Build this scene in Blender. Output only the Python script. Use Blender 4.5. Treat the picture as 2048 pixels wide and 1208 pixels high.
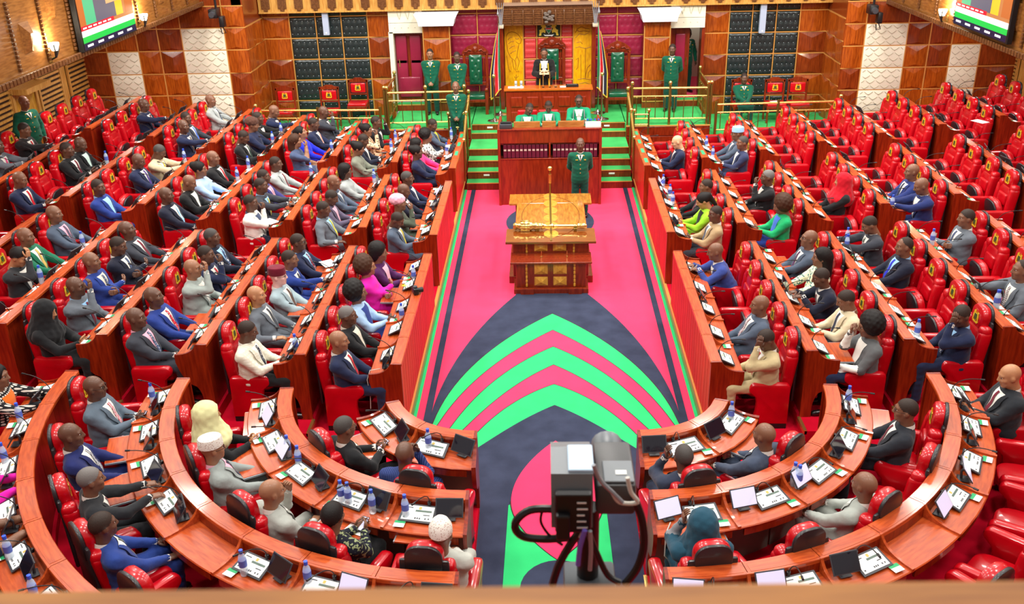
import bpy, bmesh, math, random
import numpy as np
from mathutils import Matrix, Vector

random.seed(7)
for o in list(bpy.data.objects):
    bpy.data.objects.remove(o, do_unlink=True)
SC = bpy.context.scene
COL = SC.collection
PI = math.pi
R = math.radians

# ---------------------------------------------------------------- camera
F_PX, PIT, YAW, ROL = 1918.595, 0.430374, 0.0380843, -0.0253412
CAM = Vector((-0.1203, 0.0, 7.1))
def cam_axes():
    cy, sy, cp, sp = math.cos(YAW), math.sin(YAW), math.cos(PIT), math.sin(PIT)
    fw = Vector((-sy * cp, cy * cp, -sp)); rt = Vector((cy, sy, 0)); up = rt.cross(fw)
    cr, sr = math.cos(ROL), math.sin(ROL)
    return cr * rt + sr * up, -sr * rt + cr * up, fw
RT, UP, FW = cam_axes()
cam_data = bpy.data.cameras.new('camera')
cam = bpy.data.objects.new('camera', cam_data); COL.objects.link(cam)
cam_data.sensor_fit = 'HORIZONTAL'; cam_data.sensor_width = 36.0
cam_data.lens = 36.0 * F_PX / 2048.0
cam_data.clip_start = 0.05; cam_data.clip_end = 200
cam_data.dof.use_dof = True; cam_data.dof.focus_distance = 14.0; cam_data.dof.aperture_fstop = 5.6
m3 = Matrix((RT, UP, -FW)).transposed()
cam.matrix_world = Matrix.Translation(CAM) @ m3.to_4x4()
SC.camera = cam
def pray(u, v): return FW + RT * ((u - 1024) / F_PX) - UP * ((v - 604) / F_PX)
def onZ(u, v, z):
    d = pray(u, v); return CAM + d * ((z - CAM.z) / d.z)
def onY(u, v, y):
    d = pray(u, v); return CAM + d * ((y - CAM.y) / d.y)
def onX(u, v, x):
    d = pray(u, v); return CAM + d * ((x - CAM.x) / d.x)

# ---------------------------------------------------------------- light and exposure
wd = bpy.data.worlds.new('world'); SC.world = wd; wd.use_nodes = True
wd.node_tree.nodes['Background'].inputs[0].default_value = (1.0, 0.955, 0.90, 1)
wd.node_tree.nodes['Background'].inputs[1].default_value = 0.4
def area(name, loc, size, power, color=(1, 0.95, 0.88), rot=(0, 0, 0)):
    l = bpy.data.lights.new(name, 'AREA'); l.shape = 'SQUARE'; l.size = size; l.energy = power; l.color = color
    o = bpy.data.objects.new(name, l); COL.objects.link(o); o.location = loc; o.rotation_euler = rot
    return o
for lx in (-9, -4.5, 0, 4.5, 9):
    for ly in (4.5, 9.5, 14.5, 19.0, 22.6):
        area('ceiling_light', (lx, ly, 9.6), 1.1, 190)
for lx in (-10.3, 10.0):                              # fill lights added to brighten the walls under the side galleries
    for ly in (12.0, 16.0, 20.0, 23.0): area('under_gallery_fill', (lx, ly, 3.6), 0.5, 34)
for lx in (-8.0, -4, 0, 4, 8.0):                      # fill lights added to brighten the panelled back wall
    area('back_wall_fill', (lx, 17.5, 9.2), 0.8, 230, rot=(R(48), 0, 0))
SC.view_settings.view_transform = 'Standard'; SC.view_settings.look = 'None'
SC.view_settings.exposure = 0.1; SC.view_settings.gamma = 1.0; SC.view_settings.use_curve_mapping = False

# ---------------------------------------------------------------- tagging
def tag(o, label=None, cat=None, group=None, kind=None):
    if label: o['label'] = label
    if cat: o['category'] = cat
    if group: o['group'] = group
    if kind: o['kind'] = kind
    return o
def empty(name, loc=(0, 0, 0), rz=0.0, label=None, cat=None, group=None, kind=None):
    o = bpy.data.objects.new(name, None); COL.objects.link(o)
    o.location = loc; o.rotation_euler = (0, 0, rz); o.empty_display_size = 0.1
    return tag(o, label, cat, group, kind)
def put(name, me, parent=None, loc=(0, 0, 0), rot=(0, 0, 0), mats=None):
    o = bpy.data.objects.new(name, me); COL.objects.link(o)
    o.location = loc; o.rotation_euler = rot
    if parent is not None: o.parent = parent
    if mats:
        for i, m in enumerate(mats):
            o.material_slots[i].link = 'OBJECT'; o.material_slots[i].material = m
    return o
CH = {}
def copy_tree(o, parent=None):
    c = o.copy(); COL.objects.link(c); c.parent = parent
    for ch in o.children: copy_tree(ch, c)
    return c

# ---------------------------------------------------------------- materials
MATS = {}
def srgb(r, g, b):
    f = lambda c: (c / 12.92) if c <= 0.04045 else ((c + 0.055) / 1.055) ** 2.4
    return (f(r / 255), f(g / 255), f(b / 255), 1)
def mat(name, col, rough=0.5, metal=0.0, coat=0.0, spec=0.5, var=0.0, vscale=6.0, stretch=(1, 1, 1), bump=0.0, bscale=60.0,
        emit=0.0, col2=None, trans=0.0, ior=1.45, sheen=0.0, alpha=1.0, objrand=0.0):
    if name in MATS: return MATS[name]
    m = bpy.data.materials.new(name); m.use_nodes = True; nt = m.node_tree; N = nt.nodes; L = nt.links
    b = N['Principled BSDF']
    c = srgb(*col)
    b.inputs['Base Color'].default_value = c; b.inputs['Roughness'].default_value = rough
    b.inputs['Metallic'].default_value = metal; b.inputs['Coat Weight'].default_value = coat
    b.inputs['Coat Roughness'].default_value = 0.08; b.inputs['Specular IOR Level'].default_value = spec
    b.inputs['IOR'].default_value = ior
    if trans: b.inputs['Transmission Weight'].default_value = trans
    if sheen: b.inputs['Sheen Weight'].default_value = sheen
    if alpha < 1: b.inputs['Alpha'].default_value = alpha
    if emit:
        b.inputs['Emission Color'].default_value = c; b.inputs['Emission Strength'].default_value = emit
    tc = None
    if var or col2 or bump:
        tc = N.new('ShaderNodeTexCoord'); mp = N.new('ShaderNodeMapping'); mp.inputs['Scale'].default_value = stretch
        L.new(tc.outputs['Object'], mp.inputs['Vector'])
        if objrand:
            oi = N.new('ShaderNodeObjectInfo'); vm = N.new('ShaderNodeVectorMath'); vm.operation = 'MULTIPLY'
            vm.inputs[1].default_value = (objrand, objrand, objrand)
            L.new(oi.outputs['Random'], vm.inputs[0]); L.new(vm.outputs[0], mp.inputs['Location'])
    if var or col2:
        nz = N.new('ShaderNodeTexNoise'); nz.inputs['Scale'].default_value = vscale; nz.inputs['Detail'].default_value = 4
        L.new(mp.outputs[0], nz.inputs['Vector'])
        rp = N.new('ShaderNodeValToRGB')
        k2 = srgb(*col2) if col2 else tuple(min(1, x * (1 - var)) for x in c[:3]) + (1,)
        k1 = c if col2 else tuple(min(1, x * (1 + var)) for x in c[:3]) + (1,)
        rp.color_ramp.elements[0].position = 0.34; rp.color_ramp.elements[1].position = 0.68
        rp.color_ramp.elements[0].color = k2; rp.color_ramp.elements[1].color = k1
        L.new(nz.outputs['Fac'], rp.inputs[0]); L.new(rp.outputs[0], b.inputs['Base Color'])
    if bump:
        n2 = N.new('ShaderNodeTexNoise'); n2.inputs['Scale'].default_value = bscale; n2.inputs['Detail'].default_value = 3
        L.new(tc.outputs['Object'], n2.inputs['Vector'])
        bp = N.new('ShaderNodeBump'); bp.inputs['Strength'].default_value = bump; bp.inputs['Distance'].default_value = 0.01
        L.new(n2.outputs['Fac'], bp.inputs['Height']); L.new(bp.outputs[0], b.inputs['Normal'])
    MATS[name] = m
    return m
def wood(name, c1, c2, rough=0.28, coat=0.35, stretch=(5, 5, 0.7), vscale=5.0):
    return mat(name, c1, rough=rough, coat=coat, col2=c2, stretch=stretch, vscale=vscale, objrand=11.0)

M_cap = wood('cap_wood', (196, 86, 36), (162, 60, 22), rough=0.3, stretch=(1, 7, 7))
M_end = wood('panel_wood', (144, 42, 12), (108, 24, 6), stretch=(6, 6, 0.6))
M_plank = wood('red_plank', (208, 28, 24), (182, 22, 20), stretch=(2, 2, 0.5), rough=0.5, vscale=3, coat=0.0)
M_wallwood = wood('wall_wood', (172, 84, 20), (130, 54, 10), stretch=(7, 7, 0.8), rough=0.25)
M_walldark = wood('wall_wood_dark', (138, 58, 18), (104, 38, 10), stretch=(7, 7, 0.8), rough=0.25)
M_redwood = wood('red_wood', (134, 46, 16), (104, 28, 8), stretch=(5, 5, 0.8))
M_honey = wood('honey_wood', (206, 160, 84), (176, 122, 52), stretch=(6, 6, 0.8), rough=0.35)
M_oak = wood('gallery_wood', (150, 100, 48), (116, 70, 28), stretch=(6, 0.9, 6), rough=0.32)
M_oakdark = wood('gallery_wood_dark', (112, 72, 38), (84, 48, 22), stretch=(6, 0.9, 6), rough=0.35)
M_rail = wood('parapet_wood', (190, 122, 44), (150, 88, 24), stretch=(0.8, 8, 8), rough=0.6, coat=0.0)
M_inlay = wood('inlay_wood', (206, 160, 60), (178, 126, 40), stretch=(5, 5, 1))
M_gold_trim = mat('gold_trim', (214, 160, 84), rough=0.3, metal=0.35)
M_brass = mat('brass', (226, 200, 120), rough=0.22, metal=0.9)
M_brassdark = mat('aged_brass', (150, 128, 64), rough=0.3, metal=0.85)
M_chrome = mat('chrome', (200, 200, 200), rough=0.15, metal=1.0)
M_red = mat('red_leather', (184, 2, 20), rough=0.3, coat=0.45, spec=0.5, bump=0.08, bscale=25, var=0.12, vscale=3)
M_blackleather = mat('black_leather', (36, 34, 38), rough=0.4, coat=0.2)
M_black = mat('black_plastic', (22, 22, 25), rough=0.4)
M_dark = mat('dark_grey_plastic', (58, 60, 66), rough=0.4)
M_grey = mat('grey_metal', (150, 155, 162), rough=0.35, metal=0.4)
M_screen = mat('dark_screen', (26, 24, 34), rough=0.08, coat=0.5)
M_screenlit = mat('lit_screen', (206, 206, 236), rough=0.15, emit=0.35)
M_white = mat('white_paper', (236, 238, 236), rough=0.7)
M_greencard = mat('green_card', (40, 160, 100), rough=0.6)
M_greenscr = mat('green_display', (40, 176, 124), rough=0.3, coat=0.3)
M_emblem = mat('emblem_gold', (226, 190, 48), rough=0.4, metal=0.25)
M_emblemgreen = mat('emblem_green', (58, 74, 34), rough=0.5)
M_bottle = mat('bottle_plastic', (206, 228, 246), rough=0.1, spec=0.8, alpha=0.5)
M_bluecap = mat('blue_cap', (40, 84, 210), rough=0.4)
M_bluelabel = mat('blue_label', (84, 104, 190), rough=0.5)
M_pinkcarpet = mat('pink_carpet', (248, 50, 96), rough=0.95, var=0.06, vscale=2.5, bump=0.25, bscale=160, sheen=0.2, spec=0.1)
M_redcarpet = mat('red_carpet', (196, 8, 40), rough=0.95, var=0.1, vscale=3, bump=0.25, bscale=160, spec=0.1)
M_navycarpet = mat('navy_carpet', (54, 60, 80), rough=0.95, var=0.16, vscale=3, bump=0.25, bscale=160, spec=0.1)
M_greencarpet = mat('green_carpet', (50, 192, 112), rough=0.95, var=0.05, vscale=3, bump=0.25, bscale=160, spec=0.1)
M_blackcarpet = mat('black_carpet', (52, 32, 34), rough=0.95)
M_greenfloor = mat('green_dais_carpet', (64, 172, 92), rough=0.95, var=0.1, vscale=2, bump=0.25, bscale=160, spec=0.1)
M_maroon = mat('maroon_leather', (146, 28, 62), rough=0.35, coat=0.2, var=0.08, vscale=3)
M_darkpad = mat('dark_green_leather', (28, 40, 42), rough=0.35, coat=0.25)
M_buttonglint = mat('button', (150, 165, 172), rough=0.15, coat=0.6)  # pale tone paints the specular dots of the dark padding's buttons
M_redpad = mat('coral_leather', (206, 62, 62), rough=0.4, coat=0.2)
M_cream = mat('cream_plaster', (226, 224, 204), rough=0.55)
M_creamline = mat('plaster_line_shade', (176, 170, 146), rough=0.7)  # darker cream puts the carving's grey shading into its lines
M_whitebox = mat('white_enamel', (232, 236, 248), rough=0.4)
M_yellow = wood('carved_gold_wood', (236, 178, 10), (214, 146, 6), rough=0.35, stretch=(4, 4, 1.5))
M_greenleather = mat('green_leather', (12, 84, 58), rough=0.25, coat=0.5)
M_lamp = mat('lamp_glass', (255, 236, 190), rough=0.4, emit=14.0)
M_bookred = mat('maroon_book', (96, 16, 44), rough=0.5)
M_steel = mat('perforated_steel', (150, 148, 138), rough=0.45, metal=0.3)
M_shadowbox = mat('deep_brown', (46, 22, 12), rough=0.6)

# ---------------------------------------------------------------- mesh builder
class MB:
    def __init__(s): s.v = []; s.f = []; s.m = []
    def add(s, V, Fc, m=0):
        b = len(s.v); s.v.extend([tuple(map(float, q)) for q in V])
        for q in Fc: s.f.append([b + i for i in q]); s.m.append(m)
        return s
    def box(s, x0, x1, y0, y1, z0, z1, m=0):
        V = [(x0, y0, z0), (x1, y0, z0), (x1, y1, z0), (x0, y1, z0), (x0, y0, z1), (x1, y0, z1), (x1, y1, z1), (x0, y1, z1)]
        return s.add(V, [(3, 2, 1, 0), (4, 5, 6, 7), (0, 1, 5, 4), (1, 2, 6, 5), (2, 3, 7, 6), (3, 0, 4, 7)], m)
    def bbox(s, x0, x1, y0, y1, z0, z1, b=0.01, m=0):
        # box with chamfered edges (rounded-box of one ring)
        return s.rbox(((x0 + x1) / 2, (y0 + y1) / 2, (z0 + z1) / 2), ((x1 - x0) / 2, (y1 - y0) / 2, (z1 - z0) / 2), b, m, lite=True)
    def rbox(s, c, h, r, m=0, lite=False, fn=None, mid=False):
        ax = []
        for k in range(3):
            rr = min(r, h[k] * 0.98)
            a = [-h[k], -h[k] + rr, h[k] - rr, h[k]] if lite else [-h[k], -h[k] + rr * 0.3, -h[k] + rr, h[k] - rr, h[k] - rr * 0.3, h[k]]
            if mid: a = a[:len(a) // 2] + [0.0] + a[len(a) // 2:]
            ax.append(a)
        n = [len(a) for a in ax]; idx = {}; V = []; Fc = []
        def gv(i, j, k):
            key = (i, j, k)
            if key not in idx:
                q = np.array((ax[0][i], ax[1][j], ax[2][k]), float); hh = np.array(h, float); rr = np.minimum(r, hh * 0.98)
                core = np.clip(q, -(hh - rr), hh - rr); d = q - core; nn = d / rr; ln = np.linalg.norm(nn)
                if ln > 1e-9: q = core + nn / ln * rr
                if fn is not None: q = np.array(fn(q))
                idx[key] = len(V); V.append(q + np.array(c))
            return idx[key]
        for a in range(3):
            b, cc = (a + 1) % 3, (a + 2) % 3
            for side in (0, n[a] - 1):
                for i in range(n[b] - 1):
                    for j in range(n[cc] - 1):
                        def g(i_, j_):
                            t = [0, 0, 0]; t[a] = side; t[b] = i_; t[cc] = j_; return gv(*t)
                        q = [g(i, j), g(i + 1, j), g(i + 1, j + 1), g(i, j + 1)]
                        Fc.append(q if side else q[::-1])
        return s.add(V, Fc, m)
    def prism(s, poly, a0, a1, axis='x', m=0):
        # polygon (p,q) extruded: axis x -> (a,p,q), y -> (p,a,q), z -> (p,q,a)
        f = {'x': lambda a, p, q: (a, p, q), 'y': lambda a, p, q: (p, a, q), 'z': lambda a, p, q: (p, q, a)}[axis]
        n = len(poly); V = [f(a0, *q) for q in poly] + [f(a1, *q) for q in poly]
        Fc = [[i, (i + 1) % n, n + (i + 1) % n, n + i] for i in range(n)]
        return s.add(V, Fc + [list(range(n))[::-1], list(range(n, 2 * n))], m)
    def pillow(s, poly, a0, a1, r, axis='x', m=0):
        # extruded polygon with rounded rims
        P = np.array(poly, float); n = len(P)
        t = np.roll(P, -1, 0) - np.roll(P, 1, 0); nr = np.stack([t[:, 1], -t[:, 0]], 1); nr /= np.linalg.norm(nr, axis=1)[:, None]
        A = 0.5 * np.sum(P[:, 0] * np.roll(P[:, 1], -1) - np.roll(P[:, 0], -1) * P[:, 1])
        if A < 0: nr = -nr
        f = {'x': lambda a, p, q: (a, p, q), 'y': lambda a, p, q: (p, a, q), 'z': lambda a, p, q: (p, q, a)}[axis]
        lay = [(a0, r), (a0 + 0.3 * r, 0.3 * r), (a0 + r, 0), (a1 - r, 0), (a1 - 0.3 * r, 0.3 * r), (a1, r)]
        V = []; Fc = []
        for a, off in lay: V += [f(a, *q) for q in (P - nr * off)]
        for k in range(len(lay) - 1):
            for i in range(n): Fc.append([k * n + i, k * n + (i + 1) % n, (k + 1) * n + (i + 1) % n, (k + 1) * n + i])
        e = (len(lay) - 1) * n
        return s.add(V, Fc + [list(range(n))[::-1], [e + i for i in range(n)]], m)
    def lathe(s, prof, n=16, c=(0, 0, 0), m=0, axis='z'):
        V = []; Fc = []
        for r, z in prof:
            for i in range(n):
                a = 2 * PI * i / n; q = (r * math.cos(a), r * math.sin(a), z)
                if axis == 'x': q = (q[2], q[0], q[1])
                if axis == 'y': q = (q[0], q[2], q[1])
                V.append((c[0] + q[0], c[1] + q[1], c[2] + q[2]))
        for k in range(len(prof) - 1):
            for i in range(n): Fc.append([k * n + i, k * n + (i + 1) % n, (k + 1) * n + (i + 1) % n, (k + 1) * n + i])
        e = (len(prof) - 1) * n
        Fc += [list(range(n))[::-1], [e + i for i in range(n)]]
        return s.add(V, Fc, m)
    def tube(s, pts, rad, n=6, m=0):
        P = [Vector(q) for q in pts]; k = len(P); rr = rad if isinstance(rad, (list, tuple)) else [rad] * k
        V = []; Fc = []; u = None
        for i in range(k):
            t = (P[min(i + 1, k - 1)] - P[max(i - 1, 0)]).normalized()
            if u is None: u = t.orthogonal().normalized()
            else: u = (u - t * u.dot(t)).normalized()
            w = t.cross(u)
            for j in range(n):
                a = 2 * PI * j / n; V.append(P[i] + (u * math.cos(a) + w * math.sin(a)) * rr[i])
        for i in range(k - 1):
            for j in range(n): Fc.append([i * n + j, i * n + (j + 1) % n, (i + 1) * n + (j + 1) % n, (i + 1) * n + j])
        e = (k - 1) * n
        return s.add(V, Fc + [list(range(n))[::-1], [e + j for j in range(n)]], m)
    def grid(s, fn, nu, nv, m=0):
        V = [fn(i / nu, j / nv) for j in range(nv + 1) for i in range(nu + 1)]
        Fc = [[j * (nu + 1) + i, j * (nu + 1) + i + 1, (j + 1) * (nu + 1) + i + 1, (j + 1) * (nu + 1) + i] for j in range(nv) for i in range(nu)]
        return s.add(V, Fc, m)
    def xf(s, M):
        s.v = [tuple(M @ Vector(q)) for q in s.v]; return s
    def mapv(s, fn):
        s.v = [tuple(fn(*q)) for q in s.v]; return s
    def mesh(s, name, mats, smooth=True, ang=38):
        me = bpy.data.meshes.new(name); me.from_pydata(s.v, [], s.f)
        for mm in (mats if isinstance(mats, (list, tuple)) else [mats]): me.materials.append(mm)
        me.polygons.foreach_set('material_index', s.m)
        if smooth:
            me.polygons.foreach_set('use_smooth', [True] * len(s.f)); me.set_sharp_from_angle(angle=R(ang))
        me.validate(); me.update()
        return me
    def obj(s, name, mats, parent=None, loc=(0, 0, 0), rot=(0, 0, 0), smooth=True, ang=38):
        return put(name, s.mesh(name, mats, smooth, ang), parent, loc, rot)
def struct(name, mb, mats, parent=None, **k):
    o = mb.obj(name, mats, parent, **k)
    if parent is None: o['kind'] = 'structure'
    return o
def arc(cx, cy, r, a0, a1, n):
    return [(cx + r * math.cos(R(a0 + (a1 - a0) * i / n)), cy + r * math.sin(R(a0 + (a1 - a0) * i / n))) for i in range(n + 1)]
def bez(p0, p1, p2, n=8):
    return [tuple((1 - t) ** 2 * a + 2 * t * (1 - t) * b + t * t * c for a, b, c in zip(p0, p1, p2)) for t in [i / n for i in range(n + 1)]]
# ================================================================ layout numbers
ZL = [1.19, 1.345, 1.50, 1.66, 1.83, 1.99, 2.18]     # rail heights of rows, busy side
ZR = [1.19, 1.345, 1.50, 1.66, 1.82, 1.98, 2.14]
XL = [2.01, 3.25, 4.53, 5.80, 7.09, 8.39, 9.70, 11.0]
XR = [2.01 + 1.205 * k for k in range(8)]
SEC = {'N': (10.96, 14.83, 5), 'M': (15.72, 18.83, 4), 'F': (19.72, 22.75, 4)}
RAILH = 0.98
CX, CY = 0.93, 10.42
ARC = {'A': (1.045, 1.17, 35.0, 2), 'B': (2.32, 1.26, 17.1, 5), 'C': (3.64, 1.33, 11.15, 8), 'D': (5.06, 1.42, 9.0, 10)}
ORD = ['first', 'second', 'third', 'fourth', 'fifth', 'sixth', 'seventh', 'eighth']
SIDE = {-1: 'crowded side', 1: 'half-empty side'}
BLK = {'N': 'gallery block', 'M': 'middle block', 'F': 'dais block'}
ARCN = {'A': 'innermost arc', 'B': 'second arc', 'C': 'third arc', 'D': 'outermost arc'}

# ================================================================ floors
fl = MB().box(-13.5, 13.5, -2, 28.5, -0.3, -0.01)
struct('floor', fl, M_redcarpet)
def tier(name, x0, x1, y0, y1, z, m=M_redcarpet, side=1):
    b = MB(); a, c = sorted((side * x0, side * x1)); b.box(a, c, y0, y1, -0.01, z); return struct(name, b, m)
for sd, X, Z in ((-1, XL, ZL), (1, XR, ZR)):
    nm = 'floor'
    for k in range(7):
        x0 = 2.0 if k == 0 else X[k] - 0.02
        x1 = X[k + 1] - 0.02 if k < 6 else 13.5
        tier('floor_tier', x0, x1, 10.6, 23.9, Z[k] - RAILH, side=sd)
        if k:                                            # brass nosing on the tier edge in the cross aisles
            for ya, yb in ((10.6, 10.95), (14.84, 15.71), (18.84, 19.71)):
                b = MB(); a, c = sorted((sd * (x0 - 0.012), sd * (x0 + 0.03))); b.box(a, c, ya, yb, Z[k] - RAILH - 0.05, Z[k] - RAILH + 0.006)
                struct('trim_nosing', b, M_brass)
    # kerb along the aisle
    b = MB(); a, c = sorted((sd * 1.995, sd * 2.03)); b.box(a, c, 10.1, 21.86, 0, 0.215); struct('trim_kerb', b, M_redwood)
    b = MB(); a, c = sorted((sd * 1.985, sd * 2.035)); b.box(a, c, 10.1, 21.86, 0.2, 0.222); struct('trim_kerb_cap', b, M_gold_trim)
    # curved tiers of the horseshoe
    prev = 0.19
    for key in 'ABCD':
        r, z, da, n = ARC[key]; h = z - RAILH
        r1 = {'A': 2.30, 'B': 3.62, 'C': 5.04, 'D': 9.5}[key]; r0 = r - 0.015
        pts = [(CX + r0 * math.sin(R(t)), CY - r0 * math.cos(R(t))) for t in np.linspace(0, 92, 24)] + \
              [(CX + r1 * math.sin(R(t)), CY - r1 * math.cos(R(t))) for t in np.linspace(92, 0, 24)]
        b = MB().prism([(sd * q[0], q[1]) for q in (pts if sd > 0 else pts[::-1])], -0.01, h, 'z')
        struct('floor_arc_tier', b, M_redcarpet)

# ================================================================ aisle carpet (flat woven pattern as inlaid pieces)
car = empty('aisle_carpet', (0, 0, 0), 0, 'pink aisle carpet with navy and green pointed arches in the centre', 'carpet')
def flat(name, pts, z, m, parent=car, th=0.004):
    MB().prism(pts, z - th, z, 'z').obj(name, m, parent, smooth=False)
def fpt(u, v): q = onZ(u, v, 0.0); return (q.x, q.y)
flat('pink_field', [(-2, 9.6), (2, 9.6), (2, 21.9), (-2, 21.9)], 0.004, M_pinkcarpet)
flat('pink_field', [(-0.93, 5.5), (0.93, 5.5), (0.93, 9.6), (-0.93, 9.6)], 0.004, M_pinkcarpet)
for s in (-1, 1):
    def sq(x0, x1, y0, y1): a, c = sorted((s * x0, s * x1)); return [(a, y0), (c, y0), (c, y1), (a, y1)]
    flat('green_border', sq(1.95, 1.998, 9.9, 21.88), 0.010, M_greencarpet)
    flat('navy_stripe', sq(1.747, 1.845, 11.0, 21.86), 0.010, M_navycarpet)
curves = [
    [(1176, 589.5), (1239.6, 644.4), (1290, 700.7), (1326.8, 757), (1353.6, 813), (1366, 845)],
    [(1105.4, 628.1), (1205.8, 681), (1279, 740), (1335.3, 802), (1356, 844)],
    [(1106.8, 661.3), (1191.8, 706.3), (1262, 757), (1312.8, 804.8), (1343.7, 844)],
    [(1106.8, 694.5), (1177.7, 728.8), (1248, 776.7), (1290, 818), (1318.4, 849.8)],
    [(1108.7, 731.1), (1177.7, 766.8), (1239.6, 810.4), (1291.7, 855.5)],
    [(1109.3, 770.2), (1177.7, 799), (1234, 835.8), (1274.8, 872.4)],
    [(1110.7, 812.7), (1177.7, 844), (1225.5, 871), (1281, 905)]]
def smooth_curve(P, n=20):
    P = np.array(P); d = np.r_[0, np.cumsum(np.linalg.norm(np.diff(P, axis=0), axis=1))]; d /= d[-1]
    cx = np.polyfit(d, P[:, 0], min(3, len(P) - 1)); cy = np.polyfit(d, P[:, 1], min(3, len(P) - 1))
    t = np.linspace(0, 1.0, n); Q = np.stack([np.polyval(cx, t), np.polyval(cy, t)], 1); Q[0] = P[0]; return Q
carve = []
for i, c in enumerate(curves):
    W = [fpt(u, v) for u, v in c]
    if i: W[0] = (0.0, W[0][1])
    Q = smooth_curve(W)
    # extend beyond the last point down to Y = 8.0 following the tangent
    t = Q[-1] - Q[-3]; t /= np.linalg.norm(t)
    while Q[-1][1] > 8.15: Q = np.vstack([Q, Q[-1] + t * 0.12])
    Q[:, 0] = np.clip(Q[:, 0], 0, 1.747 if i == 0 else 1.9)
    carve.append(Q)
mats7 = [M_navycarpet, M_greencarpet, M_pinkcarpet, M_greencarpet, M_pinkcarpet, M_greencarpet, M_navycarpet]
names7 = ['navy_arch', 'green_arch', 'pink_arch', 'green_arch', 'pink_arch', 'green_arch', 'navy_arch']
for i, Q in enumerate(carve):
    for s in (-1, 1):
        top = [(s * 0.0, 16.2 if i == 0 else Q[0][1])] + ([(s * Q[0][0], 16.2)] if i == 0 else [])
        pts = top + [(s * q[0], q[1]) for q in Q] + [(s * Q[-1][0], 7.9), (0, 7.9)]
        out = []
        for q in pts:
            if not out or (abs(q[0] - out[-1][0]) + abs(q[1] - out[-1][1])) > 1e-5: out.append(q)
        flat(names7[i], out if s < 0 else out[::-1], 0.012 + 0.002 * i, mats7[i])
        if 0 < i < 6:                                     # thin dark outline along the band
            a = np.array([(s * q[0], q[1]) for q in Q]); n = np.gradient(a, axis=0); n = np.stack([n[:, 1], -n[:, 0]], 1); n /= np.linalg.norm(n, axis=1)[:, None]
            b_ = a + n * 0.011 * s; flat('dark_outline', [tuple(q) for q in a] + [tuple(q) for q in b_[::-1]], 0.0128 + 0.002 * i, M_blackcarpet)
# near part between the horseshoe ends
z0 = 0.028
flat('navy_field', [(-0.93, 5.6), (0.93, 5.6), (0.93, 8.02), (-0.93, 8.02)], z0, M_navycarpet)
lz = lambda x, y: fpt(920 + x / 3.2825, 840 + y / 3.2825)
ty = lz(630, 150)[1]; wy = lz(330, 540); by = lz(690, 935)[1]
leafx = abs(wy[0]) * 0.98
def leaf_x(y):
    if y > wy[1]: return leafx * math.sin(min(1, (ty - y) / (ty - wy[1])) * PI / 2) ** 0.85
    return leafx * math.cos(min(1, (wy[1] - y) / (wy[1] - by)) * PI / 2) ** 0.9
ys = np.linspace(ty, by, 30)
for s in (-1, 1):
    gx0 = abs(lz(275, 1000)[0])
    g = [(s * leafx * 0.9, wy[1] - 0.03), (s * (leafx + 0.03), wy[1] - 0.1), (s * gx0, 6.6), (s * gx0, 5.6), (0, 5.6), (0, by + 0.4)]
    flat('green_corner', g if s > 0 else g[::-1], z0 + 0.002, M_greencarpet)
    h = [(0, by + 0.02)] + [(s * 0.42 * math.sin(t), by - 0.42 * (1 - math.cos(t)) * 1.1) for t in np.linspace(0.05, PI / 2, 8)] + [(s * 0.42, 5.6), (0, 5.6)]
    flat('navy_foot', h[::-1] if s > 0 else h, z0 + 0.004, M_navycarpet)
    L = [(s * leaf_x(y), y) for y in ys]
    o1 = [(s * (leaf_x(y) + 0.014), y) for y in ys if y < wy[1] + 0.05]
    flat('dark_outline', [(0, wy[1])] + (o1 if s < 0 else o1) if s < 0 else [(0, wy[1])] + o1, z0 + 0.005, M_blackcarpet)
    flat('pink_leaf', L if s < 0 else L[::-1], z0 + 0.006, M_pinkcarpet)
    b0 = abs(lz(240, 800)[0]); p0 = abs(lz(165, 800)[0]); e0 = abs(lz(120, 800)[0])
    def sq(x0, x1, y0, y1): a, c = sorted((s * x0, s * x1)); return [(a, y0), (c, y0), (c, y1), (a, y1)]
    flat('pink_border', sq(b0, 0.93, 5.6, 8.0), z0 + 0.004, M_pinkcarpet)
    flat('green_border', sq(p0, e0, 5.6, 7.85), z0 + 0.006, M_greencarpet)
    b = MB(); a, c = sorted((s * 0.90, s * 0.945)); b.box(a, c, 5.5, 8.05, 0, 0.2); struct('trim_kerb', b, M_redwood)
    b = MB(); a, c = sorted((s * 0.89, s * 0.93)); b.box(a, c, 5.5, 8.05, 0.2, 0.21); struct('trim_kerb_cap', b, M_brass)
# navy lens carpet beneath the table
lens = [(0.95 * math.sin(t), 19.6 + 1.15 * math.cos(t)) for t in np.linspace(0, 2 * PI, 40, endpoint=False)]
flat('navy_lens', lens[::-1], 0.010, M_navycarpet)

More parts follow.
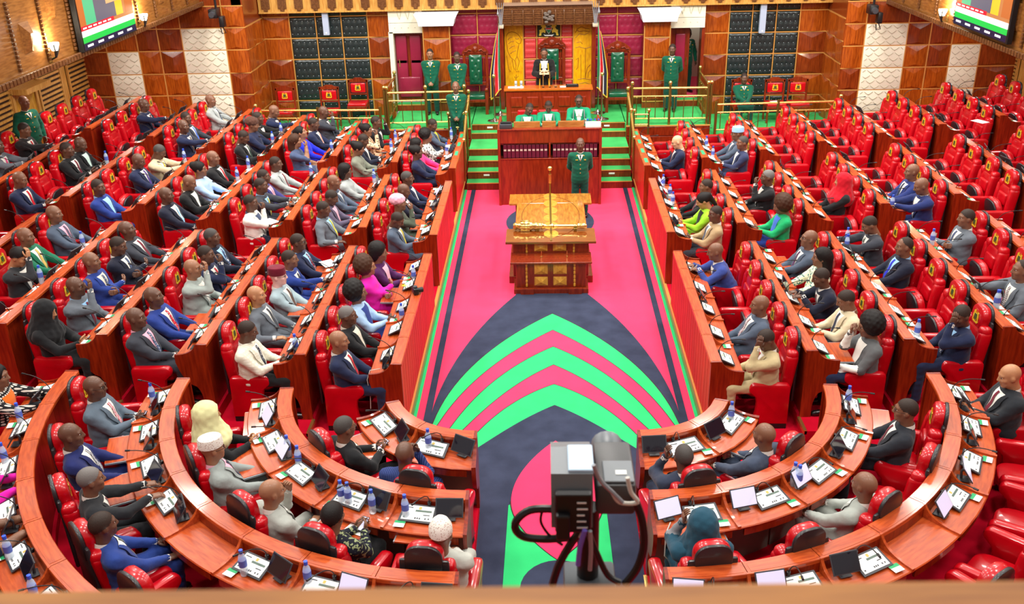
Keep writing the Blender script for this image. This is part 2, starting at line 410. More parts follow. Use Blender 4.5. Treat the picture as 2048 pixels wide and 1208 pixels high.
# ================================================================ chair
def arm_profile():
    P = [(-0.24, 0.07)] + [(-0.24, 0.56)] + arc(-0.18, 0.60, 0.06, 180, 90, 4) + arc(0.225, 0.585, 0.075, 90, -60, 7) + \
        [(0.205, 0.47), (0.185, 0.38), (0.19, 0.25), (0.215, 0.12), (0.22, 0.07)]
    return P[::-1]
def recline(q):
    x, y, z = q; return (x, y - 0.16 * z, z)
def chair_meshes():
    out = {}
    b = MB()                                                              # backrest: body with bolsters
    b.rbox((0, -0.255, 0.70), (0.235, 0.06, 0.30), 0.055, fn=lambda q: (q[0] * (1 - 0.10 * (q[2] + 0.1)), q[1] - 0.10 * q[2] + 0.25 * q[0] ** 2, q[2]))
    for s in (-1, 1):
        b.rbox((s * 0.235, -0.235, 0.68), (0.055, 0.085, 0.31), 0.05, fn=lambda q: (q[0], q[1] - 0.12 * q[2], q[2]))
        b.rbox((s * 0.205, -0.275, 0.97), (0.075, 0.08, 0.085), 0.06)
    b.rbox((0, -0.19, 0.76), (0.15, 0.03, 0.10), 0.03, fn=lambda q: (q[0], q[1] - 0.1 * q[2], q[2]))
    out['backrest'] = b.mesh('backrest', M_red)
    h = MB()                                                              # headrest with arched top
    pr = [(-0.165, -0.15), (0.165, -0.15), (0.175, 0.02)] + arc(0.045, 0.03, 0.13, 0, 90, 5) + arc(-0.045, 0.03, 0.13, 90, 180, 5) + [(-0.175, 0.02)]
    h.pillow(pr, -0.06, 0.065, 0.045, 'y')
    h.mapv(lambda x, y, z: (x, -y - 0.285 - 0.06 * z, z + 1.10))
    out['headrest'] = h.mesh('headrest', M_red)
    e = MB()                                                              # crest: shield, two supporters, base, spear tips
    def ep(poly, m=0, d=0.0): e.prism(poly, d, d + 0.005, 'y', m)
    ep([(-0.026, 0.03), (-0.03, 0.0), (-0.018, -0.03), (0, -0.044), (0.018, -0.03), (0.03, 0.0), (0.026, 0.03)], 1, 0.003)
    ep([(-0.031, 0.036), (-0.036, 0.0), (-0.022, -0.036), (0, -0.051), (0.022, -0.036), (0.036, 0.0), (0.031, 0.036)], 0)
    for s in (-1, 1):
        q = [(s * x, z) for x, z in ((0.028, 0.05), (0.04, 0.062), (0.056, 0.05), (0.052, 0.035), (0.062, 0.005), (0.06, -0.035), (0.07, -0.05), (0.045, -0.05), (0.043, -0.02), (0.036, 0.0))]
        ep(q if s > 0 else q[::-1])
        q = [(s * x, z) for x, z in ((0.008, 0.036), (0.02, 0.036), (0.026, 0.075))]; ep(q if s > 0 else q[::-1])
    ep([(-0.065, -0.05), (-0.05, -0.068), (0.05, -0.068), (0.065, -0.05)])
    e.mapv(lambda x, y, z: (x * 1.2, y - 0.222 - 0.06 * z, z * 1.2 + 1.105))
    out['crest'] = e.mesh('crest', [M_emblem, M_emblemgreen], smooth=False)
    k = MB()
    k.rbox((0, -0.335, 0.70), (0.255, 0.02, 0.40), 0.02, fn=lambda q: (q[0] * (1 - 0.25 * max(0, q[2])), q[1] - 0.03 * q[2], q[2]), lite=True)
    pr2 = [(x * 1.0, z) for x, z in pr]
    h2 = MB().pillow(pr2, -0.02, 0.02, 0.012, 'y'); h2.mapv(lambda x, y, z: (x * 1.01, y - 0.362 - 0.03 * z, z * 1.01 + 1.10))
    k.add(h2.v, h2.f)
    out['back_shell'] = k.mesh('back_shell', M_blackleather)
    a = MB().pillow(arm_profile(), -0.06, 0.06, 0.035, 'x'); out['armrest'] = a.mesh('armrest', M_red)
    bb = MB().bbox(-0.05, 0.05, -0.23, 0.20, 0.0, 0.075, 0.008); out['arm_base'] = bb.mesh('arm_base', M_black)
    D = [(-0.245, -0.20), (0.245, -0.20), (0.25, 0.08)] + arc(0.08, 0.10, 0.165, 0, 90, 5) + arc(-0.08, 0.10, 0.165, 90, 180, 5) + [(-0.25, 0.08)]
    s1 = MB().pillow(D, -0.055, 0.06, 0.045, 'z'); out['seat'] = s1.mesh('seat', M_red)
    D2 = [(x * 0.9, y * 0.92) for x, y in D]
    s2 = MB().pillow(D2, -0.075, -0.045, 0.012, 'z'); out['seat_shell'] = s2.mesh('seat_shell', M_blackleather)
    return out
CM = chair_meshes()
PITCH = 0.775
def make_chair(loc, rz, label, group, folded, both=False, nosplit=1):
    t = empty('bench_chair', loc, rz, label, 'chair', group)
    put('backrest', CM['backrest'], t)
    hr = put('headrest', CM['headrest'], t); c = put('crest', CM['crest'], hr)
    put('back_shell', CM['back_shell'], t)
    if folded:
        st = put('seat', CM['seat'], t, (0, -0.10, 0.50), (R(78), 0, 0))
    else:
        st = put('seat', CM['seat'], t, (0, 0.02, 0.405))
    put('seat_shell', CM['seat_shell'], st)
    for sx in ((-1, 1) if both else (nosplit,)):
        a = put('armrest', CM['armrest'], t, (sx * PITCH / 2 * (1 if not both else 0.97), 0, 0)); put('arm_base', CM['arm_base'], a)
    return t

# ================================================================ desk units
def desk_meshes(W, r=None, depth=0.42, cap=0.135, planks=False, mir=1):
    """unit: s along the rail, t behind it (towards the sitter), z up.  r: radius of an arc."""
    if r is None: fm = lambda s, t, z: (s, -t, z)
    else:
        def fm(s, t, z):
            a = s / r; return ((r + t) * math.sin(a), r - (r + t) * math.cos(a), z)
    n = 1 if r is None else 4
    g = 0.004
    def slab(mb, s0, s1, poly, m=0):
        # poly in (t,z) swept along s
        k = len(poly); V = []; Fc = []
        for i in range(n + 1):
            s = s0 + (s1 - s0) * i / n; V += [fm(s, t, z) for t, z in poly]
        for i in range(n):
            for j in range(k): Fc.append([i * k + j, (i + 1) * k + j, (i + 1) * k + (j + 1) % k, i * k + (j + 1) % k])
        Fc += [list(range(k)), [n * k + j for j in range(k)][::-1]]
        mb.add(V, Fc, m)
    H = RAILH; w = W / 2 - g; o = {}
    b = MB(); slab(b, -w, w, [(-0.012, H - 0.035), (-0.012, H - 0.006), (-0.006, H), (cap - 0.004, H), (cap, H - 0.006), (cap, H - 0.04)]); o['cap_rail'] = b.mesh('cap_rail', M_cap, ang=30)
    b = MB(); slab(b, -w + 0.03, w - 0.03, [(0.022, H), (0.022, H + 0.0025), (cap - 0.028, H + 0.0025), (cap - 0.028, H)]); o['cap_inset'] = b.mesh('cap_inset', M_cap, ang=30)
    b = MB(); slab(b, -w, w, [(cap - 0.02, 0.80), (cap - 0.02, H - 0.04), (cap, H - 0.04), (cap, 0.80)]); o['rear_board'] = b.mesh('rear_board', M_end, ang=30)
    b = MB(); slab(b, -w, w, [(cap, 0.805), (cap, 0.835), (depth, 0.815), (depth + 0.01, 0.805), (depth, 0.785), (cap, 0.785)]); o['writing_top'] = b.mesh('writing_top', M_cap, ang=30)
    b = MB(); slab(b, -w + 0.05, w - 0.05, [(depth - 0.03, 0.70), (depth - 0.03, 0.78), (depth - 0.005, 0.78), (depth - 0.005, 0.70)]); o['drawer'] = b.mesh('drawer', M_redwood, ang=30)
    b = MB(); slab(b, -w, w, [(0.02, 0.0), (0.02, H - 0.03), (0.06, H - 0.03), (0.06, 0.0)]); o['front_panel'] = b.mesh('front_panel', M_end, ang=30)
    if planks:
        b = MB(); pw = W / 4; slab(b, -pw / 2 + 0.008, pw / 2 - 0.008, [(-0.002, 0.0), (-0.002, H - 0.04), (0.019, H - 0.04), (0.019, 0.0)]) if True else slab(b, -pw / 2 + 0.004, pw / 2 - 0.004, [(0.0, 0.0), (0.0, H - 0.04), (0.02, H - 0.04), (0.02, 0.0)]); o['plank'] = b.mesh('plank', M_plank, ang=30)
    if r is not None:
        b = MB(); slab(b, -w + 0.01, w - 0.01, [(0.062, 0.0), (0.062, 0.62), (0.075, 0.62), (0.075, 0.0)]); o['vent_panel'] = b.mesh('vent_panel', M_steel, ang=30)
    def prof(curve_end):
        return [(cap, H + 0.004)] + bez((cap + 0.005, H), (cap + 0.06, 0.83), (depth + 0.012, 0.838), 8)[1:]
    b = MB(); c = prof(0); lowr = [(t, z - 0.03) for t, z in c]
    n_old = n; n = 1
    slab(b, -0.014, 0.014, [(cap - 0.02, 0.80), (cap - 0.02, H + 0.004)] + c + [(depth + 0.012, 0.80)]); o['divider'] = b.mesh('divider', M_cap, ang=30)
    e = MB(); pe = [(-0.004, 0.0), (-0.004, H + 0.002), (cap, H + 0.004)] + c[1:] + [(depth + 0.012, 0.72)] + bez((depth + 0.0, 0.70), (depth - 0.05, 0.42), (0.20, 0.36), 5)[1:] + bez((0.20, 0.36), (0.12, 0.25), (0.14, 0.0), 4)[1:]
    slab(e, -0.016, 0.016, pe); o['end_panel'] = e.mesh('end_panel', M_end, ang=30)
    b = MB(); n = n_old
    # console: black frame leaning against the rear board with a printed white card
    bw = 0.145 if r is None else 0.16
    def con(mb, x0, x1, a0, a1, d0, d1, m):
        P0 = np.array((cap + 0.20, 0.835)); P1 = np.array((cap + 0.02, 0.925)) if r is None else np.array((cap + 0.03, 0.90))
        if r is not None: P0 = np.array((cap + 0.235, 0.836))
        ax = P1 - P0; nn = np.array((-ax[1], ax[0])); nn = -nn / np.linalg.norm(nn)
        if nn[1] < 0: nn = -nn
        q = [P0 + ax * a0 + nn * d0, P0 + ax * a1 + nn * d0, P0 + ax * a1 + nn * d1, P0 + ax * a0 + nn * d1]
        nonlocal n
        kk = n; n = 1; slab(mb, x0, x1, [tuple(z) for z in q], m); n = kk
    xc = -0.10 if r is None else -0.09
    if r is not None and mir < 0: xc = 0.09
    f = MB(); con(f, xc - bw, xc + bw, 0, 1, 0, 0.012, 0); o['console_frame'] = f.mesh('console_frame', M_dark, smooth=False)
    f = MB(); con(f, xc - bw + 0.02, xc + bw - 0.02, 0.1, 0.92, 0.010, 0.014, 0)
    con(f, xc - 0.03, xc + bw - 0.04, 0.60, 0.70, 0.013, 0.0155, 1); con(f, xc - 0.005, xc + 0.02, 0.74, 0.88, 0.013, 0.0155, 2)
    for i, x in enumerate((-0.02, 0.0, 0.02, 0.07, 0.1)): con(f, xc + x, xc + x + 0.012, 0.2, 0.28, 0.013, 0.0155, 3)
    con(f, xc - bw + 0.035, xc - bw + 0.05, 0.2, 0.27, 0.013, 0.0155, 3); con(f, xc - bw + 0.035, xc - bw + 0.1, 0.78, 0.82, 0.013, 0.0155, 3); con(f, xc + 0.05, xc + 0.11, 0.42, 0.46, 0.013, 0.0155, 3)
    o['console_card'] = f.mesh('console_card', [M_white, mat('card_band', (90, 110, 100)), mat('card_gold', (200, 176, 90)), mat('card_ink', (70, 74, 80))], smooth=False)
    mcr = MB(); x0 = xc + 0.08 * mir
    base = Vector(fm(x0, cap + 0.02, 0.935)); tip = Vector(fm(x0 - 0.05, cap + 0.30, 1.14)); md = Vector(fm(x0 + 0.02, cap + 0.05, 1.12))
    mcr.tube([tuple(q) for q in bez(base, md, tip, 7)], 0.0055, 5); d = (tip - md).normalized(); mcr.tube([tuple(tip), tuple(tip + d * 0.05)], 0.011, 6)
    mcr.tube([tuple(base + Vector((0, 0, -0.02))), tuple(base + Vector((0, 0, 0.015)))], 0.02, 8)
    o['microphone'] = mcr.mesh('microphone', M_black)
    o['fm'] = fm
    return o
def tablet_mesh(w=0.28, h=0.195, lit=0):
    b = MB().bbox(-w / 2, w / 2, -0.006, 0.006, 0, h, 0.004); fr = b.mesh('tablet_case', M_dark, smooth=False)
    s = MB().box(-w / 2 + 0.012, w / 2 - 0.012, -0.0085, -0.006, 0.012, h - 0.012); sc = s.mesh('tablet_screen', M_screenlit if lit else M_screen, smooth=False)
    st = MB().bbox(-0.06, 0.06, 0.0, 0.13, -0.045, -0.035, 0.004); st.tube([(0, 0.09, -0.04), (0, 0.10, 0.05), (0, 0.075, 0.085)], 0.014, 6)
    return fr, sc, st.mesh('tablet_stand', M_dark)
TAB = [tablet_mesh(), tablet_mesh(lit=1)]
CARDM = MB().box(-0.055, 0.055, -0.05, 0.05, 0, 0.003).mesh('card', M_white, smooth=False)
CARDG = MB().box(-0.055, 0.055, 0.01, 0.05, 0.003, 0.004).mesh('card_stripe', M_greencard, smooth=False)
def frame(o, loc, rz): o.location = loc; o.rotation_euler = (0, 0, rz)
def local(loc, rz, q):
    c, s = math.cos(rz), math.sin(rz); return Vector((loc[0] + c * q[0] - s * q[1], loc[1] + s * q[0] + c * q[1], loc[2] + q[2]))
def put_tablet(loc, rz, fm, s, t, lit, yaw, label, group, zt=0.885):
    q = fm(s, t, zt); a = empty('tablet', local(loc, rz, q), rz + yaw, label, 'tablet', group)
    fr, sc, st = TAB[lit]
    # screen faces the sitter (local -y), leaning back
    c = put('case', fr, a, (0, 0, 0), (R(-34), 0, 0)); put('screen', sc, c); put('stand', st, a)
    return a
def put_card(loc, rz, fm, s, t, label, group):
    a = put('name_card', CARDM, None, local(loc, rz, fm(s, t, 0.838)), (0, 0, rz)); tag(a, label, 'card', group); put('green_stripe', CARDG, a)
BOT = {}
def bottle_meshes():
    b = MB().lathe([(0.0, 0), (0.03, 0), (0.033, 0.01), (0.033, 0.07), (0.029, 0.09), (0.033, 0.11), (0.033, 0.15), (0.026, 0.18), (0.014, 0.20), (0.013, 0.21)], 14)
    c = MB().lathe([(0.0, 0.205), (0.0165, 0.205), (0.0165, 0.235), (0.0, 0.236)], 12); l = MB().lathe([(0.0337, 0.085), (0.0337, 0.145)], 14)
    BOT['b'] = b.mesh('bottle', M_bottle); BOT['c'] = c.mesh('bottle_cap', M_bluecap); BOT['l'] = l.mesh('bottle_label', M_bluelabel)
bottle_meshes()
def put_bottle(pos, label, group):
    o = put('water_bottle', BOT['b'], None, pos); o.scale = (1.15, 1.15, 1.2); tag(o, label, 'bottle', group); put('cap', BOT['c'], o); put('label_wrap', BOT['l'], o); return o
DM = {}
def desk_unit(key, loc, rz, W, label, group, mic=True, end=None, row1=False, r=None, console=True, divider=1, mir=1):
    if key not in DM:
        DM[key] = desk_meshes(W, r, depth=0.42 if r is None else 0.52, cap=0.135 if r is None else 0.16, planks=row1, mir=mir)
    D = DM[key]
    t = empty('bench_desk', loc, rz, label, 'desk', group)
    cr = put('cap_rail', D['cap_rail'], t); put('cap_inset', D['cap_inset'], cr)
    for k in ('rear_board', 'writing_top', 'drawer', 'front_panel'): put(k, D[k], t)
    if 'vent_panel' in D: put('vent_panel', D['vent_panel'], t)
    if row1:
        for i in range(4):
            if r is None: put('plank', D['plank'], t, ((i - 1.5) * W / 4, 0, 0))
            else:
                a = (i - 1.5) * W / 4 / r; o = put('plank', D['plank'], t)
                o.matrix_local = Matrix.Translation((0, r, 0)) @ Matrix.Rotation(a, 4, 'Z') @ Matrix.Translation((0, -r, 0))
    def edge(kind, sgn):
        if r is None: put(kind, D[kind], t, (sgn * W / 2, 0, 0))
        else:
            o = put(kind, D[kind], t); a = sgn * W / 2 / r
            o.matrix_local = Matrix.Translation((0, r, 0)) @ Matrix.Rotation(a, 4, 'Z') @ Matrix.Translation((0, -r, 0))
    if divider: edge('divider', divider)
    if end:
        for sg in end: edge('end_panel', sg)
    if console:
        f = put('console_frame', D['console_frame'], t); put('console_card', D['console_card'], f)
        if mic: put('microphone', D['microphone'], t)
    return t, D['fm']

SEATS = {}      # id -> (loc, rz, side, row/arc, index)
DESKFM = {}; DESKOBJ = {}
for sd, X, Z in ((-1, XL, ZL), (1, XR, ZR)):
    rz = -sd * -PI / 2 if False else (-PI / 2 if sd < 0 else PI / 2)      # facing the aisle: busy side faces +X
    for k in range(7):
        fz = Z[k] - RAILH
        for sec, (ya, yb, n) in SEC.items():
            W = (yb - ya) / n
            for i in range(n):
                y = ya + (i + 0.5) * W
                u = 0
                loc = Vector((sd * X[k], y, fz)); sid = ('L' if sd < 0 else 'R') + '%d%s%d' % (k + 1, sec, i + 1)
                # keep only what the picture can show
                d = Vector((sd * (X[k] + 0.6), y, fz + 1.0)) - CAM; zc = d.dot(FW); uu = 1024 + F_PX * d.dot(RT) / zc
                if uu < -70 or uu > 2120: continue
                lab = 'wooden bench desk, %s row, %s, %s' % (ORD[k], BLK[sec], SIDE[sd])
                ends = ()
                nearsgn = 1 if sd < 0 else -1          # local x of the end towards the gallery (small Y)
                if i == 0: ends = (nearsgn,)
                if i == n - 1: ends = ends + (-nearsgn,)
                t, fm = desk_unit('row1%s' % sec if k == 0 else 'row%s' % sec, loc, rz, W, lab, 'bench desks ' + lab[19:], row1=(k == 0), end=ends, divider=(nearsgn if i else 0))
                SEATS[sid] = (Vector((sd * (X[k] + 0.80), y, fz)), rz, sd, k, sec, i, n)
                DESKFM[sid] = (loc, rz, fm); DESKOBJ[sid] = t
ARCSEAT = {('L', 'A'): [14, 49], ('R', 'A'): [13, 45], ('L', 'B'): [5, 22.5, 38.5, 57, 71.5], ('R', 'B'): [7, 22, 39, 56, 71],
           ('L', 'C'): [11, 23, 35, 47, 58, 70.5, 83.5], ('R', 'C'): [11, 23, 35, 47, 59, 71, 85], ('L', 'D'): [48, 57, 66, 76, 86], ('R', 'D'): [60, 70, 80, 88]}
for sd in (-1, 1):
    S = 'L' if sd < 0 else 'R'
    for key in 'ABCD':
        r, z, da, n = ARC[key]; fz = z - RAILH
        if sd > 0 and key == 'C': r = 3.58
        W = r * R(da)
        for i in range(n):
            a = (i + 0.5) * da; px = CX + r * math.sin(R(a)); py = CY - r * math.cos(R(a))
            d = Vector((sd * px, py, fz + 1)) - CAM; zc = d.dot(FW); uu = 1024 + F_PX * d.dot(RT) / zc; vv = 604 - F_PX * d.dot(UP) / zc
            if uu < -120 or uu > 2170 or vv > 1330: continue
            # facing the centre of the arc
            rz = sd * R(a)
            loc = Vector((sd * px, py, fz))
            lab = 'curved wooden desk unit with sloping console, %s, %s' % (ARCN[key], SIDE[sd])
            blank = (key == 'C' and i == 3)
            if blank: lab = 'curved wooden desk unit with bare writing top, third arc, %s' % SIDE[sd]
            ends = ()
            if i == 0: ends = (-1 if sd > 0 else 1,)
            if i == n - 1: ends = ends + ((1 if sd > 0 else -1),)
            t, fm = desk_unit('arc%s%d' % (key, sd), loc, rz, W, lab, None if blank else 'curved desks, %s, %s' % (ARCN[key], SIDE[sd]), r=r, end=ends, console=not blank, divider=(-1 if sd > 0 else 1) if i else 0, row1=(key == 'A'), mir=-sd)
            DESKFM['%s%s%d' % (S, key, i + 1)] = (loc, rz, fm); DESKOBJ['%s%s%d' % (S, key, i + 1)] = t
        for i, a in enumerate(ARCSEAT.get((S, key), [])):
            rr = r + 0.88
            SEATS['%s%s%d' % (S, key, i + 1)] = (Vector((sd * (CX + rr * math.sin(R(a))), CY - rr * math.cos(R(a)), fz)), sd * R(a), sd, key, 'arc', i, 0)
# ================================================================ room shell
HL = [3.46, 2.90, 2.34, 1.78, 1.22, 0.66]
HR = [3.38, 2.83, 2.27, 1.71, 1.15, 0.60]
HOL = [3.98, 3.45, 2.90, 2.32, 1.76, 1.20, 0.64]
HOR = [3.79, 3.25, 2.71, 2.16, 1.61, 1.06, 0.52]
YB, YO = 26.3, 24.7
wb = struct('wall_back', MB().box(-7.7, -4.2, YB, YB + 0.3, 0, 4.6).box(-3.35, 3.25, YB, YB + 0.3, 0, 4.6).box(4.15, 7.5, YB, YB + 0.3, 0, 4.6)
            .box(-4.2, -3.35, YB, YB + 0.3, 3.1, 4.6).box(3.25, 4.15, YB, YB + 0.3, 3.1, 4.6), M_walldark, smooth=False)
wol = struct('wall_back_left', MB().box(-13.0, -7.66, YO, YO + 0.3, 0, 5.6), M_walldark, smooth=False)
wor = struct('wall_back_right', MB().box(7.42, 13.0, YO, YO + 0.3, 0, 5.6), M_walldark, smooth=False)
wrl = struct('wall_return_left', MB().box(-7.9, -7.62, YO, YB + 0.3, 0, 4.6), M_walldark, smooth=False)
wrr = struct('wall_return_right', MB().box(7.38, 7.66, YO, YB + 0.3, 0, 4.6), M_walldark, smooth=False)
wsl = struct('wall_left', MB().box(-12.3, -11.95, -2, YO + 0.3, 0, 5.6), M_honey, smooth=False)
wsr = struct('wall_right', MB().box(11.75, 12.1, -2, YO + 0.3, 0, 5.6), M_honey, smooth=False)
struct('wall_front', MB().box(-13, 13, -2.3, -2.0, 0, 5.0), M_walldark, smooth=False)
PAN = {}
def panel_mesh(kind, w, h):
    key = (kind, round(w, 2), round(h, 2))
    if key in PAN: return PAN[key]
    b = MB(); x, z = w / 2 - 0.012, h / 2 - 0.012
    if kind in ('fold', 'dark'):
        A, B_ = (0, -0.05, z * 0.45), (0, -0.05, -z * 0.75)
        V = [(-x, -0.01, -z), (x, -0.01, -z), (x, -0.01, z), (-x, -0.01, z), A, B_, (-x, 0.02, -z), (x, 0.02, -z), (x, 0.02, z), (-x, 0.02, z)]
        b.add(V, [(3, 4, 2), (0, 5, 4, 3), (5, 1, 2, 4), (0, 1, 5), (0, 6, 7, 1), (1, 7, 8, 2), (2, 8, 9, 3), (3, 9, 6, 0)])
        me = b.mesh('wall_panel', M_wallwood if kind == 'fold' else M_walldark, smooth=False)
    elif kind == 'ridge':
        V = [(-x, -0.01, -z), (x, -0.01, -z), (x, -0.01, z), (-x, -0.01, z), (0, -0.055, -z), (0, -0.055, z), (-x, 0.02, -z), (x, 0.02, -z), (x, 0.02, z), (-x, 0.02, z)]
        b.add(V, [(0, 4, 5, 3), (4, 1, 2, 5), (3, 5, 2), (0, 1, 4), (0, 6, 7, 1), (1, 7, 8, 2), (2, 8, 9, 3), (3, 9, 6, 0)])
        me = b.mesh('wall_panel', M_wallwood, smooth=False)
    elif kind in ('D', 'M', 'C'):
        pts = []
        nx = 4
        for j, fz in enumerate((-0.62, 0.0, 0.62)):
            off = 0.5 if j % 2 else 0.0
            for i in range(nx + (0 if j % 2 else 1)): pts.append((-1 + 2 * (i + off) / nx, fz))
        pts = [(px * 0.86, pz) for px, pz in pts]
        def fn(u, v):
            X, Zz = (u * 2 - 1), (v * 2 - 1)
            e = (1 - abs(X) ** 8) * (1 - abs(Zz) ** 8)
            d = 0.045 * max(0, e) ** 0.35
            for px, pz in pts: d -= 0.02 * math.exp(-(((X - px) * x) ** 2 + ((Zz - pz) * z) ** 2) / 0.0012)
            return (X * x, -d, Zz * z)
        b.grid(fn, 22, 16)
        for px, pz in pts: b.lathe([(0.0, 0.0), (0.012, 0.0), (0.010, 0.007), (0.0, 0.009)], 7, (px * x, 0.0, pz * z), 1) if False else b.rbox((px * x, -0.028, pz * z), (0.012, 0.008, 0.009), 0.008, 1, lite=True)
        me = b.mesh('padded_panel', [{'D': M_darkpad, 'M': M_maroon, 'C': M_redpad}[kind], {'D': M_buttonglint, 'M': M_maroon, 'C': M_redpad}[kind]], ang=80)
    elif kind == 'W':
        b.bbox(-x, x, -0.03, 0.02, -z, z, 0.006)
        n = 4 if w > 0.95 else 3
        for j in range(4):
            zz = z * (0.72 - 0.5 * j); off = 0.5 if j % 2 else 0
            for i in range(n + (0 if j % 2 else 1)):
                cx = -x + 2 * x * (i + off) / n; hw = x / n * 0.88
                P = [(cx + hw * t, -0.034, zz + 0.075 * (abs(t) ** 1.4) - 0.03 + (0.028 if abs(t) < 0.08 else 0) * 0) for t in np.linspace(-1, 1, 7)]
                P = [q for q in P if abs(q[0]) < x * 0.97]
                if len(P) > 2: b.tube(P, [0.004] + [0.009] * (len(P) - 2) + [0.004], 4, 1); 
                if abs(cx) < x * 0.95: b.rbox((cx, -0.034, zz - 0.035), (0.016, 0.008, 0.01), 0.006, 1, lite=True)
        me = b.mesh('carved_panel', [M_cream, M_creamline])
    PAN[key] = me
    return me
def panels(wall, cols, H, place, rot, ztop=None, skip=lambda c, r: False):
    for ci, (x0, x1, kind) in enumerate(cols):
        for ri in range(len(H) - 1):
            if skip(ci, ri): continue
            z1, z0 = H[ri], H[ri + 1]; w = x1 - x0; h = z1 - z0
            kd = kind
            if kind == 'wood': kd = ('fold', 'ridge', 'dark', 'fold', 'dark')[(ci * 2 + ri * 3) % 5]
            if kind == 'W2': kd = 'W' if ri >= 2 else 'fold'
            if kind == 'W1': kd = 'W' if ri >= 1 else 'dark'
            me = panel_mesh(kd, round(w, 1) if False else w, round(h, 2))
            x = (x0 + x1) / 2; z = (z0 + z1) / 2
            o = put(me.name.split('.')[0], me, wall, place(x, z), rot)
def trims(wall, xs, H, place, rot, L0, L1):
    for z in H:
        o = MB().box(L0, L1, -0.022, 0.02, z - 0.013, z + 0.013).obj('gold_strip', M_gold_trim, wall, place(0, 0), rot, smooth=False); o.location.z += 0
    for x in xs:
        MB().box(x - 0.013, x + 0.013, -0.024, 0.02, H[-1], H[0] + 0.3).obj('gold_strip', M_gold_trim, wall, place(0, 0), rot, smooth=False)
pb = lambda y: (lambda x, z: (x, y, z))
HLx = [4.0] + HL; HRx = [3.92] + HR
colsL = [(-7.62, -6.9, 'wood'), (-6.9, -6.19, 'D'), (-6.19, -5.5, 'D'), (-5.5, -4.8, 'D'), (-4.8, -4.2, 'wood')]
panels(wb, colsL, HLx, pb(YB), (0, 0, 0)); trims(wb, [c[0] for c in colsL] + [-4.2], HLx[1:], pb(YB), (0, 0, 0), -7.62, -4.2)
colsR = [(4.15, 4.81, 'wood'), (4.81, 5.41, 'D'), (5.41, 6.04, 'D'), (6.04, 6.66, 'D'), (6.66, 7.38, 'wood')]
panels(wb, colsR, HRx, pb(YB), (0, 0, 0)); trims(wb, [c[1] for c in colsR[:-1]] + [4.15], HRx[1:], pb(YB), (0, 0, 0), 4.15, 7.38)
colsM = [(-2.58, -1.86, 'M'), (-1.86, -1.2, 'M')]
panels(wb, colsM, HLx, pb(YB), (0, 0, 0), skip=lambda c, r: r > 4); trims(wb, [-2.58, -1.86], HLx[1:-1], pb(YB), (0, 0, 0), -2.58, -1.2)
colsM2 = [(1.22, 1.86, 'M'), (1.86, 2.56, 'M')]
panels(wb, colsM2, HRx, pb(YB), (0, 0, 0), skip=lambda c, r: r > 4); trims(wb, [1.86, 2.56], HRx[1:-1], pb(YB), (0, 0, 0), 1.22, 2.56)
for s, H in ((-1, HL), (1, HR)):                        # projecting wood pilasters beside the doors
    x0, x1 = (-3.28, -2.56) if s < 0 else (2.53, 3.22)
    p = struct('trim_pilaster', MB().box(x0, x1, 25.82, YB + 0.1, 0.9, 3.3), M_walldark, smooth=False)
    panels(p, [(x0, x1, 'wood')], [3.26] + H[1:-1], pb(25.82), (0, 0, 0))
    trims(p, [x0 + 0.01, x1 - 0.01], H[1:-1], pb(25.82), (0, 0, 0), x0, x1)
    # white enamel box and cream plaster head above
    b = MB(); b.prism([(x0 - 0.06, 3.26), (x1 + 0.12, 3.26), (x1 + 0.16, 3.42), (x1 + 0.24, 3.56), (x0 - 0.18, 3.56), (x0 - 0.1, 3.42)], 25.55, 26.2, 'y')
    o = b.obj('wall_cabinet', M_whitebox, None, smooth=False); tag(o, 'white flared wall cabinet above the pilaster beside the %s doorway' % ('closed' if s < 0 else 'open'), 'cabinet')
    d0, d1 = (-4.2, -3.3) if s < 0 else (3.24, 4.14)
    q = MB().box(d0, d1, 26.05, 26.32, 3.02, 3.28).box(d0, d1, 26.05, 26.32, 3.29, 3.62)
    for i in range(4): q.box(d0 + 0.15 + i * 0.18, d0 + 0.17 + i * 0.18, 26.045, 26.05, 3.15, 3.17, 1)
    for i in range(3):
        for t in (-1, 1): q.tube([(d0 + 0.3 + i * 0.22, 26.04, 3.38), (d0 + 0.3 + i * 0.22 + t * 0.06, 26.04, 3.58)], 0.006, 4, 1)
    struct('trim_door_head', q, [M_cream, M_creamline], smooth=False)
# doors
d1 = struct('door_1', MB().box(-4.12, -3.34, 26.3, 26.36, 1.15, 3.05), M_redwood)
for zz, hh, nm in ((2.55, 0.42, 'door_pad'), (1.85, 0.5, 'door_pad')):
    for xx in (-3.93, -3.55):
        MB().rbox((xx, 26.28, zz), (0.15, 0.03, hh * 0.9), 0.03).obj('door_pad', M_maroon, d1)
MB().rbox((-3.74, 26.27, 1.55), (0.30, 0.04, 0.28), 0.04).obj('door_pad', M_maroon, d1)
MB().tube([(-4.0, 26.25, 2.1), (-4.0, 26.25, 2.3)], 0.015, 6).obj('door_handle', M_brass, d1)
struct('trim_door_post', MB().box(-4.22, -4.10, 26.05, 26.3, 1.15, 3.05), M_cream, smooth=False)
struct('trim_door_post', MB().box(3.22, 3.30, 26.1, 26.5, 0.97, 3.05).box(4.08, 4.16, 26.1, 26.5, 0.97, 3.05), M_redwood, smooth=False)
d2 = struct('door_2', MB().box(-0.47, 0, -0.03, 0.03, 1.15, 3.02), M_redwood, loc=(3.80, 26.35, 0), rot=(0, 0, R(-8)))
MB().rbox((-0.24, -0.035, 2.35), (0.13, 0.025, 0.48), 0.03).obj('door_pad', M_maroon, d2)
MB().tube([(-0.06, -0.05, 2.0), (-0.06, -0.05, 2.2)], 0.012, 6).obj('door_handle', M_brass, d2)
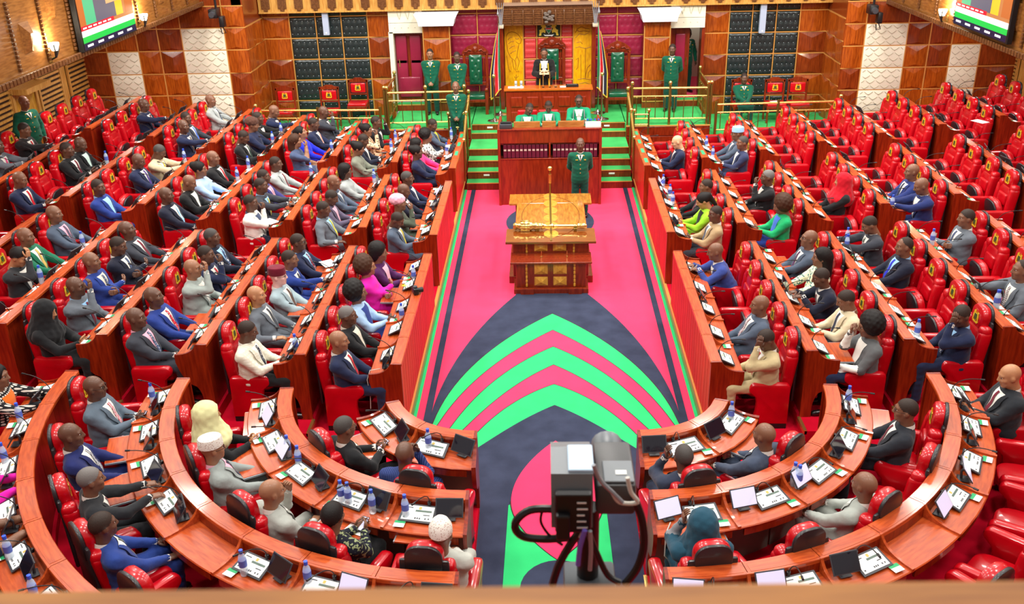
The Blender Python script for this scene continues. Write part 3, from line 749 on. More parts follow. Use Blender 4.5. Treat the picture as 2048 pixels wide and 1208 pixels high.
struct('wall_corridor', MB().box(3.0, 6.0, 29.0, 29.2, 0.9, 4.0).box(2.9, 3.1, 26.6, 29.0, 0.9, 4.0).box(5.6, 5.8, 26.6, 29, 0.9, 4.0), M_cream, smooth=False)
struct('floor_corridor', MB().box(3.0, 5.8, 26.3, 29.0, 1.0, 1.14), M_pinkcarpet, smooth=False)
for s in (-1, 1):                                       # raised threshold step in front of each door
    a, c = sorted((s * 3.3, s * 4.2)); struct('floor_door_step', MB().box(a, c, 25.95, YB, 0.97, 1.13), M_greenfloor, smooth=False)
    struct('trim_door_step', MB().box(a, c, 25.93, 25.95, 0.97, 1.12), M_redwood, smooth=False); struct('trim_door_step', MB().box(a, c, 25.925, 25.96, 1.12, 1.14), M_gold_trim, smooth=False)
# outer back walls
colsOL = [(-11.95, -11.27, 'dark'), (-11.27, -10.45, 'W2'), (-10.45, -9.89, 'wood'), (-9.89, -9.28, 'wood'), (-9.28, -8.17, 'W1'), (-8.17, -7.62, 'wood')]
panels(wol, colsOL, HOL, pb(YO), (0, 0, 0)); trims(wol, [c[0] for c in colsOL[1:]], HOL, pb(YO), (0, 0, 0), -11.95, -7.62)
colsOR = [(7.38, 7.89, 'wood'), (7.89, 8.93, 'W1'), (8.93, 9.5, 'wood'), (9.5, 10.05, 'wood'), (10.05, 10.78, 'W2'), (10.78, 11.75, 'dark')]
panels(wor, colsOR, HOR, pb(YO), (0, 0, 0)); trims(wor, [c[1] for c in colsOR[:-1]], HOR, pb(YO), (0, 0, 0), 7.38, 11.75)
for w, X, sg, H in ((wrl, -7.62, 1, HL), (wrr, 7.38, -1, HR)):
    rot = (0, 0, sg * PI / 2)
    for ri in range(len(H) - 1):
        z1, z0 = H[ri], H[ri + 1]
        for yy in (25.1, 25.9):
            put('wall_panel', panel_mesh('ridge' if (ri + int(yy)) % 2 else 'fold', 0.8, round(z1 - z0, 2)), w, (X, yy, (z0 + z1) / 2), rot)
        b = MB(); a, c = sorted((X, X + sg * 0.022)); b.box(a, c, YO, YB, z1 - 0.013, z1 + 0.013); b.obj('gold_strip', M_gold_trim, w, smooth=False)
# back gallery fascia (only its foot is in view)
gf = struct('wall_gallery_back', MB().box(-7.6, 7.38, 26.0, 26.3, 3.60, 5.4), M_honey, smooth=False)
for i in range(34):
    x = -7.4 + i * 0.44
    MB().box(x - 0.05, x + 0.05, 25.95, 26.0, 3.66, 4.2).box(x - 0.11, x + 0.11, 25.96, 26.0, 3.72, 4.2).obj('bracket', M_oakdark, gf, smooth=False)
MB().box(-7.6, 7.38, 25.96, 26.0, 3.60, 3.64).obj('foot_moulding', M_honey, gf, smooth=False)
# side gallery fascias
for s, X, zf in ((-1, -8.69, 4.03), (1, 8.41, 3.75)):
    x1 = X + s * 0.35
    a, c = sorted((X, x1))
    side = 'left' if s < 0 else 'right'
    w = struct('wall_gallery_' + side, MB().box(a, c, 6.0, YO, zf, zf + 2.4), M_oak, smooth=False)
    a2, c2 = sorted((X + s * 0.36, s * 13.0))
    struct('ceiling_under_gallery_' + side, MB().box(a2, c2, 6.0, YO, zf + 0.1, zf + 0.3), M_honey, smooth=False)
    a3, c3 = sorted((X - s * 0.05, X + s * 0.02))
    MB().box(a3, c3, 6.0, YO, zf - 0.05, zf + 0.03).obj('foot_moulding', M_oakdark, w, smooth=False)
    tooth = MB().bbox(-0.035, 0.035, -0.045, 0.045, -0.05, 0.05, 0.01).mesh('dentil', M_oakdark, smooth=False)
    for i in range(92): put('dentil', tooth, w, (X - s * 0.07, 14.2 + i * 0.115, zf + 0.02))
    strip = MB()
    for j in range(16): strip.bbox(-0.02, 0.02, -0.03, 0.03, j * 0.07, j * 0.07 + 0.055, 0.008)
    sm = strip.mesh('notched_strip', M_oakdark, smooth=False)
    pyr = MB().add([(0, -0.16, 0), (0, 0.16, 0), (0, 0.16, 0.5), (0, -0.16, 0.5), (-s * 0.12, -0.05, 0.32), (-s * 0.12, 0.05, 0.32), (-s * 0.06, 0.0, 0.04)], [(3, 2, 5, 4), (0, 3, 4, 6), (2, 1, 6, 5), (4, 5, 6), (0, 6, 1)]).mesh('faceted_block', M_oak, smooth=False)
    for i in range(10):
        y = 14.6 + i * 1.02
        put('notched_strip', sm, w, (X - s * 0.03, y, zf + 0.12))
        put('faceted_block', pyr, w, (X, y + 0.45, zf + (0.35 if i % 2 else 0.75)))
# wall lamps
def lamp(u, v, X, s, label):
    p = onX(u, v, X); t = empty('wall_lamp', (p.x, p.y, p.z), 0, label, 'lamp')
    MB().lathe([(0.0, -0.02), (0.05, -0.01), (0.085, 0.08), (0.09, 0.12), (0.0, 0.12)], 12, (-s * 0.12, 0, 0)).obj('glass_shade', M_lamp, t)
    b = MB(); b.tube([(-s * 0.02, 0, -0.16), (-s * 0.12, 0, -0.12), (-s * 0.12, 0, -0.01)], 0.02, 6)
    for a in (-0.07, 0, 0.07): b.tube([(-s * 0.12, a * 0.3, -0.12), (-s * 0.16, a, 0.0), (-s * 0.16, a * 1.25, 0.10)], 0.012, 5)
    b.obj('bracket', M_black, t); MB().bbox(-0.015, 0.015, -0.05, 0.05, -0.24, 0.0, 0.006).obj('backplate', M_brass, t)
    l = bpy.data.lights.new('lamp_light', 'POINT'); l.energy = 45; l.color = (1, 0.86, 0.62); l.shadow_soft_size = 0.08
    lo = bpy.data.objects.new('lamp_light', l); COL.objects.link(lo); lo.parent = t; lo.location = (-s * 0.2, 0, 0.22)
lamp(96, 100, -8.69, -1, 'glowing torch-shaped lamp under the large screen, nearer the gallery, crowded side')
lamp(277, 40, -8.69, -1, 'glowing torch-shaped lamp between the screen and the dais, crowded side')
lamp(1896, 30, 8.41, 1, 'glowing torch-shaped lamp beside the large screen, half-empty side')
# large screens
def tv(X, s, u0, u1, vb0, vb1, label):
    pa = onX(u0, vb0, X); pb_ = onX(u1, vb1, X)
    ya, yb = sorted((pa.y, pb_.y)); zb = (pa.z + pb_.z) / 2; L = yb - ya; hh = L * 0.56
    t = empty('wall_screen', (X - s * 0.16, (ya + yb) / 2, zb), 0, label, 'screen')
    a, c = sorted((0.0, s * 0.1)); f = 1 if s < 0 else -1
    MB().bbox(a, c, -L / 2, L / 2, 0, hh, 0.01).obj('frame', M_black, t, smooth=False)
    xs = -s * 0.004
    def q(name, y0, y1, z0, z1, m, d=0):
        a, c = sorted((xs, xs - s * (0.004 + 0.001 * d))); MB().box(a, c, y0, y1, z0, z1).obj(name, m, t, smooth=False)
    E = lambda n, c, e=0.75: mat('screen_' + n, c, rough=0.2, emit=e)
    # y order: for the viewer the picture's left is +y on one side and -y on the other
    k = -1 if s > 0 else 1                     # viewer's left -> right runs along k*y
    def r_(name, a, b, z0, z1, m, d=0):
        y0, y1 = sorted((k * (a - 0.5) * (L - 0.08), k * (b - 0.5) * (L - 0.08))); q(name, y0, y1, 0.03 + z0 * (hh - 0.06), 0.03 + z1 * (hh - 0.06), m, d)
    r_('picture_field', 0, 1, 0.0, 1, E('field', (150, 100, 60)))
    r_('gold_curtain', 0.62, 0.8, 0.3, 1, E('gold', (206, 156, 40)), 1)
    r_('chair_wood', 0.0, 0.1, 0.3, 1, E('wood', (150, 84, 40)), 1); r_('chair_wood', 0.85, 1, 0.3, 1, E('wood', (150, 84, 40)), 1)
    r_('green_chair', 0.1, 0.3, 0.3, 0.85, E('green', (60, 150, 110)), 2)
    r_('robed_figure', 0.28, 0.66, 0.3, 1, E('robe', (74, 76, 92)), 3); r_('neck_band', 0.44, 0.54, 0.66, 1, E('white', (220, 220, 225)), 4)
    r_('hands', 0.5, 0.72, 0.5, 0.6, E('hand', (190, 140, 100)), 5)
    r_('red_ticker', 0, 0.6, 0.25, 0.31, E('red', (170, 20, 40)), 4); r_('white_ticker', 0, 1, 0.17, 0.25, E('white', (220, 220, 225)), 4)
    r_('green_ticker', 0, 1, 0.09, 0.17, E('tgreen', (20, 160, 60)), 5); r_('navy_ticker', 0, 1, 0.0, 0.09, E('navy', (20, 20, 50)), 4)
    for i in range(5): r_('ticker_text', 0.05 + i * 0.19, 0.15 + i * 0.19, 0.03, 0.06, E('white', (220, 220, 225)), 6)
    for i in range(6): r_('ticker_text', 0.03 + i * 0.09, 0.09 + i * 0.09, 0.27, 0.29, E('white', (220, 220, 225)), 6)
tv(-8.69, -1, 152, 259, 106, 62, 'large wall screen showing a robed speaker, on the gallery front, crowded side')
tv(8.41, 1, 1922, 2030, 44, 92, 'large wall screen showing a robed speaker, on the gallery front, half-empty side')
# slatted vents and lit doorway on the left wall, slatted vent on the right
def vent(wall, X, s, u0, v0, u1, v1, n, zb=None):
    a = onX(u0, v0, X); b = onX(u1, v1, X); y0, y1 = sorted((a.y, b.y)); z0 = 1.0; z1 = max(a.z, b.z)
    fr = MB(); t = 0.07
    for (ya, yb) in ((y0, y0 + t), (y1 - t, y1)):
        a_, c_ = sorted((X, X - s * 0.06)); fr.box(a_, c_, ya, yb, z0, z1)
    a_, c_ = sorted((X, X - s * 0.06)); fr.box(a_, c_, y0, y1, z1 - t, z1); f = fr.obj('vent_frame', M_honey, wall, smooth=False)
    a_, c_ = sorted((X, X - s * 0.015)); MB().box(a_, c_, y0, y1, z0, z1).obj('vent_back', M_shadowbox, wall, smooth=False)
    for i in range(n):
        z = z0 + (i + 0.5) * (z1 - z0 - t) / n; a_, c_ = sorted((X - s * 0.01, X - s * 0.05)); MB().box(a_, c_, y0 + t, y1 - t, z - 0.028, z + 0.028).obj('slat', M_honey, f, smooth=False)
vent(wsl, -11.95, -1, 126, 125, 172, 112, 16); vent(wsl, -11.95, -1, 66, 150, 116, 140, 16); vent(wsl, -11.95, -1, -30, 190, 14, 175, 16)
vent(wsr, 11.75, 1, 2000, 112, 2046, 104, 16)
p0 = onX(20, 190, -11.95); p1 = onX(62, 178, -11.95)
d3 = struct('door_3', MB().box(-11.94, -11.90, p0.y, p1.y, 1.2, max(p0.z, p1.z)), M_inlay, smooth=False)
MB().box(-11.9, -11.86, p0.y - 0.1, p0.y, 1.2, p1.z + 0.1).box(-11.9, -11.86, p1.y, p1.y + 0.1, 1.2, p1.z + 0.1).box(-11.9, -11.5, p0.y - 0.1, p1.y + 0.1, p1.z + 0.08, p1.z + 0.2).obj('door_frame', M_honey, d3, smooth=False)

# ================================================================ dais, steps, rails
for s in (-1, 1):
    a = lambda x0, x1: tuple(sorted((s * x0, s * x1)))
    Y = [21.86, 22.22, 22.59, 23.03, 23.99, 24.30]; Zs = [0.17, 0.34, 0.505, 0.67, 0.82, 0.97]; yend = [22.22, 22.59, 23.03, 23.99, 24.30, 24.32]
    st = empty('stair', (0, 0, 0), 0, kind='structure')
    for i in range(6):
        x0, x1 = a(1.14, 1.96); MB().box(x0, x1, Y[i] + 0.02, yend[i] + 0.03, 0, Zs[i]).obj('tread', M_greenfloor, st, smooth=False)
        MB().box(x0, x1, Y[i], Y[i] + 0.02, Zs[i - 1] if i else 0, Zs[i] - 0.01).obj('riser', M_redwood, st, smooth=False)
        MB().box(x0, x1, Y[i] - 0.012, Y[i] + 0.022, Zs[i] - 0.012, Zs[i] + 0.004).obj('nosing', M_gold_trim, st, smooth=False)
        if i in (1, 5): MB().box(s * 1.5 - 0.07, s * 1.5 + 0.07, Y[i] - 0.006, Y[i], Zs[i] - 0.1, Zs[i] - 0.06).obj('step_label', M_white, st, smooth=False)  # flat white label on the riser
    x0, x1 = a(1.96, 4.06); struct('floor_dais', MB().box(x0, x1, 23.92, YB, 0, 0.97), M_greenfloor, smooth=False)
    fp = struct('wall_dais_front_' + ('left' if s < 0 else 'right'), MB().box(x0, x1, 23.90, 23.92, 0.2, 0.95), M_redwood, smooth=False)
    for i in range(3): MB().bbox(x0 + 0.02, x1 - 0.02, 23.88, 23.90, 0.22 + i * 0.25, 0.45 + i * 0.25, 0.006).obj('board', M_redwood, fp, smooth=False)
    MB().box(x0, x1, 23.87, 23.93, 0.955, 0.978).obj('nosing', M_gold_trim, fp, smooth=False)
    x0, x1 = a(1.1, 1.98); struct('floor_dais', MB().box(x0, x1, 24.325, YB, 0, 0.97), M_greenfloor, smooth=False)
    x0, x1 = a(4.06, 7.7); struct('floor_side_dais', MB().box(x0, x1, 24.0, YB, 0, 0.67), M_greenfloor, smooth=False)
    struct('trim_side_dais', MB().box(x0, x1, 23.96, 24.0, 0, 0.68), M_redwood, smooth=False)
    struct('floor_behind_rows', MB().box(*a(2.0, 13.0), 22.78, 24.0, 0, 0.2 if s else 0), M_redcarpet, smooth=False)
struct('floor_clerk_well', MB().box(-1.14, 1.14, 21.2, 24.32, 0, 0.67), M_greenfloor, smooth=False)
struct('floor_dais', MB().box(-1.1, 1.1, 24.32, YB, 0, 0.97), M_greenfloor, smooth=False)
BALL = MB().lathe([(0.0, -0.05)] + [(0.05 * math.sin(t), -0.05 * math.cos(t)) for t in np.linspace(0.3, PI - 0.05, 8)] + [(0, 0.05)], 12).mesh('finial', M_brass)
def railing(name, P, z0, h, posts, label, group=None, bal=9, finials=None):
    A, B = Vector(P[0]), Vector(P[1]); t = empty(name, (A.x, A.y, z0), 0, label, 'railing', group)
    d = B - A; L = d.length; e = d.normalized(); pt = lambda k, z: (d.x * k, d.y * k, z)
    for z, r, nm in ((h, 0.028, 'top_rail'), (h - 0.2, 0.018, 'mid_rail'), (0.16, 0.018, 'bottom_rail')): MB().tube([pt(0, z), pt(1, z)], r, 8).obj(nm, M_brass, t)
    for k in posts:
        p = MB().tube([pt(k, 0), pt(k, h + 0.08)], 0.036, 10).obj('post', M_brassdark, t)
        if finials is None or k in finials: put('finial', BALL, p, pt(k, h + 0.13))
    n = int(L * bal / 2)
    bm = MB().tube([(0, 0, 0.16), (0, 0, h - 0.2)], 0.011, 6).mesh('baluster', M_brassdark); km = MB().rbox((0, 0, h - 0.23), (0.02, 0.02, 0.02), 0.02, lite=True).mesh('baluster_knob', M_brass)
    for i in range(n):
        k = (i + 0.5) / n
        if min(abs(k - q) for q in posts) * L < 0.09: continue
        b = put('baluster', bm, t, pt(k, 0)); put('baluster_knob', km, b)
railing('brass_railing', ((2.10, 24.03), (3.98, 23.98)), 0.97, 0.92, (0, 0.5, 1), 'brass railing along the dais edge below the open doorway')
railing('brass_railing', ((-2.10, 24.03), (-4.05, 23.98)), 0.97, 0.92, (0, 0.5, 1), 'brass railing along the dais edge below the closed door')
railing('brass_railing', ((4.06, 24.0), (4.06, 25.9)), 0.97, 0.92, (0, 1), 'brass railing running back towards the open doorway')
railing('brass_railing', ((-4.12, 24.0), (-4.12, 25.9)), 0.97, 0.92, (0, 1), 'brass railing running back towards the closed door')
railing('brass_railing', ((4.2, 23.95), (7.3, 24.1)), 0.67, 0.8, (0, 0.5, 1), 'brass railing before the wooden chairs, half-empty side', finials=(1,))
railing('brass_railing', ((-4.25, 23.95), (-7.45, 24.1)), 0.67, 0.8, (0, 0.5, 1), 'brass railing before the wooden chairs, crowded side', finials=(1,))
for s in (-1, 1):
    t = empty('stair_handrail', (s * 1.99, 21.95, 0.2), 0, 'brass stair handrail next to the %s front bench' % ('crowded' if s < 0 else 'half-empty'), 'handrail')
    MB().tube([(0, 0, 0.92), (0, 1.0, 1.35), (0, 1.9, 1.55), (0, 2.05, 1.62)], 0.03, 8).obj('rail', M_brass, t)
    for y, z in ((0.0, 0.95), (1.0, 1.36), (2.0, 1.66)):
        p = MB().tube([(0, y, 0), (0, y, z)], 0.026, 8).obj('post', M_brassdark, t); put('finial', BALL, p, (0, y, z + 0.05))
    t = empty('gate_rail', (s * 2.12, 23.55, 0.2), 0, 'short brass gate rail at the dais corner, %s' % SIDE[s], 'railing')
    MB().tube([(0, 0, 1.15), (s * 0.36, 0, 1.15)], 0.022, 8).obj('rail', M_brass, t)
    MB().tube([(0, 0, 0.9), (s * 0.36, 0, 0.9)], 0.016, 8).obj('rail', M_brass, t)
    for x in (0, s * 0.36):
        p = MB().tube([(x, 0, 0), (x, 0, 1.2)], 0.024, 8).obj('post', M_brassdark, t); put('finial', BALL, p, (x, 0, 1.25))
# ================================================================ people: implicit-surface bodies
def seg_d(P, a, b, r0, r1):
    a = np.array(a, float); b = np.array(b, float); ba = b - a; pa = P - a
    t = np.clip((pa @ ba) / max(1e-9, ba @ ba), 0, 1)
    return np.linalg.norm(pa - t[..., None] * ba, axis=-1) - (r0 + (r1 - r0) * t)
def ell_d(P, c, r, Rm=None):
    q = P - np.array(c, float)
    if Rm is not None: q = q @ Rm
    r = np.array(r, float); k = np.linalg.norm(q / r, axis=-1); k2 = np.linalg.norm(q / (r * r), axis=-1)
    return k * (k - 1.0) / np.maximum(k2, 1e-6)
def smin(a, b, k):
    h = np.clip(0.5 + 0.5 * (b - a) / k, 0, 1); return b + (a - b) * h - k * h * (1 - h)
def eval_prims(P, prims):
    d = None
    for kind, args, grp, k in prims:
        if kind == 'seg': e = seg_d(P, *args)
        else: e = ell_d(P, *args)
        if kind == 'sub' or grp == 'cut': d = -smin(-d, ell_d(P, *args), k) if False else np.maximum(d, -e); continue
        d = e if d is None else smin(d, e, k)
    return d
def surf_nets(fn, lo, hi, h):
    lo = np.array(lo); n = np.ceil((np.array(hi) - lo) / h).astype(int) + 1
    ax = [lo[i] + h * np.arange(n[i]) for i in range(3)]
    G = np.stack(np.meshgrid(*ax, indexing='ij'), -1); D = fn(G.reshape(-1, 3)).reshape(n)
    I = D < 0
    S = np.zeros(tuple(n - 1) + (3,)); C = np.zeros(tuple(n - 1))
    def sl(o): return tuple(slice(o[i], n[i] - 1 + o[i]) for i in range(3))
    for a in range(3):
        for ob in (0, 1):
            for oc in (0, 1):
                o0 = [0, 0, 0]; o0[(a + 1) % 3] = ob; o0[(a + 2) % 3] = oc; o1 = list(o0); o1[a] = 1
                d0 = D[sl(o0)]; d1 = D[sl(o1)]; m = (d0 < 0) != (d1 < 0)
                t = np.where(m, d0 / np.where(m, d0 - d1, 1), 0); off = np.zeros(d0.shape + (3,)); off += np.array(o0, float); off[..., a] += t
                S += off * m[..., None]; C += m
    act = C > 0; idx = -np.ones(act.shape, int); idx[act] = np.arange(act.sum())
    base = np.stack(np.nonzero(act), -1); V = lo + h * (base + S[act] / C[act][:, None])
    Q = []
    for a in range(3):
        b, c = (a + 1) % 3, (a + 2) % 3
        s0 = [slice(1, -1)] * 3; s0[a] = slice(0, -1); s1 = list(s0); s1[a] = slice(1, None)
        A, B = I[tuple(s0)], I[tuple(s1)]; ch = A != B; w = np.stack(np.nonzero(ch), -1)
        if not len(w): continue
        w[:, b] += 1; w[:, c] += 1
        def cell(db, dc):
            q = w.copy(); q[:, b] -= db; q[:, c] -= dc; return idx[q[:, 0], q[:, 1], q[:, 2]]
        f = np.stack([cell(1, 1), cell(0, 1), cell(0, 0), cell(1, 0)], 1)
        fl_ = A[ch]; f[~fl_] = f[~fl_][:, ::-1]; Q.append(f)
    Q = np.concatenate(Q); Q = Q[(Q >= 0).all(1)]
    return V, Q
def np_mesh(name, V, Q, mi, nslots, mats, smooth=True):
    me = bpy.data.meshes.new(name); me.vertices.add(len(V)); me.vertices.foreach_set('co', np.ascontiguousarray(V, dtype=np.float32).ravel())
    me.loops.add(len(Q) * 4); me.loops.foreach_set('vertex_index', np.ascontiguousarray(Q, dtype=np.int32).ravel())
    me.polygons.add(len(Q)); me.polygons.foreach_set('loop_start', np.arange(0, len(Q) * 4, 4, dtype=np.int32)); me.polygons.foreach_set('loop_total', np.full(len(Q), 4, dtype=np.int32))
    for m in mats: me.materials.append(m)
    me.update(calc_edges=True)
    me.polygons.foreach_set('material_index', np.ascontiguousarray(mi, dtype=np.int32)); me.polygons.foreach_set('use_smooth', np.ones(len(Q), dtype=bool))
    me.validate(); me.update(); return me
# slots: 0 jacket 1 trousers 2 shoe 3 skin 4 forearm 5 cuff 6 eye white 7 pupil 8 lips
GRP = {'torso': 0, 'arm': 0, 'leg': 1, 'foot': 2, 'fore': 4, 'skin': 3}
def rotx(a): c, s = math.cos(a), math.sin(a); return np.array([[1, 0, 0], [0, c, -s], [0, s, c]])
def rotz(a): c, s = math.cos(a), math.sin(a); return np.array([[c, -s, 0], [s, c, 0], [0, 0, 1]])
def elbow(S, T, l1, l2, pole):
    S, T, pole = map(lambda q: np.array(q, float), (S, T, pole)); d = T - S; L = np.linalg.norm(d)
    if L > (l1 + l2) * 0.985: T = S + d / L * (l1 + l2) * 0.985; d = T - S; L = np.linalg.norm(d)
    e = d / L; a = (l1 * l1 - l2 * l2 + L * L) / (2 * L); hh = math.sqrt(max(1e-6, l1 * l1 - a * a))
    p = pole - e * (pole @ e); p /= max(1e-6, np.linalg.norm(p)); return S + e * a + p * hh, T
# ---- hand: wrist at origin, fingers +Y, palm faces -Z, thumb on +X
def hand_geo(curl=0.5, spread=0.0):
    V = []; Q = []
    def tube(P, rad, n=6):
        mb = MB(); mb.tube(P, rad, n); b = len(V); V.extend(mb.v)
        for f in mb.f:
            if len(f) == 4: Q.append([b + i for i in f])
            else:                                   # cap of an even n-gon as quads
                for i in range(1, len(f) - 2, 2): Q.append([b + f[0], b + f[i], b + f[i + 1], b + f[i + 2]])
    mb = MB().rbox((0, 0.048, 0), (0.040, 0.05, 0.016), 0.015, lite=True); b = len(V); V.extend(mb.v); Q.extend([[b + i for i in f] for f in mb.f])
    tube([(0, -0.03, 0), (0, 0.02, 0)], [0.027, 0.026])
    for i, (x, L) in enumerate(((0.029, 0.072), (0.010, 0.080), (-0.010, 0.075), (-0.029, 0.058))):
        p = np.array((x, 0.088, 0.0)); a = 0.0; pts = [tuple(p)]
        for k, seg in enumerate((0.42, 0.33, 0.25)):
            a += curl * (0.75 if k == 0 else 0.95); p = p + np.array((x * spread, math.cos(a), -math.sin(a))) * L * seg; pts.append(tuple(p))
        tube(pts, [0.0098, 0.0092, 0.0085, 0.0062])
    th = [(0.034, 0.02, -0.004), (0.058, 0.048, -0.016), (0.062, 0.075, -0.024 - 0.012 * curl), (0.054, 0.096, -0.03 - 0.02 * curl)]
    tube(th, [0.014, 0.0125, 0.011, 0.008])
    return np.array(V), np.array(Q)
HANDS = {c: hand_geo(c) for c in (0.15, 0.5, 0.95)}
def place_hand(W, d, nrm, side, curl):
    V, Q = HANDS[curl]; V = V.copy(); Q = Q.copy()
    d = np.array(d, float); d /= np.linalg.norm(d); nrm = np.array(nrm, float); nrm = nrm - d * (nrm @ d); nrm /= max(1e-6, np.linalg.norm(nrm))
    z = -nrm; x = np.cross(d, z)
    # the thumb of the right hand (side=+1), palm down, points to the body's left
    if side > 0: V[:, 0] *= -1; Q = Q[:, ::-1]
    M = np.stack([x, d, z], 1); return V @ M.T + np.array(W), Q
# ---- head (face +Y), origin at head centre
def head_fn(P):
    d = ell_d(P, (0, -0.014, 0.028), (0.077, 0.098, 0.094))
    d = smin(d, ell_d(P, (0, 0.020, -0.045), (0.059, 0.072, 0.078)), 0.03)
    d = smin(d, ell_d(P, (0, 0.060, -0.094), (0.026, 0.026, 0.022)), 0.02)
    for s in (-1, 1):
        d = smin(d, seg_d(P, (s * 0.012, 0.083, 0.034), (s * 0.046, 0.070, 0.030), 0.011, 0.010), 0.014)
        d = smin(d, ell_d(P, (s * 0.040, 0.058, -0.022), (0.024, 0.024, 0.022)), 0.02)
        d = np.maximum(d, -ell_d(P, (s * 0.031, 0.100, 0.010), (0.020, 0.018, 0.012)))
        d = smin(d, ell_d(P, (s * 0.079, -0.010, -0.004), (0.011, 0.022, 0.033)), 0.006)
    d = smin(d, seg_d(P, (0, 0.086, 0.022), (0, 0.106, -0.022), 0.009, 0.013), 0.012)
    for s in (-1, 1): d = smin(d, ell_d(P, (s * 0.013, 0.093, -0.026), (0.010, 0.011, 0.009)), 0.008)
    d = smin(d, seg_d(P, (-0.020, 0.083, -0.055), (0.020, 0.083, -0.055), 0.008, 0.008), 0.006)
    d = smin(d, seg_d(P, (-0.017, 0.081, -0.068), (0.017, 0.081, -0.068), 0.009, 0.009), 0.005)
    d = smin(d, seg_d(P, (0, -0.022, -0.06), (0, -0.040, -0.215), 0.056, 0.058), 0.035)
    return d
HV, HQ = surf_nets(head_fn, (-0.11, -0.14, -0.20), (0.11, 0.13, 0.135), 0.0115)
HN = None
def quad_normals(V, Q):
    n = np.cross(V[Q[:, 2]] - V[Q[:, 0]], V[Q[:, 3]] - V[Q[:, 1]]); vn = np.zeros_like(V)
    for i in range(4): np.add.at(vn, Q[:, i], n)
    return vn / np.maximum(1e-9, np.linalg.norm(vn, axis=1))[:, None]
HN = quad_normals(HV, HQ)
hc = HV[HQ].mean(1)
HMI = np.full(len(HQ), 3); HMI[(hc[:, 1] > 0.078) & (np.abs(hc[:, 0]) < 0.024) & (hc[:, 2] < -0.050) & (hc[:, 2] > -0.078)] = 8
EYV = []; EYQ = []; EYM = []
for s in (-1, 1):
    for rr, yy, mi, hz in ((0.0135, 0.072, 6, 0.6), (0.0068, 0.0835, 7, 1.0)):
        mb = MB().rbox((s * 0.031, yy, 0.010), (rr, 0.008 if mi == 6 else 0.0035, rr * hz), rr, lite=True); b = len(EYV); EYV += mb.v; EYQ += [[b + i for i in f] for f in mb.f]; EYM += [mi] * len(mb.f)
EYV = np.array(EYV); EYQ = np.array(EYQ); EYM = np.array(EYM)
HEADV = np.vstack([HV, EYV]); HEADQ = np.vstack([HQ, EYQ + len(HV)]); HEADM = np.r_[HMI, EYM]
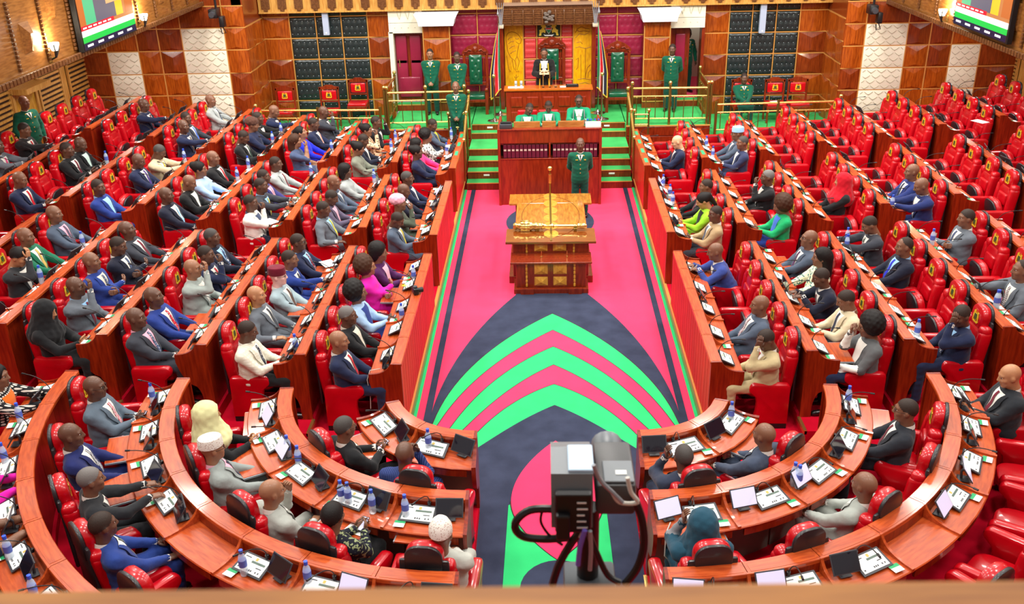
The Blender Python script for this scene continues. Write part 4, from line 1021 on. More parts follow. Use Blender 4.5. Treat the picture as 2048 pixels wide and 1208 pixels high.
# ---- head coverings, one shared mesh each (head-local)
HAIR = {}
def shell(mask, off, name):
    f = HQ[mask]; u, inv = np.unique(f, return_inverse=True); V = HV[u] + HN[u] * off; return V, inv.reshape(f.shape)
def hairline(y, s): return np.interp(y, [-0.12, -0.02, 0.03, 0.075, 0.12], s)
def mk_hair(name):
    if name in HAIR: return HAIR[name]
    c = hc; mi = None
    if name in ('crop', 'receding', 'thin', 'full'):
        s = {'crop': [-0.055, 0.020, 0.030, 0.075, 0.2], 'receding': [-0.05, 0.025, 0.07, 0.2, 0.3], 'thin': [-0.045, 0.03, 0.06, 0.098, 0.3], 'full': [-0.06, 0.015, 0.03, 0.068, 0.2]}[name]
        m = (c[:, 2] > hairline(c[:, 1], s)) & (np.abs(c[:, 0]) < 0.086)
        V, Q = shell(m, 0.009 if name == 'full' else 0.0022, name)
    else:
        face = lambda P, r=(0.075, 0.09, 0.105), cc=(0, 0.115, -0.035): ell_d(P, cc, r)
        def ns(P, f, a): return a * np.sin(P[:, 0] * f) * np.sin(P[:, 1] * f + 1) * np.sin(P[:, 2] * f + 2)
        lo, hi, h = (-0.25, -0.24, -0.36), (0.25, 0.22, 0.21), 0.0145
        if name == 'afro': fn = lambda P: np.maximum(ell_d(P, (0, -0.035, 0.055), (0.128, 0.125, 0.120)) + ns(P, 95, 0.008), -face(P))
        elif name == 'bigafro': fn = lambda P: np.maximum(ell_d(P, (0, -0.055, 0.035), (0.145, 0.135, 0.150)) + ns(P, 80, 0.010), -face(P))
        elif name == 'bob': fn = lambda P: np.maximum(smin(ell_d(P, (0, -0.02, 0.045), (0.098, 0.112, 0.102)), ell_d(P, (0, -0.06, -0.04), (0.105, 0.075, 0.11)), 0.04) + ns(P, 120, 0.004), -face(P, (0.066, 0.09, 0.105)))
        elif name == 'bun': fn = lambda P: np.maximum(smin(ell_d(P, (0, -0.02, 0.038), (0.09, 0.108, 0.10)), ell_d(P, (0, -0.11, 0.07), (0.06, 0.055, 0.06)), 0.03), -face(P, (0.07, 0.09, 0.11)))
        elif name == 'ponytail': fn = lambda P: np.maximum(smin(ell_d(P, (0, -0.02, 0.038), (0.088, 0.106, 0.098)), seg_d(P, (0, -0.11, 0.05), (0, -0.15, -0.14), 0.045, 0.03), 0.03), -face(P, (0.07, 0.09, 0.11)))
        elif name == 'long': fn = lambda P: np.maximum(smin(ell_d(P, (0, -0.02, 0.042), (0.095, 0.11, 0.102)), seg_d(P, (0, -0.07, 0.0), (0, -0.085, -0.22), 0.09, 0.075), 0.05) + ns(P, 110, 0.004), -face(P, (0.066, 0.1, 0.12)))
        elif name == 'braids': fn = lambda P: np.maximum(smin(ell_d(P, (0, -0.03, 0.06), (0.115, 0.12, 0.115)), ell_d(P, (0, -0.07, -0.02), (0.11, 0.07, 0.10)), 0.05) + ns(P, 140, 0.007), -face(P))
        elif name == 'hijab':
            def fn(P):
                d = ell_d(P, (0, -0.015, 0.022), (0.102, 0.122, 0.118)); d = smin(d, seg_d(P, (0, -0.025, 0.0), (0, -0.015, -0.25), 0.105, 0.19), 0.07)
                d = smin(d, ell_d(P, (0, 0.03, -0.25), (0.20, 0.15, 0.09)), 0.05) + ns(P, 60, 0.006) + 0.004 * np.sin(np.arctan2(P[:, 0], P[:, 1]) * 14) * np.clip(-P[:, 2] * 6, 0, 1)
                return np.maximum(d, -ell_d(P, (0, 0.13, -0.012), (0.058, 0.075, 0.082)))
        elif name == 'wrap': fn = lambda P: np.maximum(ell_d(P, (0, -0.035, 0.065), (0.108, 0.128, 0.092)) + ns(P, 75, 0.009), -face(P, (0.075, 0.09, 0.10), (0, 0.12, -0.05)))
        V, Q = surf_nets(fn, lo, hi, h)
    me = np_mesh(name, V, Q, np.zeros(len(Q)), 1, [M_black]); HAIR[name] = me; return me
def mk_cap(kind):
    if kind in HAIR: return HAIR[kind]
    if kind == 'kofia': b = MB().lathe([(0.094, 0.036), (0.098, 0.04), (0.096, 0.10), (0.088, 0.125), (0.06, 0.138), (0.0, 0.14)], 20)
    elif kind == 'tallcap': b = MB().lathe([(0.094, 0.03), (0.098, 0.036), (0.094, 0.09), (0.07, 0.135), (0.04, 0.165), (0.0, 0.172)], 20)
    else: b = MB().lathe([(0.095, 0.03), (0.099, 0.036), (0.094, 0.12), (0.085, 0.128), (0.0, 0.13)], 20)
    b.mapv(lambda x, y, z: (x * 0.95, y * 1.16 - 0.016, z)); HAIR[kind] = b.mesh(kind, M_white); return HAIR[kind]
g = MB()
for s in (-1, 1):
    g.tube([(s * 0.033 + 0.023 * math.cos(t), 0.094, 0.008 + 0.017 * math.sin(t)) for t in np.linspace(0, 2 * PI, 11)], 0.0022, 4); g.tube([(s * 0.056, 0.093, 0.01), (s * 0.08, 0.06, 0.012), (s * 0.083, -0.01, 0.012)], 0.002, 4)
g.tube([(-0.011, 0.097, 0.01), (0.011, 0.097, 0.01)], 0.002, 4); GLASSES = g.mesh('glasses', M_black)
# ---- bodies
BODY = {}
POSES = {   # right hand (x,y,z), left hand, lean back (deg), palm normals, curl, head offset pitch
    'lap':     ((0.045, 0.27, 0.665), (-0.045, 0.285, 0.665), 9, (-0.7, -0.1, -0.7), (0.7, -0.1, -0.7), 0.95),
    'thighs':  ((0.15, 0.30, 0.655), (-0.15, 0.32, 0.655), 9, (0, 0, -1), (0, 0, -1), 0.15),
    'phone':   ((0.055, 0.28, 0.745), (-0.055, 0.28, 0.745), 4, (-0.8, 0, 0.5), (0.8, 0, 0.5), 0.5),
    'desk':    ((0.13, 0.46, 0.875), (-0.12, 0.46, 0.875), -7, (0, 0, -1), (0, 0, -1), 0.5),
    'crossed': ((-0.13, 0.19, 0.80), (0.13, 0.21, 0.775), 7, (0, -1, 0.2), (0, -1, 0.2), 0.5),
    'chin':    ((0.045, 0.135, 1.06), (-0.10, 0.27, 0.67), 2, (-0.3, -0.9, 0.1), (0, 0, -1), 0.95),
    'face':    ((0.02, 0.165, 1.13), (-0.10, 0.30, 0.70), -4, (-0.1, -1, 0.0), (0, 0, -1), 0.5),
    'ear':     ((0.125, 0.09, 1.09), (-0.12, 0.27, 0.67), 2, (-1, 0, 0), (0, 0, -1), 0.5),
    'armout':  ((0.34, 0.14, 0.70), (-0.10, 0.29, 0.67), 9, (0, 0, -1), (0, 0, -1), 0.5),
    'reach':   ((0.12, 0.50, 0.90), (-0.13, 0.30, 0.66), -5, (0, 0, -1), (0, 0, -1), 0.5),
    'lean':    ((0.10, 0.44, 0.88), (-0.08, 0.40, 0.88), -24, (0, 0, -1), (0, 0, -1), 0.5),
    'back':    ((0.12, 0.27, 0.66), (-0.12, 0.28, 0.66), 20, (0, 0, -1), (0, 0, -1), 0.5),
    'stand':   ((0.05, 0.175, 0.86), (-0.05, 0.185, 0.86), 0, (-0.6, -0.5, -0.5), (0.6, -0.5, -0.5), 0.95),
    'standback': ((0.06, -0.15, 0.90), (-0.06, -0.15, 0.90), 0, (0, -1, 0), (0, -1, 0), 0.95),
    'standread': ((0.11, 0.30, 1.12), (-0.11, 0.30, 1.12), 0, (-0.5, -0.2, 0.7), (0.5, -0.2, 0.7), 0.5),
    'standside': ((0.27, 0.10, 0.86), (-0.26, 0.08, 0.86), 0, (-1, 0, 0), (1, 0, 0), 0.5),
    'clerk':   ((0.13, 0.34, 0.80), (-0.12, 0.34, 0.80), 2, (0, 0, -1), (0, 0, -1), 0.5),
}
def get_body(pose, fat=1.0, mirror=False, robe=False, skirt=False):
    key = (pose, round(fat, 2), mirror, robe, skirt)
    if key in BODY: return BODY[key]
    hr, hl, lean, nr, nl, curl = POSES[pose]; stand = pose.startswith('stand')
    th = R(lean); hip = np.array((0, -0.08, 0.53)) if not stand else np.array((0, 0.0, 0.93))
    Rt = rotx(th)                                   # torso frame: columns are its axes; leans back for +th
    T = lambda x, y, z: hip + Rt @ np.array((x, y, z * (0.93 if not stand else 1.0)))
    up = 0.0
    pr = []
    f = fat
    pr.append(('ell', (T(0, 0.0, 0.02), (0.185 * f, 0.142 * f, 0.13), Rt), 'leg' if False else 'torso', 0.05))
    pr.append(('ell', (T(0, 0.012 * f, 0.17), (0.176 * f, 0.136 * f, 0.17), Rt), 'torso', 0.06))
    pr.append(('ell', (T(0, 0.005, 0.34), (0.198 * (0.5 + 0.5 * f), 0.126 * (0.5 + 0.5 * f), 0.165), Rt), 'torso', 0.05))
    pr.append(('seg', (T(-0.165, -0.015, 0.425), T(0.165, -0.015, 0.425), 0.074, 0.074), 'torso', 0.05))
    pr.append(('seg', (T(0, -0.02, 0.44), T(0, -0.012, 0.505), 0.085, 0.058), 'torso', 0.03))
    if stand:
        pr.append(('ell', (T(0, 0.0, -0.07), (0.185 * f, 0.135 * f, 0.14), Rt), 'torso', 0.04))
        if robe: pr.append(('seg', (T(0, 0, -0.1), T(0, 0, -0.80), 0.19, 0.27), 'torso', 0.08))
    arms = []
    for s, hnd, nrm in ((1, hr, nr), (-1, hl, nl)):
        S = T(s * (0.205 if not stand else 0.19), -0.015, 0.415); pole = (s * 0.75, -0.45, -0.8)
        if pose == 'stand': pole = (s * 0.45, -0.75, -0.3)
        if pose == 'standback': pole = (s * 1.0, -0.3, 0.0)
        if pose in ('chin', 'face', 'ear') and s > 0: pole = (0.35, 0.3, -1.0)
        E_, W = elbow(S, np.array(hnd), 0.285, 0.25, pole)
        pr.append(('seg', (S, E_, 0.073 * (0.6 + 0.4 * f), 0.059), 'arm', 0.035)); pr.append(('seg', (E_, W, 0.057, 0.040), 'fore', 0.02))
        if robe: pr.append(('seg', (E_, E_ + (W - E_) * 0.9 + np.array((0, 0, -0.05)), 0.06, 0.075), 'arm', 0.04))
        arms.append((s, E_, W, nrm))
    for s in (-1, 1):
        if stand:
            pr += [('seg', ((s * 0.085, 0.0, 0.90), (s * 0.105, 0.015, 0.50), 0.098, 0.078), 'leg', 0.03), ('seg', ((s * 0.105, 0.015, 0.50), (s * 0.11, -0.01, 0.10), 0.078, 0.068), 'leg', 0.02),
                   ('seg', ((s * 0.10, -0.02, 0.05), (s * 0.125, 0.15, 0.04), 0.048, 0.04), 'foot', 0.012)]
        else:
            k = np.array((s * 0.135, 0.37, 0.545)); an = np.array((s * 0.125, 0.36, 0.10))
            pr += [('seg', ((s * 0.085, -0.05, 0.54), k, 0.093 * (0.5 + 0.5 * f), 0.070), 'leg', 0.04), ('seg', (k, an, 0.068, 0.054), 'leg', 0.02),
                   ('seg', (an + (0, -0.01, -0.05), an + (s * 0.015, 0.16, -0.06), 0.046, 0.038), 'foot', 0.012)]
            if skirt: pr.append(('seg', ((0, -0.02, 0.52), (0, 0.36, 0.545), 0.12, 0.10), 'leg', 0.06))
    fn = lambda P: eval_prims(P, pr) + 0.0045 * np.sin(P[:, 0] * 38 + P[:, 2] * 22) * np.sin(P[:, 1] * 34 + 1.3) * np.sin(P[:, 2] * 47 + P[:, 0] * 15) + 0.003 * np.sin(P[:, 2] * 75 + P[:, 1] * 30)
    V, Q = surf_nets(fn, (-0.46, -0.40, 0.0) if not stand else (-0.40, -0.36, 0.0), (0.46, 0.68, 1.16) if not stand else (0.40, 0.42, 1.55), 0.0225)
    c = V[Q].mean(1); best = np.full(len(c), 9.0); mi = np.zeros(len(c), int)
    for kind, args, grp, k in pr:
        d = seg_d(c, *args) if kind == 'seg' else ell_d(c, *args)
        m = d < best - (0.012 if grp == 'leg' else 0); best[m] = d[m]; mi[m] = GRP[grp]
    if robe: mi[(mi == 1)] = 0
    for s, E_, W, nrm in arms:
        d = W - E_; cv, cq = None, None
        mb = MB().tube([tuple(W - d / np.linalg.norm(d) * 0.03), tuple(W + d / np.linalg.norm(d) * 0.012)], 0.0395, 8); b = len(V)
        V = np.vstack([V, np.array(mb.v)]); q = [f for f in mb.f if len(f) == 4]; Q = np.vstack([Q, np.array(q) + b]); mi = np.r_[mi, np.full(len(q), 5)]
        hd = d / np.linalg.norm(d)
        if pose in ('desk', 'reach', 'lean', 'thighs', 'clerk'): hd = np.array((hd[0] * 0.3, 1.0, -0.12))
        if pose in ('lap', 'stand'): hd = np.array((-s * 0.9, 0.55, -0.2))
        if pose == 'crossed': hd = np.array((-s * 0.5, 0.1, 0.6)) if False else np.array((-s * 1.0, -0.1, 0.25))
        if pose in ('chin', 'face', 'ear') and s > 0: hd = np.array((-0.25 if pose != 'ear' else 0.05, 0.05 if pose != 'ear' else -0.25, 1.0))
        if pose in ('phone', 'standread'): hd = np.array((-s * 0.45, 0.85, 0.25))
        hv, hq = place_hand(W + d / np.linalg.norm(d) * 0.01, hd, nrm, s, curl); b = len(V); V = np.vstack([V, hv]); Q = np.vstack([Q, hq + b]); mi = np.r_[mi, np.full(len(hq), 3)]
    neck = T(0, -0.012, 0.50)
    # clothing panels laid on the chest by marching rays onto the surface
    def drape(xs, hs, off):
        P = np.array([T(x, 0.40, h) for x, h in zip(xs, hs)]); d = Rt @ np.array((0, -1.0, 0.0)); t = np.zeros(len(P))
        core = [p for p in pr if p[2] == 'torso'] if True else pr
        for _ in range(28): t += np.clip(eval_prims(P + d * t[:, None], core), -0.02, 0.08) * 0.85
        return P + d * (t - off)[:, None]
    def patch(left, right, h0, h1, off, nu=4, nv=9, thick=0.0):
        hs = []; xs = []
        for j in range(nv + 1):
            v = j / nv; h = h0 + (h1 - h0) * v; a, b_ = left(v), right(v)
            for i in range(nu + 1): xs.append(a + (b_ - a) * i / nu); hs.append(h)
        G = drape(np.array(xs), np.array(hs), off); q = [[j * (nu + 1) + i, j * (nu + 1) + i + 1, (j + 1) * (nu + 1) + i + 1, (j + 1) * (nu + 1) + i] for j in range(nv) for i in range(nu)]
        return G, np.array(q)
    ht = 0.475; hb = 0.11
    shirt = patch(lambda v: -0.095 * (1 - v) - 0.012, lambda v: 0.095 * (1 - v) + 0.012, ht, hb, 0.010)
    tie = patch(lambda v: -(0.019 + 0.016 * v) * (1 if v < 0.93 else 0.5), lambda v: (0.019 + 0.016 * v) * (1 if v < 0.93 else 0.5), 0.468, hb + 0.015, 0.018, nu=2, nv=10)
    lap = []
    for s in (-1, 1):
        w = lambda v: 0.012 + 0.055 * min(1, v / 0.0 if False else (1 - abs(v - 0.35) / 0.65 if v > 0.35 else 0.45 + v * 1.57))
        ins = lambda v, s=s: s * (0.088 * (1 - v) + 0.010); outs = lambda v, s=s: s * (0.088 * (1 - v) + 0.010 + w(v))
        lap.append(patch(ins, outs, ht + 0.005, hb, 0.019, nu=2, nv=9) if s > 0 else patch(outs, ins, ht + 0.005, hb, 0.019, nu=2, nv=9))
    LV = np.vstack([lap[0][0], lap[1][0]]); LQ = np.vstack([lap[0][1], lap[1][1] + len(lap[0][0])])
    uni = patch(lambda v: -0.06 * (1 - v) - 0.004, lambda v: 0.06 * (1 - v) + 0.004, ht, 0.36, 0.010)
    unit = patch(lambda v: -0.014 * (1 - v) - 0.004, lambda v: 0.014 * (1 - v) + 0.004, ht - 0.005, 0.365, 0.016, nu=2)
    open_ = patch(lambda v: -0.105 * (1 - v ** 2) - 0.01, lambda v: 0.105 * (1 - v ** 2) + 0.01, ht, 0.05, 0.006)
    cm = MB()
    nk = neck; ax_ = Rt @ np.array((0, -0.12, 1.0))
    ring = lambda r, h, fo: [tuple(nk + np.array((r * math.cos(t), r * 1.08 * math.sin(t), h + fo * math.sin(t)))) for t in np.linspace(0, 2 * PI, 17)]
    A_, B_ = ring(0.066, 0.028, -0.022), ring(0.074, -0.02, -0.02); k = len(A_)
    cm.add(A_ + B_, [[i, i + 1, k + i + 1, k + i] for i in range(k - 1)])
    if mirror:
        fx = lambda a: np.array(a, float) * np.array((-1, 1, 1))
        V = fx(V); Q = Q[:, ::-1]; shirt = (fx(shirt[0]), shirt[1][:, ::-1]); tie = (fx(tie[0]), tie[1][:, ::-1]); LV = fx(LV); LQ = LQ[:, ::-1]; open_ = (fx(open_[0]), open_[1][:, ::-1])
    mk = lambda nm, G, q: np_mesh(nm, G, q, np.zeros(len(q)), 1, [M_white])
    hands = {}
    for s, E_, W, nrm in arms: hands[s if not mirror else -s] = Vector(W if not mirror else (-W[0], W[1], W[2]))
    btn = MB()
    for h in (0.36, 0.27, 0.18, 0.09):
        q = drape(np.array([0.0]), np.array([h]), 0.004)[0]; btn.rbox(tuple(q), (0.011, 0.006, 0.011), 0.006, lite=True)
    bad = MB()
    for x in (-0.10, 0.075):
        q = drape(np.array([x]), np.array([0.37]), 0.006)[0]; bad.rbox(tuple(q), (0.028 if x > 0 else 0.02, 0.005, 0.007 if x > 0 else 0.011), 0.004, lite=True)
    for x in (-0.075, 0.075):
        q = drape(np.array([x]), np.array([0.455]), 0.006)[0]; bad.rbox(tuple(q), (0.012, 0.006, 0.012), 0.006, lite=True)
    BODY[key] = dict(V=V, Q=Q, M=mi, neck=neck, shirt=mk('shirt', *shirt), tie=mk('tie', *tie), lapel=mk('lapels', LV, LQ), open=mk('shirt', *open_), collar=cm.mesh('collar', M_white), hands=hands, uni=mk('shirt', *uni), unitie=mk('tie', *unit),
                     buttons=btn.mesh('buttons', M_gold_trim), badges=bad.mesh('badges', M_emblem), drape=drape, T=T, mirror=mirror)
    return BODY[key]
CLOTH = {}
def cloth(c, pat=None, c2=(240, 240, 240)):
    key = (c, pat, c2)
    if key in CLOTH: return CLOTH[key]
    nm = 'cloth_%02x%02x%02x%s' % (c + ((pat or ''),))
    if pat is None: m = mat(nm, c, rough=0.85, var=0.07, vscale=9, bump=0.55, bscale=13, sheen=0.12, spec=0.25)
    else:
        m = mat(nm + '%02x%02x%02x' % c2, c, rough=0.85, spec=0.25); nt = m.node_tree; N, L = nt.nodes, nt.links; b = N['Principled BSDF']
        tc = N.new('ShaderNodeTexCoord'); rp = N.new('ShaderNodeValToRGB'); rp.color_ramp.interpolation = 'CONSTANT'
        rp.color_ramp.elements[0].color = srgb(*c); rp.color_ramp.elements[1].color = srgb(*c2)
        if pat == 'floral':
            t = N.new('ShaderNodeTexNoise'); t.inputs['Scale'].default_value = 26; t.inputs['Detail'].default_value = 1; rp.color_ramp.elements[1].position = 0.57; L.new(tc.outputs['Object'], t.inputs['Vector']); L.new(t.outputs['Fac'], rp.inputs[0])
        elif pat == 'dots':
            t = N.new('ShaderNodeTexVoronoi'); t.inputs['Scale'].default_value = 60; rp.color_ramp.elements[0].color = srgb(*c2); rp.color_ramp.elements[1].color = srgb(*c); rp.color_ramp.elements[1].position = 0.32; L.new(tc.outputs['Object'], t.inputs['Vector']); L.new(t.outputs['Distance'], rp.inputs[0])
        else:
            t = N.new('ShaderNodeTexWave'); t.inputs['Scale'].default_value = 22 if pat == 'stripe' else 16; t.bands_direction = 'DIAGONAL' if pat == 'stripe' else 'X'; rp.color_ramp.elements[1].position = 0.6
            if pat == 'pin': t.inputs['Scale'].default_value = 16; rp.color_ramp.elements[1].position = 0.9
            L.new(tc.outputs['Object'], t.inputs['Vector']); L.new(t.outputs['Fac'], rp.inputs[0])
            if pat == 'check':
                t.inputs['Scale'].default_value = 9; t2 = N.new('ShaderNodeTexWave'); t2.inputs['Scale'].default_value = 9; t2.bands_direction = 'Z'; L.new(tc.outputs['Object'], t2.inputs['Vector'])
                ad = N.new('ShaderNodeMath'); ad.operation = 'MULTIPLY'; L.new(t.outputs['Fac'], ad.inputs[0]); L.new(t2.outputs['Fac'], ad.inputs[1]); L.new(ad.outputs[0], rp.inputs[0]); rp.color_ramp.elements[1].position = 0.3
        L.new(rp.outputs[0], b.inputs['Base Color'])
    CLOTH[key] = m; return m
SKIN = {'dark': (98, 68, 54), 'mid': (124, 86, 66), 'brown': (150, 106, 80), 'tan': (178, 128, 92), 'pale': (214, 168, 130), 'pink': (224, 178, 170)}
def skin(k): return mat('skin_' + k, SKIN[k], rough=0.42, var=0.06, vscale=14, spec=0.45, coat=0.08)
M_eye = mat('eye_white', (206, 198, 190), rough=0.3); M_pupil = mat('pupil', (18, 12, 10), rough=0.2)
HAIRC = {'black': (50, 39, 34), 'grey': (112, 108, 106), 'brown': (66, 40, 26), 'salt': (70, 66, 64)}
M_shoe = mat('shoe', (24, 20, 20), rough=0.3, coat=0.3)
NAMED = {'navy': (28, 36, 66), 'dnavy': (24, 28, 46), 'black': (24, 25, 28), 'charcoal': (52, 55, 64), 'grey': (96, 103, 112), 'bluegrey': (74, 86, 104), 'lgrey': (158, 164, 164), 'blue': (34, 56, 130), 'royal': (28, 40, 190),
         'beige': (196, 180, 148), 'tan': (166, 140, 104), 'white': (226, 224, 216), 'cream': (214, 208, 190), 'lblue': (160, 190, 224), 'green': (22, 104, 76), 'uniform': (8, 84, 62), 'magenta': (214, 20, 160), 'purple': (74, 28, 82),
         'lime': (150, 206, 40), 'emerald': (20, 160, 96), 'teal': (30, 72, 92), 'red': (190, 16, 36), 'maroon': (110, 22, 44), 'pink': (232, 170, 190), 'yellow': (222, 200, 60), 'olive': (76, 84, 70), 'gold': (200, 170, 90),
         'violet': (70, 44, 130), 'orange': (226, 110, 30), 'sky': (150, 196, 236), 'slate': (66, 80, 112), 'brown': (84, 54, 44), 'skyblue': (66, 110, 206), 'dgreen': (20, 60, 46), 'mauve': (84, 76, 98), 'peach': (222, 186, 150), 'hotpink': (232, 60, 130)}
def col(n): return NAMED[n] if isinstance(n, str) else n
PEOPLE = []
HS = 1.12
def person(pos, rz, label, group=None, pose='lap', suit='navy', trousers=None, shirt='white', tie=None, tiepat=None, tie2=(230, 230, 235), hair='crop', hc_='black', sk='dark', yaw=0, pitch=0, fat=1.0, mirror=False,
           glasses=False, cap=None, capc='white', suitpat=None, suit2=(235, 235, 235), shirtpat=None, shirt2=(40, 50, 70), sleeve=None, top='suit', robe=False, skirt=False, uniform=False, scarf=None, scale=1.0, headpx=None, tilt=0):
    B = get_body(pose, fat, mirror, robe, skirt)
    S = skin(sk); jm = cloth(col(suit), suitpat, suit2); tm = cloth(col(trousers)) if trousers else (jm if suitpat in (None, 'pin', 'check') else cloth(col(suit)))
    sl = jm if sleeve is None else (S if sleeve == 'skin' else cloth(col(sleeve)))
    cuff = cloth(col('white' if top == 'suit' and not uniform else suit)) if sleeve != 'skin' else S
    lips = mat('lips_' + sk, tuple(int(c * 0.8) for c in SKIN[sk]), rough=0.45)
    neckp = B['neck']
    Rh = rotz(R(yaw)) @ rotx(R(-pitch)) @ np.array(Matrix.Rotation(R(tilt), 3, 'Y'))
    piv = np.array((0, -0.035, -0.11)); head_c = np.array(neckp) + np.array((0, 0.0, 0.06)) 
    hv = ((HEADV - piv) * HS) @ Rh.T + head_c
    V = np.vstack([B['V'], hv]); Q = np.vstack([B['Q'], HEADQ + len(B['V'])]); Mi = np.r_[B['M'], HEADM]
    me = np_mesh('person', V, Q, Mi, 9, [jm, tm, M_shoe, S, sl, cuff, M_eye, M_pupil, lips])
    o = put('person', me, None, pos, (0, 0, rz)); o.scale = (scale,) * 3
    tag(o, label, 'person', group)
    hm = Matrix.Translation(Vector(head_c)) @ Matrix(Rh.tolist()).to_4x4() @ Matrix.Scale(HS, 4) @ Matrix.Translation(Vector(-piv))
    def child(nm, mesh, m, M4=None):
        c = put(nm, mesh, o); c.material_slots[0].link = 'OBJECT'; c.material_slots[0].material = m
        if M4 is not None: c.matrix_local = M4
        return c
    if hair and hair != 'bald' and not scarf: child('hair', mk_hair(hair), mat('hair_' + hc_ + ('_full' if hair not in ('crop', 'receding', 'thin') else ''), (24, 20, 20) if hc_ == 'black' and hair not in ('crop', 'receding', 'thin') else HAIRC[hc_], rough=0.6, spec=0.3, bump=0.25, bscale=130), hm)
    if scarf: child('headscarf', mk_hair('hijab'), cloth(col(scarf)), hm)
    if cap: child('cap', mk_cap(cap) if cap != 'wrap' else mk_hair('wrap'), cloth(col(capc), 'dots' if cap in ('kofia', 'tallcap') and capc == 'white' else None, (190, 170, 160)), hm)
    if glasses: child('glasses', GLASSES, M_black, hm)
    if top == 'suit':
        child('shirt', B['shirt'], cloth(col(shirt), shirtpat, shirt2)); child('lapels', B['lapel'], jm); child('collar', B['collar'], cloth(col(shirt)))
        if tie: child('tie', B['tie'], cloth(col(tie), tiepat, tie2))
    elif top == 'uniform':
        child('shirt', B['uni'], cloth(col('white'))); child('tie', B['unitie'], cloth(col(tie))); child('collar', B['collar'], cloth(col('white')))
    elif top == 'open':
        child('blouse', B['open'], cloth(col(shirt), shirtpat, shirt2))
    if uniform:
        child('shirt', B['shirt'], cloth((235, 235, 235))) if False else None
        child('collar', B['collar'], cloth(col('white'))); child('buttons', B['buttons'], M_brass); child('badges', B['badges'], M_emblem)
        kb = child('tie', B['knot'] if 'knot' in B else B['tie'], cloth((20, 60, 50)))
    PEOPLE.append(o)
    return o, B, head_c, hm
def head_target(sd_rz, u, v, z):
    return onZ(u, v, z)
# ================================================================ who sits where
SIT = {}
def P(sid, u, v, key, extra='', **kw): SIT[sid] = (u, v, key, extra, kw)
# --- crowded side, first row
P('L1N1', 672, 697, 'navy suit and red tie', 'bald, hands clasped', pose='lap', suit='navy', tie='red', hair='bald', sk='brown')
P('L1N2', 692, 641, 'black suit', 'grey hair, hands clasped', pose='lap', suit='black', tie=None, shirt='cream', hair='crop', hc_='grey', sk='dark')
P('L1N3', 713, 592, 'pale blue coat over blue dress', 'round black hair', pose='phone', suit='lblue', trousers='blue', top='open', shirt='blue', hair='bigafro', sk='mid', fat=1.1, skirt=True)
P('L1N4', 735, 533, 'magenta jacket', 'round brown hair', pose='crossed', suit='magenta', top='plain', hair='bigafro', hc_='brown', sk='brown', fat=1.1, skirt=True)
P('L1N5', 757, 510, 'purple jacket and pink blouse', 'braided hair', pose='phone', suit='purple', top='open', shirt='pink', hair='braids', sk='mid', skirt=True)
P('L1M1', 787, 441, 'grey suit and yellow tie', 'looking at a phone', pose='phone', suit='bluegrey', tie='yellow', hair='crop', yaw=-15, pitch=30)
P('L1M2', 797, 411, 'olive jacket and pink head wrap', '', pose='chin', suit='olive', top='plain', hair=None, cap='wrap', capc='pink', sk='mid', skirt=True)
P('L1M3', 804, 381, 'navy suit', 'bald, hands together', pose='lap', suit='dnavy', tie='pink', hair='bald', pitch=15)
P('L1M4', 813, 361, 'navy suit', 'short hair, hands clasped', pose='lap', suit='navy', hair='crop', hc_='salt')
P('L1F1', 834, 304, 'navy jacket', 'black swept-up hair', pose='lap', suit='navy', top='plain', hair='bun', sk='dark', skirt=True)
P('L1F2', 834, 290, 'bright pink dress', '', pose='thighs', suit='hotpink', top='plain', hair='bob', sk='mid', skirt=True)
P('L1F3', 853, 274, 'white blouse with black pattern', 'round hair', pose='crossed', suit='white', suitpat='floral', suit2=(40, 40, 44), trousers='black', top='plain', hair='afro', sk='mid', skirt=True)
P('L1F4', 864, 247, 'slate grey suit', 'leaning towards the dais', pose='thighs', suit='bluegrey', shirt='yellow', hair='crop', yaw=-25, pitch=20)
# --- second row
P('L2N1', 489, 666, 'cream checked jacket', 'dotted tie, holding a phone', pose='phone', suit='cream', suitpat='check', suit2=(226, 222, 208), trousers='black', tie='dnavy', tiepat='dots', hair='crop', yaw=10, pitch=10, fat=1.1)
P('L2N2', 515, 591, 'grey three-piece suit', 'bald, arm on the armrest', pose='armout', suit='grey', tie='charcoal', hair='bald', sk='tan', fat=1.15, pitch=-5)
P('L2N3', 557, 552, 'light blue-grey suit and red fez', '', pose='lap', suit=(150, 170, 178), tie='brown', hair=None, cap='fez', capc='maroon', sk='pink', glasses=True)
P('L2N4', 580, 518, 'blue suit', 'reaching over the desk', pose='reach', suit='blue', tie='navy', hair='crop', sk='mid')
P('L2N5', 597, 484, 'navy suit and patterned red tie', 'glasses', pose='thighs', suit='navy', tie='maroon', tiepat='dots', shirt='sky', hair='crop', glasses=True, fat=1.15)
P('L2M1', 645, 417, 'grey suit and pale yellow tie', 'hand on the armrest', pose='armout', suit='grey', tie='yellow', shirt='sky', hair='crop', mirror=False, fat=1.1, pitch=10)
P('L2M2', 656, 394, 'mauve suit', 'looking at a phone', pose='phone', suit='mauve', shirt='pink', hair='crop', pitch=25)
P('L2M3', 668, 364, 'blue-grey suit', 'bald, hands clasped', pose='lap', suit='bluegrey', tie='slate', hair='bald', sk='mid')
P('L2M4', 692, 342, 'light grey jacket', 'bobbed hair', pose='lap', suit='lgrey', top='plain', hair='bob', sk='dark', skirt=True)
P('L2F1', 714, 296, 'grey-green jacket', 'hair in a bun', pose='phone', suit=(118, 122, 108), top='plain', hair='bun', sk='mid', pitch=15, skirt=True)
P('L2F2', 722, 278, 'dark suit', 'looking down', pose='phone', suit='dnavy', hair='crop', pitch=25)
P('L2F3', 731, 260, 'peach and black jacket', 'black hair', pose='chin', suit='peach', suitpat='floral', suit2=(60, 44, 40), top='plain', hair='bun', sk='mid', yaw=-10, skirt=True)
